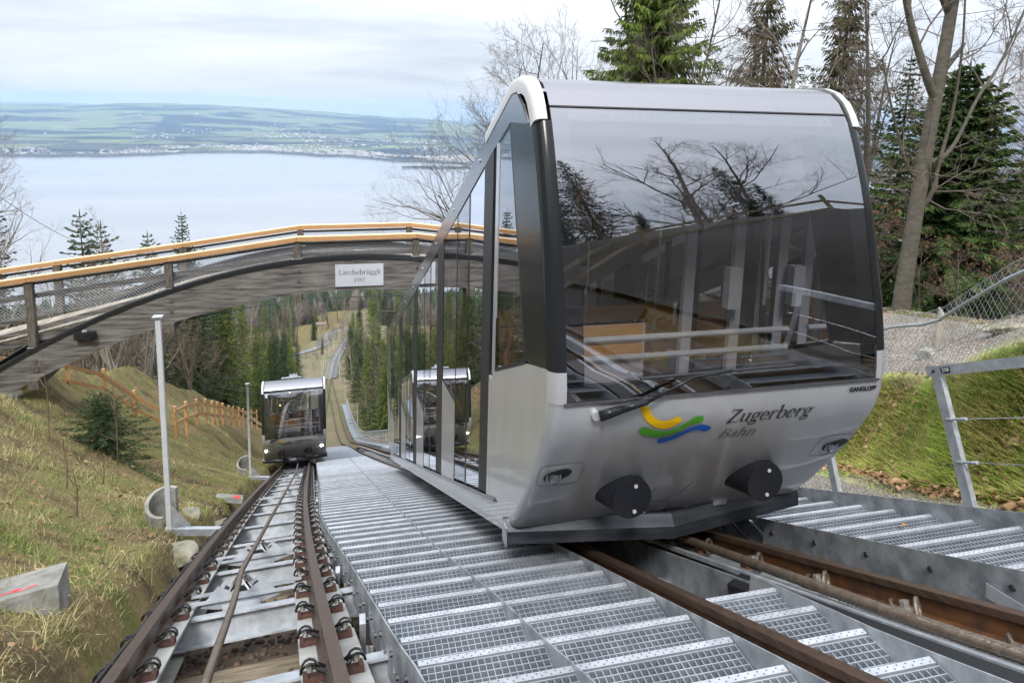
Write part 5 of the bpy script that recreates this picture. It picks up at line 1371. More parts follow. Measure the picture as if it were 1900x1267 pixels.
# panel seams, lamps, buffers, wiper
mb = MB()
for (x0, z0), (x1, z1) in (((-.34, .12), (-.05, .12)), ((-.24, .34), (-.28, .16)), ((.05, .36), (.0, .18)), ((-1.22, 1.235), (1.22, 1.235))):
    a = wrap(x0, z0, .001); b_ = wrap(x1, z1, .001); mb.beam(a, b_, .003, .002, (0, -1, 0))
mb.build('panel_seam', M['bolt_dark'], fp)
for s in (-1, 1):
    c_ = wrap(s * 1.09, .645, 0); nn = Vector((0, -.83, -.55)).normalized(); u_ = Vector((1, 0, 0)); v_ = Vector((0, -.55, .83)).normalized()
    rot = .45
    ring = []; 
    for i in range(22):
        a = 2 * math.pi * i / 22; p_, q_ = .100 * math.cos(a), .068 * math.sin(a)
        ring.append(c_ + u_ * (p_ * math.cos(rot) - q_ * math.sin(rot)) + v_ * (p_ * math.sin(rot) + q_ * math.cos(rot)))
    mb = MB(); mb.prism(ring, nn * -.01, nn * .004); hl = mb.build('headlight', M['black_matte'], CAR)
    lc = c_ - u_ * .028 - v_ * .012
    mb = MB(); mb.disc(lc + nn * .008, (nn + Vector((0, -.4, .4))).normalized(), .054, .012, 18); mb.build('lamp_reflector', M['chrome'], hl)
    mb = MB(); mb.ball(lc + nn * .010, .047, 14, 8, (1, .5, 1)); mb.build('lamp_lens', M['lens'], hl, smooth=True)
    ring = []
    for i in range(24):
        a = 2 * math.pi * i / 24; p_ = .15 * (abs(math.cos(a)) ** .35) * (1 if math.cos(a) > 0 else -1); q_ = .12 * (abs(math.sin(a)) ** .35) * (1 if math.sin(a) > 0 else -1)
        ring.append(wrap(max(min(s * 1.07 + p_, 1.22), -1.22), .645 + q_, .0015))
    mb = MB(); mb.tube(ring, .0011, 4, closed=True); mb.build('lamp_cover_seam', M['bolt_dark'], hl)
    # rubber buffer
    bc = Vector((s * .53, .235, .395))
    mb = MB(); mb.disc(bc + Vector((0, .19, 0)), (0, 1, 0), .150, .36, 32); bf = sharp(mb.build('buffer', M['buffer'], CAR), 40)
    mb = MB(); mb.tube([bc + Vector((0, .03, 0)), bc + Vector((-.01, .10, -.005)), bc + Vector((-.03, .18, -.01)), bc + Vector((-.05, .30, -.02))], [.149, .150, .158, .175], 28); sharp(mb.build('buffer_cowl', M['buffer'], bf), 50)
    mb = MB(); mb.disc(bc + Vector((0, .0, 0)), (0, 1, 0), .146, .02, 32); sharp(mb.build('buffer_face', M['buffer'], bf), 40)
    for dz_ in (-.095, .095):
        mb = MB(); mb.disc(bc + Vector((.022, -.013, dz_)), (0, 1, 0), .014, .008, 10); mb.build('screw', M['white_trim'], bf)
pv = wrap(-.93, 1.18, .03)
mb = MB(); a1 = wrap(-.62, 1.26, .06); a2 = wrap(-.30, 1.395, .055); a3 = wrap(-.02, 1.415, .05)
mb.tube([pv + Vector((0, -.01, 0)), pv.lerp(a1, .45)], [.034, .028], 10); mb.tube([pv.lerp(a1, .4), a1], [.026, .018], 8); mb.tube([a1, a2, a3], [.011, .010, .009], 6)
wp = mb.build('wiper', M['black_gloss'], CAR, smooth=True)
mb = MB(); mb.disc(wrap(-.945, 1.175, .012), (0, 1, 0), .030, .03, 16); mb.build('wiper_hub', M['silver'], wp)
mb = MB(); mb.tube([wrap(x, 1.40 + .012 * (x + .65), .028) for x in np.linspace(-.66, .46, 8)], .010, 5); mb.tube([wrap(x, 1.40 + .012 * (x + .65), .014) for x in np.linspace(-.66, .46, 8)], .006, 4); mb.build('wiper_blade', M['rubber'], wp)
# emblem and lettering
LOGO = {'logo_yellow': [(-.644, 1.207), (-.583, 1.206), (-.566, 1.154), (-.524, 1.107), (-.469, 1.08), (-.413, 1.086), (-.36, 1.113), (-.321, 1.075), (-.359, 1.038), (-.42, 1.013), (-.496, 1.026), (-.565, 1.074), (-.614, 1.132)],
 'logo_green': [(-.633, 1.013), (-.599, 1.055), (-.512, 1.011), (-.424, .991), (-.346, 1.01), (-.295, 1.049), (-.241, 1.091), (-.174, 1.101), (-.167, 1.041), (-.238, 1.036), (-.3, .998), (-.371, .955), (-.462, .944), (-.551, .964)],
 'logo_blue': [(-.452, .932), (-.384, .926), (-.311, .967), (-.249, 1.005), (-.18, 1.023), (-.122, 1.01), (-.08, .983), (-.123, .948), (-.187, .978), (-.247, .966), (-.308, .921), (-.373, .889), (-.456, .879)]}
def smooth_poly(P, it=2):
    for _ in range(it):
        Q = []
        for i in range(len(P)):
            a, b_ = P[i], P[(i + 1) % len(P)]
            Q += [(.78 * a[0] + .22 * b_[0], .78 * a[1] + .22 * b_[1]), (.22 * a[0] + .78 * b_[0], .22 * a[1] + .78 * b_[1])]
        P = Q
    return P
from mathutils.geometry import tessellate_polygon
for i, (nm, pl_) in enumerate(LOGO.items()):
    P_ = smooth_poly(pl_, 1)
    tr = tessellate_polygon([[Vector((p[0], p[1], 0)) for p in P_]])
    mb = MB(); mb.add([wrap(p[0], p[1], .006) for p in P_], [tuple(t_) for t_ in tr]); mb.build('emblem_stripe', M[nm], fp, fix=False)
fr_map = lambda u0, v0: (lambda u, v, d_: wrap(u0 + u, v0 + v, .006 + d_))
q, wd = lettering('Zugerberg'); text_mesh('lettering', 'Zugerberg', M['letter'], .655 / wd, fr_map(.01, 1.012), fp, shear=.22)
q, wd = lettering('Bahn'); text_mesh('lettering', 'Bahn', M['letter'], .285 / wd, fr_map(.0, .866), fp, shear=.28, thin=.62)
def font_local(name, body, m_, size, loc, parent, rot=(math.pi / 2, 0, 0), bold=0.0):
    cu = bpy.data.curves.new(name, 'FONT'); cu.body = body; cu.size = size; cu.extrude = .0008; cu.offset = bold; cu.align_x = 'CENTER'; cu.align_y = 'CENTER'; cu.materials.append(m_)
    o = solid_text(name, cu); o.parent = parent; o.location = loc; o.rotation_euler = rot
    return o
font_local('maker_lettering', 'GANGLOFF', M['letter_black'], .043, (1.045, -.0445, 1.195), fp, bold=.0015)

# ---- cabin: stepped floor, benches, rails, posts
mb = MB(); mb.box(-1.2, 1.2, .45, 1.60, .50, .56); mb.build('cabin_floor', M['interior_dark'], CAR)
mb = MB(); mb.box(-1.2, 1.2, .62, .66, .50, 1.08); mb.build('cab_bulkhead', M['interior_dark'], CAR)
for k in range(5):
    o_ = 2.75 * k; zf = .15 - 1.335 * k
    a, b_ = 1.61 + o_, min(4.34 + o_, 13.4)
    if a > 13: break
    for j in range(2):
        mb = MB(); mb.box(-1.2, 1.2, a + j * 1.38, min(a + (j + 1) * 1.37, b_), zf - .67 * j - .10, zf - .67 * j - .04); mb.build('cabin_floor', M['interior_dark'], CAR)
    if k < 4:
        for x0, x1 in ((-1.15, -.25), (.05, 1.12)):
            for j in (0, 1):
                bd = a + 1.25 + j * 1.2; zb = zf - .67 * j + .36 - (.0 if j == 0 else 0)
                e_ = MB(); e_.box(x0, x1, bd - .42, bd, zb, zb + .035); bn = e_.build('bench', M['bench'], CAR)
                e_ = MB(); e_.box(x0, x1, bd, bd + .03, zb + .12, zb + .28); e_.build('backrest_slat', M['bench'], bn)
                e_ = MB(); e_.box(x0, x1, bd + .005, bd + .035, zb + .31, zb + .47); e_.build('backrest_slat', M['bench'], bn)
                e_ = MB(); e_.box(x0 + .05, x1 - .05, bd - .36, bd - .06, zb - .36, zb - .001); e_.build('bench_base', M['interior_dark'], bn)
    for x in (-.12, .62):
        mb = MB(); mb.tube([(x, a + .7, zf - .04), (x, a + .7, rtop(a + .7) - .10)], .018, 8); mb.build('grab_pole', M['steel'], CAR)
mb = MB(); mb.tube([(-.80, .95, 1.305), (1.15, .95, 1.305)], .026, 8); mb.build('guard_rail', M['mast'], CAR)
mb = MB(); mb.tube([(-.80, .95, 1.150), (1.15, .95, 1.150)], .026, 8); mb.build('guard_rail', M['mast'], CAR)
mb = MB(); mb.tube([(-.85, 2.1, 1.55), (-.1, 2.3, 1.55), (.35, 2.5, 1.72)], .018, 8); mb.build('guard_rail', M['mast'], CAR)
e_ = MB(); e_.box(-.95, .18, 1.66, 1.69, 1.03, 1.17); bn = e_.build('bench', M['bench'], CAR)
e_ = MB(); e_.box(-.95, .18, 1.65, 1.68, .86, .99); e_.build('backrest_slat', M['bench'], bn)
e_ = MB(); e_.box(-.98, .22, 1.70, 1.74, .60, 1.16); e_.build('bench_base', M['interior'], bn)
mb = MB(); mb.box(-1.06, -.82, .85, 1.15, .56, 1.50); mb.box(-1.06, -.99, .85, 1.2, 1.5, 2.75); mb.build('control_desk', M['interior'], CAR)
mb = MB(); mb.tube([(-.30, 2.6, .2), (-.30, 2.6, 2.1)], .05, 4); mb.build('door_portal', M['interior'], CAR)
for x, d_ in ((.62, 1.7), (1.02, 1.55)):
    mb = MB(); mb.box(x - .05, x + .05, d_ - .03, d_ + .03, .3, 2.9); mb.build('door_portal', M['interior'], CAR)
for q_ in ((-.22, 2.7, 1.98), (-.62, 2.3, 1.60)):
    mb = MB(); mb.disc(q_, (0, 1, .4), .03, .02, 10); mb.build('cabin_lamp', M['lamp_warm'], CAR)
mb = MB(); mb.box(.86, .98, 1.40, 1.50, 1.35, 1.72); mb.build('ticket_validator', M['interior'], CAR)
mb = MB(); mb.prism([(-1.14, 1.2, 2.55), (-1.14, 12.8, btop(12.8) - .35), (-1.14, 12.8, btop(12.8) - .02), (-1.14, 1.2, 2.90)], (0, 0, 0), (.03, 0, 0)); mb.build('cantrail_panel', M['interior'], CAR)
mb = MB(); mb.prism([(1.14, 1.2, 2.55), (1.14, 12.8, btop(12.8) - .35), (1.14, 12.8, btop(12.8) - .02), (1.14, 1.2, 2.90)], (0, 0, 0), (-.03, 0, 0)); mb.build('cantrail_panel', M['interior'], CAR)
# downhill end
mb = MB(); mb.add([(-1.2, 13.3, -5.9), (1.2, 13.3, -5.9), (1.2, 13.85, -4.9), (-1.2, 13.85, -4.9)], [(0, 1, 2, 3)]); mb.build('rear_panel', M['silver'], CAR)
mb = MB(); mb.add([(-1.2, 13.85, -4.9), (1.2, 13.85, -4.9), (1.2, 13.93, -3.0), (-1.2, 13.93, -3.0)], [(0, 1, 2, 3)]); mb.build('rear_window', M['glass_front'], CAR)

# second car farther down the left track
CAR2 = copy_tree(CAR)
CAR2.location = (-1.78, 27.4, float(zt(27.4)) - .01); CAR2.rotation_euler = (RAD(1.5), 0, RAD(2.4))
tag(CAR2, 'small distant silver funicular car with lit headlamps coming up the left track', 'funicular car')
for ch in CAR2.children_recursive:
    if ch.name.startswith(('lamp_reflector', 'lamp_lens')):
        ch.material_slots[0].link = 'OBJECT'; ch.material_slots[0].material = M['lamp_on']
font_local('car_number', '2', M['letter_white'], .20, (-1.06, .40, 2.93), CAR2, rot=(RAD(70), 0, 0), bold=.006)
mb = MB(); mb.box(-.55, .25, 2.6, 2.66, 2.62, 2.66); mb.box(-.22, .12, 2.5, 2.7, 2.66, 2.72)
for i in range(5): mb.box(-.20 + .065 * i, -.165 + .065 * i, 2.55, 2.6, 2.72, 2.82)
o = mb.build('roof_fitting', M['galv'], CAR2)
o.location = (0, 0, .06)
# ------------------------------------------------------------------ trees
def frame_of(d):
    d = np.asarray(d, float); a = np.array([0, 0, 1.]) if abs(d[2]) < .9 else np.array([1., 0, 0])
    u = np.cross(d, a); u /= np.linalg.norm(u); return u, np.cross(u, d)
class Tubes:
    """thin tapered tubes gathered as numpy triangles"""
    def __init__(s): s.V = []; s.T = []; s.n = 0
    def add(s, pts, rad, k):
        pts = np.asarray(pts, float); m_ = len(pts)
        t = np.gradient(pts, axis=0); t /= np.linalg.norm(t, axis=1)[:, None] + 1e-9
        u, w_ = frame_of(t[0]); a = np.arange(k) * 2 * np.pi / k
        ring = np.cos(a)[:, None] * u + np.sin(a)[:, None] * w_
        V = pts[:, None, :] + ring[None] * np.asarray(rad)[:, None, None]
        i = np.arange(m_ - 1)[:, None] * k; j = np.arange(k)[None]; j2 = (j + 1) % k
        q = np.stack([i + j, i + j2, i + k + j2, i + k + j], -1).reshape(-1, 4) + s.n
        s.V.append(V.reshape(-1, 3)); s.T.append(np.concatenate([q[:, [0, 1, 2]], q[:, [0, 2, 3]]])); s.n += m_ * k
    def mesh(s, name, m_, smooth=True):
        me = np_mesh(name, np.concatenate(s.V), np.concatenate(s.T), m_)
        if smooth: me.polygons.foreach_set('use_smooth', np.ones(len(me.polygons), bool))
        return me

def spruce(seed, Hh, rad, bark, needle, whorl=.34, nb=7, step=.10, tw=.42, hang=.35, bare=.06, thin=1.0, gap=.0, wide=.055, up=.25):
    """trunk mesh and crown mesh of a conifer with drooping sprays of needles"""
    g = np.random.default_rng(seed)
    tb = Tubes()
    hs = np.linspace(0, Hh, 12); off = np.cumsum(g.normal(0, .012 * Hh / 12, (12, 2)), 0)
    tb.add(np.stack([off[:, 0], off[:, 1], hs], 1), (.011 * Hh + .03) * (1 - hs / Hh * .95), 8)
    base, tip, wid = [], [], []
    h = Hh * bare
    while h < Hh * .985:
        f_ = h / Hh
        L_ = rad * (1 - f_) ** .82 * (0.55 + .45 * min(1, f_ / .12 + .35)) + .12
        n = nb + int(g.integers(-1, 2)); a0 = g.uniform(0, 6.28)
        for b_ in range(n):
            if g.random() < gap: continue
            az = a0 + 6.283 * b_ / n + g.normal(0, .22); L = L_ * g.uniform(.45, 1.18) * (1 + .22 * math.sin(2 * az + seed + h * .9))
            rise = up * (f_ * 1.5 - .55) + g.normal(0, .06)
            ks = np.linspace(0, 1, 6)
            px_ = np.stack([np.cos(az) * L * ks, np.sin(az) * L * ks, L * (rise * ks - .34 * ks ** 2 * (1 - .6 * f_) + .16 * ks ** 4)], 1)
            c = np.array([np.interp(h, hs, off[:, 0]), np.interp(h, hs, off[:, 1]), h])
            P = px_ + c
            tb.add(P[[0, 2, 5]], np.array([.010, .007, .003]) * (.4 + .3 * L), 3)
            m_ = max(4, int(L / step))
            s_ = (np.arange(m_) + g.random(m_)) / m_ * .93 + .07
            q = np.stack([np.interp(s_, ks, P[:, i]) for i in range(3)], 1)
            side = np.where(np.arange(m_) % 2 == 0, 1, -1)
            l_ = tw * (.35 + .65 * (1 - s_)) * min(1, L / 1.1 + .25) * g.uniform(.6, 1.2, m_)
            ang = az + side * g.uniform(.5, 1.15, m_)
            dv = np.stack([np.cos(ang), np.sin(ang), -hang * g.uniform(.4, 1.6, m_)], 1); dv /= np.linalg.norm(dv, axis=1)[:, None]
            base.append(q); tip.append(q + dv * l_[:, None]); wid.append(wide * (.6 + .8 * g.random(m_)) * (.6 + .4 * l_ / tw))
            e_ = P[-1]; base.append(P[-2][None]); tip.append((e_ + (e_ - P[-2]) * .3)[None]); wid.append(np.array([wide]))
        h += whorl * g.uniform(.7, 1.25) * (.55 + .45 * (1 - f_))
    base.append(np.array([[off[-1, 0], off[-1, 1], Hh * .95]])); tip.append(np.array([[off[-1, 0], off[-1, 1], Hh * 1.02]])); wid.append(np.array([.03]))
    B = np.concatenate(base); T = np.concatenate(tip); W = np.concatenate(wid) * thin
    D = T - B; l = np.linalg.norm(D, axis=1)[:, None] + 1e-9; d = D / l
    rnd = g.normal(0, 1, D.shape); S = np.cross(d, rnd); S /= np.linalg.norm(S, axis=1)[:, None] + 1e-9
    up_ = np.cross(S, d)
    mid = B + D * .42
    n = len(B)
    # two crossed blades per spray with a ragged outline
    V = np.stack([B, mid + S * W[:, None], T, mid - S * W[:, None], B + D * .1, mid + up_ * W[:, None] * .8 + D * .1, T - D * .08, mid - up_ * W[:, None] * .8 + D * .15], 1)
    t0 = np.array([(0, 1, 2), (0, 2, 3), (4, 5, 6), (4, 6, 7)])
    Tt = t0[None] + 8 * np.arange(n)[:, None, None]
    return tb.mesh('trunk', bark), np_mesh('crown', V.reshape(-1, 3), Tt.reshape(-1, 3), needle)

def bare_tree(seed, Hh, bark, twig, nl=14, spread=.75, clear=.3, lv=(6, 5, 4), lean=(0, 0), r0=None, fork=False, limblen=.42, leaf=None, stems=1):
    g = np.random.default_rng(seed); tb = Tubes(); tw_ = Tubes(); lf = []
    r0 = r0 or Hh * .012
    def path(p, d, L, n, wig, lift):
        pts = [np.array(p, float)]; d = np.array(d, float)
        for i in range(n):
            d = d + g.normal(0, wig, 3) + np.array([0, 0, lift]); d /= np.linalg.norm(d)
            pts.append(pts[-1] + d * L / n)
        return np.array(pts), d
    def side_dir(t, ang):
        u, w_ = frame_of(t); a = g.uniform(0, 6.283); s = u * math.cos(a) + w_ * math.sin(a)
        return t * math.cos(ang) + s * math.sin(ang)
    def rec(p, d, L, r, lvl):
        n = 5 if lvl == 0 else (4 if lvl == 1 else 3)
        pts, dl = path(p, d, L, n, .13 if lvl < 2 else .18, .07 if lvl < 2 else .05)
        rad = np.linspace(r, max(r * .32, .0028), n + 1)
        (tb if lvl == 0 else tw_).add(pts, rad, 5 if lvl == 0 else (4 if lvl == 1 else 3))
        if lvl < len(lv):
            m_ = lv[lvl]
            for k in range(m_):
                s = g.uniform(.22, .98) if k else .97
                q = np.array([np.interp(s * n, np.arange(n + 1), pts[:, i]) for i in range(3)])
                i0 = min(int(s * n), n - 1); t = pts[i0 + 1] - pts[i0]; t /= np.linalg.norm(t)
                rec(q, side_dir(t, g.uniform(.35, .95)), L * g.uniform(.34, .62) * (1.15 - .35 * s), max(r * (1 - .65 * s) * .6, .003), lvl + 1)
        elif leaf is not None and g.random() < leaf:
            lf.append(pts[g.integers(0, n + 1)])
    for sidx in range(stems):
        d = np.array([lean[0] + (g.normal(0, .22) if stems > 1 else 0), lean[1] + (g.normal(0, .22) if stems > 1 else 0), 1.]); d /= np.linalg.norm(d)
        hh = Hh * (1 if sidx == 0 else g.uniform(.6, .95))
        pts, _ = path((g.normal(0, .1) if stems > 1 else 0, g.normal(0, .1) if stems > 1 else 0, -.3), d, hh, 10, .05, .02)
        rs = r0 * (1 - np.linspace(0, .93, 11)) ** .9 + .004
        tb.add(pts, rs, 9)
        for k in range(max(3, nl // stems)):
            s = clear + (1 - clear) * ((k + g.random()) / max(3, nl // stems)) ** .9
            q = np.array([np.interp(s * 10, np.arange(11), pts[:, i]) for i in range(3)]); i0 = min(int(s * 10), 9)
            t = pts[i0 + 1] - pts[i0]; t /= np.linalg.norm(t)
            L = Hh * limblen * (1.12 - s) * g.uniform(.7, 1.2) + .3
            rec(q, side_dir(t, spread * g.uniform(.65, 1.2)), L, np.interp(s * 10, np.arange(11), rs) * .55, 0)
    return tb.mesh('trunk', bark), tw_.mesh('twigs', twig), (np.array(lf) if lf else None)

def leaves_mesh(P, size, m_, seed):
    g = np.random.default_rng(seed); n = len(P)
    a = g.normal(0, 1, (n, 3)); a /= np.linalg.norm(a, axis=1)[:, None]; b_ = np.cross(a, g.normal(0, 1, (n, 3))); b_ /= np.linalg.norm(b_, axis=1)[:, None]
    s = size * g.uniform(.6, 1.3, n)[:, None]
    V = np.stack([P, P + a * s + b_ * s * .5, P + a * s * 2, P + a * s - b_ * s * .5], 1)
    T = np.array([(0, 1, 2), (0, 2, 3)])[None] + 4 * np.arange(n)[:, None, None]
    return np_mesh('withered_leaves', V.reshape(-1, 3), T.reshape(-1, 3), m_)

def plant(name, parts, loc, label, cat, group=None, rot=0.0, sc=1.0, scz=None):
    e_ = empty(name, loc, label, cat, group); e_.rotation_euler = (0, 0, rot); e_.scale = (sc, sc, scz or sc)
    for nm, me in parts:
        o = bpy.data.objects.new(nm, me); link(o, e_)
    return e_
def conifer(meshes): return [('trunk', meshes[0]), ('crown', meshes[1])]
def bare(meshes): return [('trunk', meshes[0]), ('crown', meshes[1])] + ([('withered_leaves', meshes[3])] if len(meshes) > 3 else [])

M['needle_fir'] = leaf_mat('grey_green_fir_needles', (0.035, 0.055, 0.030), (0.12, 0.155, 0.075), (0.070, 0.100, 0.050))
M['needle_mid'] = leaf_mat('green_fir_needles', (0.022, 0.048, 0.014), (0.12, 0.165, 0.045), (0.055, 0.092, 0.024))
SP = [spruce(1, 15, 2.7, M['bark_dark'], M['needle'], whorl=.36, step=.11, tw=.5, hang=.5),
      spruce(2, 15, 2.5, M['bark_dark'], M['needle_dark'], whorl=.38, step=.11, tw=.48, hang=.35),
      spruce(3, 15, 2.9, M['bark_dark'], M['needle_bright'], whorl=.36, step=.11, tw=.52, hang=.6)]
SPY = spruce(4, 9, 2.5, M['bark_dark'], M['needle_fir'], whorl=.36, nb=6, step=.08, tw=.42, hang=-.05, gap=.10, up=.5)
BIG = spruce(5, 22, 4.7, M['bark_dark'], M['needle_bright'], whorl=.32, nb=9, step=.042, tw=.72, hang=1.5, wide=.048, up=.15)
FIR = spruce(6, 8, 3.3, M['bark_dark'], M['needle_mid'], whorl=.20, nb=9, step=.026, tw=.52, hang=.4, wide=.042, bare=.03, up=.3)
SPR = spruce(7, 22, 4.2, M['bark'], M['needle_brown'], whorl=.40, nb=7, step=.05, tw=.7, hang=1.2, gap=.14, wide=.034, up=.1)
SHR = spruce(8, 1.9, 1.15, M['bark_dark'], M['needle'], whorl=.10, nb=8, step=.028, tw=.20, hang=.05, wide=.016, bare=.02, up=.5)
BT = [bare_tree(21, 16, M['bark_dark'], M['twig'], nl=15, lv=(6, 5, 4), spread=.8),
      bare_tree(22, 16, M['bark'], M['twig'], nl=13, lv=(6, 5, 4), spread=.6, clear=.22, stems=3),
      bare_tree(23, 16, M['bark_pale'], M['twig_warm'], nl=14, lv=(6, 5, 4), spread=.9, clear=.15)]
BTS = bare_tree(24, 17, M['bark_dark'], M['twig'], nl=20, lv=(7, 6, 4), spread=1.15, clear=.3, limblen=.5, r0=.16)
BUSH = [bare_tree(31, 4.5, M['twig'], M['twig_warm'], nl=14, lv=(5, 4, 3), spread=.7, clear=.05, stems=5, r0=.035),
        bare_tree(32, 4.5, M['bark_pale'], M['twig'], nl=15, lv=(5, 4, 3), spread=.9, clear=.05, stems=5, r0=.04)]
b_ = bare_tree(33, 5, M['bark_dark'], M['twig'], nl=14, lv=(5, 4, 3), spread=1.1, clear=.1, leaf=.5)
BEECHLING = (b_[0], b_[1], None, leaves_mesh(b_[2], .045, M['beech_leaf'], 5))

# ---- the big beech on the right, its limbs set as they grow
def big_beech():
    tb = Tubes(); tw_ = Tubes(); g = np.random.default_rng(77)
    trunk = np.array([(0, 0, -1.2), (.03, 0, .3), (.12, .02, 1.8), (.26, .05, 3.6), (.42, .08, 5.2), (.55, .1, 7.0), (.68, .1, 9.5), (.8, .1, 12.5)])
    tr = np.array([.21, .175, .158, .145, .128, .105, .078, .03]); tb.add(trunk, tr, 14)
    limbs = [((0.31, .05, 4.1), [(-.35, 0, .55), (-.85, .1, 1.7), (-1.2, .1, 2.7), (-1.7, .1, 3.6), (-2.6, .2, 4.4)], .10),
             ((-0.80, .1, 6.6), [(.1, 0, .9), (.0, 0, 1.9), (-.1, 0, 3.5)], .05),
             ((0.47, .1, 5.9), [(-.35, 0, .5), (-.75, 0, 1.2), (-1.05, .1, 2.3), (-1.2, .1, 3.6)], .085),
             ((0.51, .1, 6.4), [(.15, -.1, .6), (.12, -.1, 1.4), (-.25, -.1, 2.2), (-.2, 0, 3.4)], .10),
             ((0.19, .1, 2.7), [(.5, -.1, .15), (.9, 0, .55), (1.3, 0, 1.5), (1.9, .1, 2.2), (2.4, .1, 3.4), (2.7, .1, 4.6)], .065),
             ((0.11, .1, 1.6), [(.3, -.15, .35), (.35, -.2, 1.2), (.55, -.2, 2.2), (.6, -.2, 3.6), (.45, -.2, 5.0)], .07),
             ((0.17, .1, 2.4), [(-.35, -.1, .1), (-.75, -.2, .6), (-1.2, -.2, 1.7), (-1.5, -.2, 2.5)], .045),
             ((0.36, .1, 4.6), [(.45, 0, .55), (.6, 0, .75)], .075),
             ((0.57, .1, 7.4), [(.6, 0, .5), (1.6, .1, 1.0), (2.8, .2, 1.2), (4, .2, 1.8)], .06),
             ((0.63, .1, 8.5), [(-.6, 0, .6), (-1.5, 0, 1.2), (-2.6, 0, 1.5)], .06)]
    def twigs(p, d, L, r, lvl):
        pts = [np.array(p)]; d = np.array(d, float) / np.linalg.norm(d)
        for i in range(3):
            d = d + g.normal(0, .2, 3) + np.array([0, 0, .05]); d /= np.linalg.norm(d); pts.append(pts[-1] + d * L / 3)
        tw_.add(np.array(pts), np.linspace(r, .003, 4), 3)
        if lvl < 3:
            for k in range(4 if lvl < 2 else 3):
                s = g.uniform(.3, 1); q = np.array(pts)[min(int(s * 3), 2)] * (1 - (s * 3) % 1) + np.array(pts)[min(int(s * 3) + 1, 3)] * ((s * 3) % 1)
                twigs(q, d + g.normal(0, .6, 3), L * g.uniform(.4, .65), max(r * .5, .003), lvl + 1)
    for o_, pts, r in limbs:
        P = np.array([(0, 0, 0)] + pts) + np.array(o_)
        # smooth the limb
        k = np.linspace(0, len(P) - 1, 3 * len(P)); P2 = np.stack([np.interp(k, np.arange(len(P)), P[:, i]) for i in range(3)], 1)
        P2[1:-1] = (P2[:-2] + P2[1:-1] * 2 + P2[2:]) / 4
        tb.add(P2, np.linspace(r, r * .35, len(P2)), 7)
        if len(pts) > 2:
            for j in range(9):
                i = g.integers(3, len(P2)); d = P2[i] - P2[i - 1]
                twigs(P2[i], d / np.linalg.norm(d) + g.normal(0, .7, 3), g.uniform(.7, 1.7), r * .32, 0)
    for j in range(9):
        s = g.uniform(.15, .95); i = s * 7; q = np.array([np.interp(i, np.arange(8), trunk[:, c_]) for c_ in range(3)])
        twigs(q, np.array([g.normal(0, 1), g.normal(0, 1), .3]), g.uniform(.8, 2.0), .016, 0)
    return tb.mesh('trunk', M['bark']), tw_.mesh('twigs', M['twig'])
bb = big_beech()
plant('beech_tree', [('trunk', bb[0]), ('crown', bb[1])], (12.35, 12.3, -3.6), 'large bare beech with thick grey leaning trunk right of the big car', 'tree')
plant('fir_tree', conifer(FIR), (15.6, 14.2, gz(15.6, 14.2) - .4), 'bushy green fir with layered branches beside the big beech trunk', 'tree', sc=.95, rot=1.0)
plant('spruce_tree', conifer(BIG), (12.2, 25.5, gz(12.2, 25.5) - 1), 'tall bright green spruce with hanging sprays directly above the car roof', 'tree', sc=1.0)
plant('spruce_tree', conifer(SHR), (-4.75, 15.0, gz(-4.75, 15) - .25), 'small bushy young spruce on the left grass slope', 'shrub', sc=1.12, scz=.82)
for i, (x, y, s, rt, lb) in enumerate([(20.3, 30, 1.12, 0, 'thin brownish spruce, left one of the pair above the right end of the car roof'), (21.4, 26, 1.0, 2.1, 'thin brownish spruce, right one of the pair above the right end of the car roof')]):
    plant('spruce_tree', conifer(SPR), (x, y, gz(x, y) - 1), lb, 'tree', 'sparse spruces behind the car roof', rt, s)
GB = 'bare trees around the clearing'
for i, (k, x, y, s, rt, lb) in enumerate([
    (3, 6.4, 28, 1.1, .6, 'bare tree reaching over the lake left of the big car roof'), (3, 8.6, 34, 1.25, 2.2, 'slender bare tree behind the left corner of the car roof'),
    (1, 11.6, 36, 1.7, 1.2, 'wide many-stemmed bare tree left of the tall green spruce'), (1, 13.9, 24.5, 1.15, 4.0, 'bare stems leaning right just beside the tall green spruce'),
    (2, 17.6, 25, 1.15, 2.6, 'tangled pale bare tree between the green and brownish spruces'), (0, 18.9, 22, .9, 5.1, 'thin pale bare tree over the right end of the car roof')]):
    plant('bare_tree', bare((BT + [BTS])[k]), (x, y, gz(x, y) - .5), lb, 'tree', GB, rt, s)
# thicket and trees filling the right background
gg = random.Random(5)
for i in range(60):
    y = gg.uniform(13, 36); x = gg.uniform(13.5, 40)
    if abs(x - 15.6) < 2.0 and y < 17: continue
    plant('bare_bush', bare(BUSH[i % 2]), (x, y, gz(x, y) - .2), 'brown leafless bush in the undergrowth right of the big car', 'bush', 'leafless bushes in the right undergrowth', gg.uniform(0, 6), gg.uniform(.8, 1.4))
for i in range(7):
    x, y = [(12.9, 11.4), (13.4, 12.8), (12.6, 13.6), (14.2, 10.9), (12.2, 15.2), (16.6, 12.2), (13.2, 9.6)][i]
    plant('beech_sapling', bare(BEECHLING), (x, y, gz(x, y) - .1), 'beech sapling with withered orange leaves at the foot of the big beech', 'sapling', 'beech saplings beside the big beech', gg.uniform(0, 6), gg.uniform(.32, .6))
for i in range(64):
    x = gg.uniform(17, 60); y = gg.uniform(15, 50)
    if x / y < .62 or x / y > 2.2: continue
    plant('bare_tree', bare((BT + [BTS])[i % 4]), (x, y, gz(x, y) - .5), 'bare tree in the brown wood on the far right', 'tree', 'bare trees of the right-hand wood', gg.uniform(0, 6), gg.uniform(.7, 1.1))
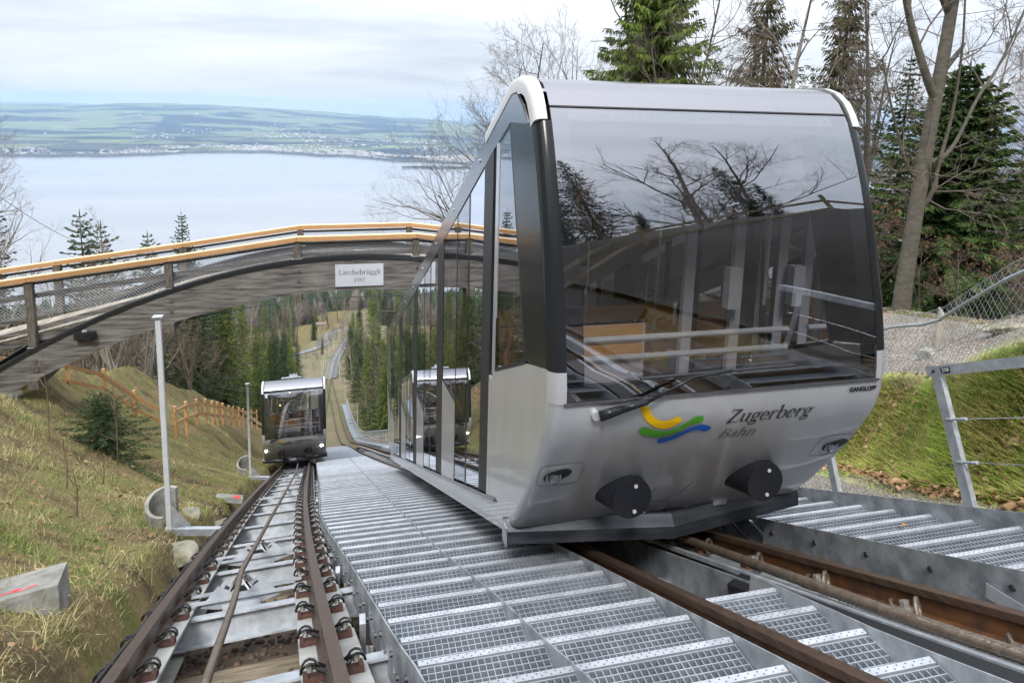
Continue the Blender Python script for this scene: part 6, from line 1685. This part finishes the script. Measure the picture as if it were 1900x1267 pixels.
for i in range(40):
    x = gg.uniform(15, 44); y = gg.uniform(15, 42)
    if x / y < .72 or x / y > 2.2: continue
    plant('spruce_tree', conifer(SP[i % 2]), (x, y, gz(x, y) - .6), 'dark spruce in the undergrowth right of the big car', 'tree', 'dark spruces of the right-hand wood', gg.uniform(0, 6), gg.uniform(.45, .85))
for i in range(26):
    y = gg.uniform(20, 36); x = y * gg.uniform(.46, .80)
    plant('bare_tree', bare((BT + [BTS])[i % 4]), (x, y, gz(x, y) - .5), 'brown bare tree in the thicket just above the car roof', 'tree', 'bare trees above the car roof', gg.uniform(0, 6), gg.uniform(.62, .82))
# conifer tops above and left of the bridge
for i, (x, y, top, lb) in enumerate([(-15.0, 46, -5.9, 'slim fir top left of the pair showing above the bridge handrail'), (-15.1, 50, -7.2, 'slim fir top right of the pair showing above the bridge handrail'), (-14.0, 56, -8.9, 'slim fir top standing alone against the lake above the bridge'), (-11.8, 60, -10.3, 'smallest slim fir top, nearest the second bridge post')]):
    h = top - gz(x, y); plant('fir_tree', conifer(SPY), (x, y, gz(x, y)), lb, 'tree', 'slim firs behind the bridge', i * 1.7, h / 9 * .95)
for i, (x, y, h, k, lb) in enumerate([(-16.5, 38, 13.5, 1, 'dark spruce at the left picture edge above the bridge'), (-18.8, 41, 15, 0, 'spruce half cut by the left picture edge')]):
    plant('spruce_tree', conifer(SP[k]), (x, y, gz(x, y)), lb, 'tree', 'spruces at the left edge', i, h / 15)
for i, (x, y, s, lb) in enumerate([(-15.4, 34, .9, 'rusty bare bush tree at the left edge above the handrail'), (-12.6, 35.5, .46, 'small reddish bare tree in front of the fir pair'), (-16.6, 35, 1.0, 'bare tree tangle at the far left above the bridge')]):
    plant('bare_tree', bare(BT[2]), (x, y, gz(x, y) - .3), lb, 'tree', 'bare trees left of the bridge', i * 2, s)
# woods below the bridge, left of the line
for i, (x, y, h, k, lb) in enumerate([(-11.3, 58, 10.5, 0, 'dark spruce seen under the bridge, leftmost of the dense row'), (-10.6, 69, 11, 1, 'dense spruce under the bridge, second in the row'), (-9.2, 80, 12.5, 2, 'bright green spruce under the bridge near the row end'),
                                      (-7.9, 90, 12.5, 0, 'green spruce under the bridge just above the distant car'), (-7.0, 104, 13, 2, 'slender green spruce behind the distant car'), (-7.2, 122, 13, 1, 'dark slim spruce closing the row beyond the distant car'), (-13.0, 64, 12, 1, 'dark spruce behind the dense row under the bridge'), (-12.8, 76, 14, 0, 'tall spruce at the back of the row under the bridge')]):
    plant('spruce_tree', conifer(SP[k]), (x, y, gz(x, y) - .4), lb, 'tree', 'spruce row left of the lower line', i * 1.3, h / 15, h / 15)
for i in range(44):
    y = gg.uniform(30, 66); x = -8.2 - gg.uniform(0, 9) - (y - 30) * .06
    plant('bare_bush', bare(BUSH[(i + 1) % 2]), (x, y, gz(x, y) - .2), 'pale leafless bush behind the larch fence under the bridge', 'bush', 'leafless bushes behind the larch fence', gg.uniform(0, 6), gg.uniform(.8, 1.5))
for i in range(7):
    y = gg.uniform(36, 70); x = -11.5 - gg.uniform(0, 7)
    plant('bare_tree', bare(BT[i % 3]), (x, y, gz(x, y) - .3), 'pale bare tree in the hollow under the bridge', 'tree', 'bare trees in the hollow', gg.uniform(0, 6), gg.uniform(.4, .62))
for i in range(9):
    y = gg.uniform(34, 60); x = -10 - gg.uniform(0, 9)
    plant('spruce_tree', conifer(SP[i % 2]), (x, y, gz(x, y) - .3), 'young dark spruce in the hollow under the bridge', 'tree', 'young spruces in the hollow', gg.uniform(0, 6), gg.uniform(.25, .5))
for i in range(16):
    y = 54 + 5 * i + gg.uniform(-2, 2); x = (-9.0 if y < 85 else -7.2) - gg.uniform(0, 5)
    plant('spruce_tree', conifer(SP[i % 3]), (x, y, gz(x, y) - .4), 'full-grown spruce in the dense stand under the bridge', 'tree', 'dense spruce stand under the bridge', gg.uniform(0, 6), gg.uniform(.85, 1.1))
for i in range(9):
    y = 38 + 4 * i + gg.uniform(-2, 2); x = -9.2 - gg.uniform(0, 5)
    plant('bare_tree', bare((BT[2], BTS)[i % 2]), (x, y, gz(x, y) - .4), 'pale spreading bare tree between fence and spruces under the bridge', 'tree', 'pale bare trees under the bridge', gg.uniform(0, 6), gg.uniform(.4, .6))
for i in range(12):
    y = 55 + 7 * i + gg.uniform(-2, 2); x = float(XR(y)) + 4.4 + gg.uniform(0, 2.6)
    plant('spruce_tree', conifer(SP[(i + 1) % 3]), (x, y, gz(x, y) - .4), 'spruce in the dense stand right of the lower line', 'tree', 'dense spruce stand right of the line', gg.uniform(0, 6), gg.uniform(.8, 1.1))
# woods right of the line
for i, (x, y, h, k, lb) in enumerate([(7.6, 49, 10, 0, 'spruce right of the curving stair, nearest the car side'), (6.9, 60, 13.5, 2, 'green spruce right of the lower line, second from the car side'), (6.0, 72, 15, 0, 'tall spruce right of the lower line'), (5.2, 86, 15, 1, 'tall dark spruce right of the lower line, fourth from the car side'),
                                      (4.4, 100, 15, 2, 'bright spruce right of the lower line'), (3.2, 122, 14, 0, 'spruce right of the lower line near its bend'), (7.6, 150, 21, 2, 'tall pale green tree right of the lower line under the name board'), (11.5, 58, 15, 1, 'dark spruce behind the first row right of the line')]):
    plant('spruce_tree', conifer(SP[k]), (x, y, gz(x, y) - .4), lb, 'tree', 'spruces right of the lower line', i * 1.1, h / 15)
for i in range(9):
    y = gg.uniform(46, 110); x = 8.0 + gg.uniform(0, 4)
    plant('bare_tree', bare(BT[i % 3]), (x, y, gz(x, y) - .3), 'bare tree among the spruces right of the lower line', 'tree', 'bare trees right of the lower line', gg.uniform(0, 6), gg.uniform(.6, .85))
for i in range(10):
    y = gg.uniform(38, 62); x = float(XR(y)) + 6.0 + gg.uniform(0, 3)
    plant('bare_bush', bare(BUSH[0]), (x, y, gz(x, y) - .2), 'rusty leafless bush behind the zigzag larch fence', 'bush', 'rusty bushes behind the zigzag fence', gg.uniform(0, 6), gg.uniform(.5, .9))
plant('spruce_tree', conifer(SP[1]), (-4.4, 190, gz(-4.4, 190)), 'lone small spruce on the far meadow beside the line', 'tree', sc=.36)
# edge of the clearing along the lower line
for i in range(70):
    y = 70 + 260 * gg.random() ** 1.3; sd_ = gg.choice((-1, 1)); x = float(XL(y)) + (sd_ * gg.uniform(7, 20) if sd_ > 0 else -gg.uniform(6.5, 20) - (0 if y < 140 else 4))
    kk = gg.random()
    pt_ = conifer(SP[i % 3]) if kk < .45 else (bare(BT[i % 3]) if kk < .75 else bare(BUSH[i % 2]))
    plant('spruce_tree' if kk < .45 else ('bare_tree' if kk < .75 else 'bare_bush'), pt_, (x, y, gz(x, y) - .4), ('spruce' if kk < .45 else ('bare tree' if kk < .75 else 'leafless bush')) + ' at the edge of the clearing along the lower line', 'tree' if kk < .75 else 'bush', 'woodland edge of the lower line: ' + ('spruces' if kk < .45 else ('bare trees' if kk < .75 else 'bushes')), gg.uniform(0, 6), gg.uniform(.55, .95))
for i in range(110):
    y = 100 + 260 * gg.random(); sd_ = gg.choice((-1, 1)); x = float(XL(y)) + (gg.uniform(3.6, 9) if sd_ > 0 else -gg.uniform(3.4, 8))
    plant('bare_bush', bare(BUSH[i % 2]), (x, y, gz(x, y) - .4), 'low leafless bush close beside the far single track', 'bush', 'low bushes beside the far single track', gg.uniform(0, 6), gg.uniform(.5, 1.0))
# trees standing close to the right side of the far line
for i in range(16):
    y = 96 + 8.5 * i + gg.uniform(-2, 2); x = float(np.maximum(XL(y), XR(y))) + 4.3 + gg.uniform(0, 1.5)
    kk = gg.random()
    plant('spruce_tree' if kk < .6 else 'bare_tree', conifer(SP[i % 3]) if kk < .6 else bare(BT[2]), (x, y, gz(x, y) - .4), 'slim spruce crowding the right side of the far line' if kk < .6 else 'brown bare tree crowding the right side of the far line', 'tree', 'spruces crowding the far line' if kk < .6 else 'bare trees crowding the far line', gg.uniform(0, 6), gg.uniform(.7, 1.0))
# valley trees
for i in range(80):
    y = gg.uniform(150, 460); x = gg.choice((-1, 1)) * gg.uniform(10, 60) * (y / 300)
    if -11 < x < 12 and y < 330: continue
    con = gg.random() < .55
    plant('spruce_tree' if con else 'bare_tree', conifer(SP[i % 3]) if con else bare(BT[i % 3]), (x, y, gz(x, y) - .5), 'far spruce in the valley below the bridge' if con else 'far bare tree in the valley below the bridge', 'tree', 'far valley spruces' if con else 'far valley bare trees', gg.uniform(0, 6), gg.uniform(.9, 1.3))
for i, (x, y) in enumerate([(-14, 238), (-10, 290), (-17, 262), (-22, 300), (-4, 300), (2, 292), (8, 300), (-12, 330), (-26, 330), (0, 340), (-6, 360), (6, 350), (14, 320)]):
    plant('bare_tree', bare(BT[i % 3]), (x, y, gz(x, y) - .5), 'far bare tree beside the valley road', 'tree', 'bare trees by the valley road', i, gg.uniform(.7, 1.1))
# trees uphill, behind the viewer: the windscreen mirrors them
for i, (k, x, y, s, lb) in enumerate([(0, -6.5, -15, 1.0, 'bare tree uphill, mirrored left of centre in the windscreen'), (1, -.5, -17, 1.0, 'bare tree uphill, mirrored in the middle of the windscreen'), (2, 9, -21, 1.15, 'bare tree uphill, mirrored at the right of the windscreen'), (0, 4, -24, 1.2, 'bare tree uphill, mirrored behind the dark spruce'), (1, -14, -20, 1.1, 'bare tree uphill, mirrored at the left edge of the windscreen'), (2, 15, -16, 1.0, 'bare tree uphill, mirrored at the right edge of the windscreen')]):
    plant('bare_tree', bare(BT[k]), (x, y, gz(x, y) - .4), lb, 'tree', 'uphill trees mirrored in the windscreen', i, s)
for i, (k, x, y, s, lb) in enumerate([(1, 3.6, -16, .95, 'dark spruce uphill, mirrored right of centre in the windscreen'), (0, 8.5, -15, .72, 'smaller dark spruce uphill, mirrored towards the right post'), (1, -10, -19, .8, 'dark spruce uphill, mirrored at the left post'), (1, 13, -22, 1.0, 'dark spruce uphill, mirrored at the far right'), (1, -3.5, -23, .7, 'dark spruce uphill, mirrored between the bare trees'), (0, 19, -17, .9, 'dark spruce uphill beyond the right edge of the mirror image')]):
    plant('spruce_tree', conifer(SP[k]), (x, y, gz(x, y) - .4), lb, 'tree', 'uphill spruces mirrored in the windscreen', i, s)
for i in range(120):
    x = gg.uniform(-24, 28); y = (-2.0 if (x < -5 or x > 9) else -13) - gg.uniform(0, 16)
    plant('spruce_tree', conifer(SP[1]), (x, y, gz(x, y) - .4), 'low dark spruce uphill of the camera, mirrored in the dark lower windscreen', 'tree', 'low uphill spruces mirrored in the windscreen', i, gg.uniform(.16, .28))
for i in range(12):
    x = -16 + 3.1 * i; y = -9 - gg.uniform(0, 5)
    plant('bare_bush', bare(BUSH[i % 2]), (x, y, gz(x, y) - .3), 'leafless bush uphill of the camera, mirrored low in the windscreen', 'bush', 'uphill bushes mirrored in the windscreen', i, gg.uniform(.8, 1.2))
for i in range(16):
    x = gg.uniform(-20, 24); y = -13 - gg.uniform(0, 20)
    plant('bare_tree', bare((BT + [BTS])[i % 4]), (x, y, gz(x, y) - .4), 'bare tree of the uphill wood, mirrored along the windscreen treeline', 'tree', 'uphill bare wood mirrored in the windscreen', i * .7, gg.uniform(.55, .9))
for i in range(40):
    x = gg.uniform(-26, 30); y = -12 - gg.uniform(0, 22)
    plant('bare_bush', bare(BUSH[i % 2]), (x, y, gz(x, y) - .3), 'bush of the uphill wood, mirrored along the windscreen treeline', 'bush', 'uphill undergrowth mirrored in the windscreen', i, gg.uniform(.8, 1.4))
# dead stems on the left slope
for i, (x, y, h) in enumerate([(-5.3, 13.8, 1.7), (-4.3, 14.2, 1.9), (-4.0, 12.4, .5), (-3.3, 9.2, .7), (-3.9, 10.6, .8)]):
    mb = MB(); p = Vector((x, y, gz(x, y))); mb.tube([p, p + Vector((.03, 0, h * .5)), p + Vector((-.02, .03, h))], [.012, .009, .004], 5)
    for k in range(4):
        q = p + Vector((0, 0, h * (.3 + .16 * k))); mb.tube([q, q + Vector((gg.uniform(-.3, .3), gg.uniform(-.2, .2), .22))], [.006, .003], 4)
    tag(mb.build('dead_stem', M['twig_warm']), 'thin dead stem standing in the grass near the young spruce', 'stem', 'dead stems on the left slope')

# ------------------------------------------------------------------ grass, leaves
def blades(n, xs, ys, L0, L1, wdt, lean, material, name, label, dens=None, seed=1):
    g = np.random.default_rng(seed)
    x, y = xs(g, n), ys(g, n)
    if dens is not None:
        k = dens(x, y, g); x, y = x[k], y[k]
    if callable(xs) and False: pass
    n = len(x); z = H(x, y)
    cl = .5 + .5 * wob(x, y, 2.7, 9)
    L = (L0 + (L1 - L0) * g.random(n)) * (.6 + .7 * cl)
    a = g.uniform(0, 6.283, n); ln_ = lean * g.uniform(.3, 1.4, n)
    D = np.stack([np.cos(a) * ln_ * .8, np.sin(a) * ln_ * .8 + ln_ * .12, np.ones(n)], 1); D /= np.linalg.norm(D, axis=1)[:, None]
    S = np.stack([-np.sin(a), np.cos(a), np.zeros(n)], 1) * (wdt * g.uniform(.6, 1.4, n))[:, None]
    P = np.stack([x, y, z - .015], 1); mid = P + D * (L * .55)[:, None]
    tip = mid + (D * np.array([1.5, 1.5, .35])) * (L * .5)[:, None]
    V = np.stack([P - S, P + S, mid + S * .75, mid - S * .75, tip], 1)
    T = np.array([(0, 1, 2), (0, 2, 3), (3, 2, 4)])[None] + 5 * np.arange(n)[:, None, None]
    o = bpy.data.objects.new(name, np_mesh(name, V.reshape(-1, 3), T.reshape(-1, 3), material)); COL.objects.link(o)
    return tag(o, label, 'grass', kind='stuff')
def ly(g, n): return 1.6 + 30 * g.random(n) ** 1.9
_sv = {}
def mk_left(n, seed):
    g = np.random.default_rng(seed); y = 1.6 + 32 * g.random(n) ** 1.75; d = 7.4 * g.random(n) ** .85; x = XL(y) - .98 - d
    return x, y
def pts(xy):
    return (lambda g, n: xy[0]), (lambda g, n: xy[1])
a_, b_ = pts(mk_left(210000, 3))
blades(0, a_, b_, .03, .085, .0028, 1.5, M['grass_dry'], 'grass', 'short dry matted meadow grass on the left slope')
gt = np.random.default_rng(31); xc, yc = mk_left(2200, 12); k_ = gt.integers(12, 30, len(xc)); sp_ = gt.uniform(.03, .13, len(xc))
ci = np.repeat(np.arange(len(xc)), k_); x = xc[ci] + gt.normal(0, 1, len(ci)) * sp_[ci]; y = yc[ci] + gt.normal(0, 1, len(ci)) * sp_[ci]
kk = x < XL(y) - .92; a_, b_ = pts((x[kk], y[kk]))
blades(0, a_, b_, .08, .24, .0028, 1.4, M['grass_dry'], 'grass', 'long drooping tussocks of dry grass on the left slope')
g = np.random.default_rng(8); y = 1.5 + 11 * g.random(75000) ** 1.1; x = toe_x(y) + .02 + 1.1 * g.random(75000) ** .9
a_, b_ = pts((x, y)); blades(0, a_, b_, .10, .26, .0042, 1.3, M['grass_green'], 'grass', 'long green and yellow grass hanging over the right bank')
g = np.random.default_rng(9); y = g.uniform(1.5, 11, 9000); x = toe_x(y) - .5 * g.random(9000) ** 2
a_, b_ = pts((x, y)); blades(0, a_, b_, .04, .10, .004, 1.2, M['grass_green'], 'grass', 'sparse short grass along the edge of the footpath')
gt = np.random.default_rng(33); yc = 1.6 + 9.5 * gt.random(1700) ** 1.1; xc = toe_x(yc) + .05 + 1.0 * gt.random(1700); k_ = gt.integers(14, 34, 1700)
ci = np.repeat(np.arange(1700), k_); x = xc[ci] + gt.normal(0, .05, len(ci)); y = yc[ci] + gt.normal(0, .05, len(ci)); a_, b_ = pts((x, y))
blades(0, a_, b_, .12, .28, .0040, 1.5, M['grass_green'], 'grass', 'long tussocks drooping over the right bank')
def scatter_leaves(x, y, s0, s1, name, label, seed, h0=.02, h1=.09):
    g = np.random.default_rng(seed); n = len(x); z = H(x, y)
    h = .02; nx_ = -(H(x + h, y) - H(x - h, y)) / (2 * h); ny_ = -(H(x, y + h) - H(x, y - h)) / (2 * h)
    Nn = np.stack([nx_, ny_, np.ones(n)], 1) + g.normal(0, .35, (n, 3)); Nn /= np.linalg.norm(Nn, axis=1)[:, None]
    A = np.cross(Nn, g.normal(0, 1, (n, 3))); A /= np.linalg.norm(A, axis=1)[:, None]; B = np.cross(Nn, A)
    s = g.uniform(s0, s1, n)[:, None]; P = np.stack([x, y, z + g.uniform(h0, h1, n)], 1)
    V = np.stack([P - A * s, P - A * s * .3 + B * s * .6 + Nn * s * .2, P + A * s * .5 + B * s * .5 + Nn * s * .1, P + A * s * 1.1, P + A * s * .4 - B * s * .55 + Nn * s * .2, P - A * s * .4 - B * s * .5 + Nn * s * .15], 1)
    T = np.array([(0, 1, 5), (1, 4, 5), (1, 2, 4), (2, 3, 4)])[None] + 6 * np.arange(n)[:, None, None]
    o = bpy.data.objects.new(name, np_mesh(name, V.reshape(-1, 3), T.reshape(-1, 3), M['fallen'])); COL.objects.link(o)
    return tag(o, label, 'leaves', kind='stuff')
g = np.random.default_rng(10); y = 1.5 + 9 * g.random(3600); x = toe_x(y) - .35 + 1.4 * g.random(3600)
scatter_leaves(x, y, .025, .055, 'leaves', 'fallen brown leaves caught in the grass of the right bank', 4, .05, .15)
y = 2.0 + 16 * g.random(1500) ** 1.4; x = XL(y) - 1.0 - 5.5 * g.random(1500)
scatter_leaves(x, y, .02, .045, 'leaves', 'fallen brown leaves scattered over the left grass slope', 5)
y = g.uniform(4, 14, 1500); x = toe_x(y) + 1.1 + 3.5 * g.random(1500)
scatter_leaves(x, y, .015, .03, 'leaves', 'fallen leaves strewn on the gravel path', 6)
for i, (x, y) in enumerate(((4.42, 4.42), (4.50, 4.18))):
    z = zt(4.64 if i == 0 else 4.26) - .02
    mb = MB(); mb.add([(x - .03, y, z), (x, y - .02, z + .012), (x + .035, y + .005, z + .004), (x + .005, y + .03, z + .012)], [(0, 1, 2, 3)])
    tag(mb.build('fallen_leaf', M['fallen'], fix=False), 'orange-brown leaf lying on the right grating stair', 'leaf', 'leaves on the right stair')
# pebbles and rubble
def pebbles(n, xf, yf, s0, s1, name, label, m_, lift=.0, seed=3):
    g = np.random.default_rng(seed); y = yf(g, n); x = xf(g, n, y); s = g.uniform(s0, s1, n)
    P = np.stack([x, y, H(x, y) + lift], 1); S = np.stack([s, s * g.uniform(.7, 1.2, n), s * .7], 1); V, T = blobs_np(P, S)
    o = bpy.data.objects.new(name, np_mesh(name, V, T, m_)); COL.objects.link(o); return tag(o, label, 'gravel', kind='stuff')
M['pebble'] = leaf_mat('pebbles', (0.13, 0.115, 0.10), (0.38, 0.35, 0.30), (0.23, 0.205, 0.175))
M['pebble_dark'] = leaf_mat('ballast', (0.06, 0.045, 0.038), (0.20, 0.13, 0.09), (0.10, 0.075, 0.06))
pebbles(9000, lambda g, n, y: 5.1 + (toe_x(y) - 5.1) * g.random(n), lambda g, n: g.uniform(1.5, 9, n), .004, .014, 'gravel', 'loose gravel on the narrow footpath beside the right stair', M['pebble'], .016)
pebbles(14000, lambda g, n, y: toe_x(y) + 1.05 + 3.4 * g.random(n), lambda g, n: g.uniform(3.5, 14, n), .006, .022, 'gravel', 'loose gravel and rubble on the path behind the mesh fence', M['pebble'], .022, 4)
pebbles(3500, lambda g, n, y: XL(y) - .62 + 1.5 * g.random(n), lambda g, n: g.uniform(1.6, 16, n), .010, .035, 'gravel', 'dark rusty ballast between the beams of the left track', M['pebble_dark'], .02, 5)

# ------------------------------------------------------------------ valley: road, houses, far forest
rd = mat('asphalt', (0.17, 0.17, 0.17), .9, var=(.22, .22, .22), scale=.4)
rp_ = [(-12, 192), (-7.6, 204), (-5.2, 216), (-3.8, 232), (-3.0, 250), (0, 262), (4.5, 270), (12, 274)]
k = np.linspace(0, len(rp_) - 1, 40); rx_ = np.interp(k, range(len(rp_)), [p[0] for p in rp_]); ry2 = np.interp(k, range(len(rp_)), [p[1] for p in rp_])
X_ = np.stack([rx_ - 1.5, rx_ + 1.5], 1); Y_ = np.stack([ry2, ry2], 1); Z_ = H(X_, Y_).max(1, keepdims=True).repeat(2, 1) + .35
tag(sheet('road', X_, Y_, Z_, rd), kind='structure')
M['render'] = mat('white_render', (.72, .70, .66), .9); M['roof_tile'] = mat('roof_tiles', (.16, .12, .10), .9, var=(.22, .17, .14), scale=1); M['pane'] = mat('dark_pane', (.03, .035, .045), .2)
M['roof_grey'] = mat('flat_roof', (.30, .30, .31), .8)
def house(name, x, y, w_, d_, h, roof, label, rot=0.0, storeys=3, cols=5, zoff=0.0, m_=None):
    e_ = empty(name, (x, y, gz(x, y) + zoff), label, 'house', None); e_.rotation_euler = (0, 0, rot)
    mb = MB(); mb.box(-w_ / 2, w_ / 2, -d_ / 2, d_ / 2, -6, h); wl = mb.build('wall', m_ or M['render'], e_)
    mb = MB()
    if roof > 0: mb.prism([(-w_ / 2 - 1, -d_ / 2 - 1, h - .3), (w_ / 2 + 1, -d_ / 2 - 1, h - .3), (0, -d_ / 2 - 1, h + roof)], (0, 0, 0), (0, d_ + 2, 0))
    else: mb.box(-w_ / 2 - .4, w_ / 2 + .4, -d_ / 2 - .4, d_ / 2 + .4, h, h + .7)
    mb.build('roof', M['roof_tile'] if roof > 0 else M['roof_grey'], e_)
    for r_ in range(storeys):
        for c_ in range(cols):
            xx = -w_ / 2 + w_ * (c_ + .5) / cols; zz = h * (r_ + .5) / storeys
            mb = MB(); mb.box(xx - w_ / cols * .28, xx + w_ / cols * .28, -d_ / 2 - .15, -d_ / 2 + .1, zz - h / storeys * .25, zz + h / storeys * .25); mb.build('window', M['pane'], wl)
    return e_
house('chalet', -1, 1150, 30, 22, 17, 8, 'white gabled house in the valley under the name board', .5, 3, 5)
house('apartment_block', 58, 1330, 74, 24, 26, 0, 'long white terraced block in the valley near the car side', .25, 5, 10)
house('valley_house', -55, 1250, 34, 20, 12, 6, 'pale valley house seen just below the bridge arch', -.3, 2, 4)
house('valley_house', -150, 1330, 40, 22, 12, 6, 'pale valley house farthest left below the bridge arch', .2, 2, 5)
house('valley_house', -105, 1220, 26, 18, 10, 6, 'small pale valley house left of the wooden king post', .7, 2, 3)
house('valley_house', 20, 1010, 46, 16, 6, 0, 'low flat-roofed hall in the valley behind bare trees', .1, 1, 6)
house('valley_house', 95, 1180, 30, 18, 15, 6, 'white valley house beside the long terraced block', -.2, 3, 4)
SHL = empty('road_shelter', (-7.5, 268, gz(-7.5, 268)), 'small grey shelter roof on a red and white post by the valley road', 'shelter')
mb = MB(); mb.box(-2.5, 2.8, -1.2, 1.2, 3.2, 3.9); mb.build('roof', M['roof_tile'], SHL)
mb = MB(); mb.box(-.2, .2, -.2, .2, -2, 3.2); mb.build('post', M['white_trim'], SHL)
# far forest of the lower slopes
g = np.random.default_rng(15)
NF = 16000
y = 320 + 1500 * g.random(NF) ** 1.2; x = (g.random(NF) - .5) * (160 + .9 * y)
keep = ~((np.abs(x - 2) < 16) & (y < 420)) & ~((y > 930) & (x > -185) & (x < 150) & (g.random(NF) < .93)) & ~((y > 1000) & (g.random(NF) < .55))
x, y = x[keep], y[keep]
P = np.stack([x, y, H(x, y) - 1], 1); hh = g.uniform(9, 19, len(x)); conif = g.random(len(x)) < .42
S = np.where(conif[:, None], np.stack([hh * .2, hh * .2, hh * 1.25], 1), np.stack([hh * .20, hh * .20, hh * .95], 1))
for nm, sel, mt_, lb in (('spruce_forest', conif, leaf_mat('far_spruce', (.016, .030, .016), (.045, .065, .028), (.028, .045, .020)), 'distant dark spruce wood covering the lower valley slopes'),
                         ('bare_forest', ~conif, leaf_mat('far_bare_wood', (.050, .045, .038), (.125, .112, .094), (.080, .072, .060)), 'distant leafless brown wood covering the lower valley slopes')):
    V, T = blobs_np(P[sel], S[sel])
    # ragged crowns: shake the vertices
    V = V + g.normal(0, 1, V.shape) * np.array([.9, .9, 1.1])
    o = bpy.data.objects.new(nm, np_mesh(nm, V, T, mt_)); COL.objects.link(o); tag(o, lb, 'forest', kind='stuff')

# ------------------------------------------------------------------ air
HAZE = 5.0e-5
if HAZE:
    mb = MB(); mb.box(-17000, 17000, -420, 28500, -560, 190)
    hz = mb.build('haze', None); hz.data.materials.clear()
    hm = bpy.data.materials.new('haze'); hm.use_nodes = True; t = hm.node_tree
    for n_ in list(t.nodes): t.nodes.remove(n_)
    o_ = t.nodes.new('ShaderNodeOutputMaterial'); v_ = t.nodes.new('ShaderNodeVolumePrincipled')
    v_.inputs['Color'].default_value = (0.52, 0.72, 0.98, 1); v_.inputs['Density'].default_value = HAZE; v_.inputs['Anisotropy'].default_value = 0.1
    t.links.new(v_.outputs[0], o_.inputs['Volume'])
    hz.data.materials.append(hm)
    tag(hz, 'pale blue haze over the lake and the far hills', 'haze', kind='stuff')
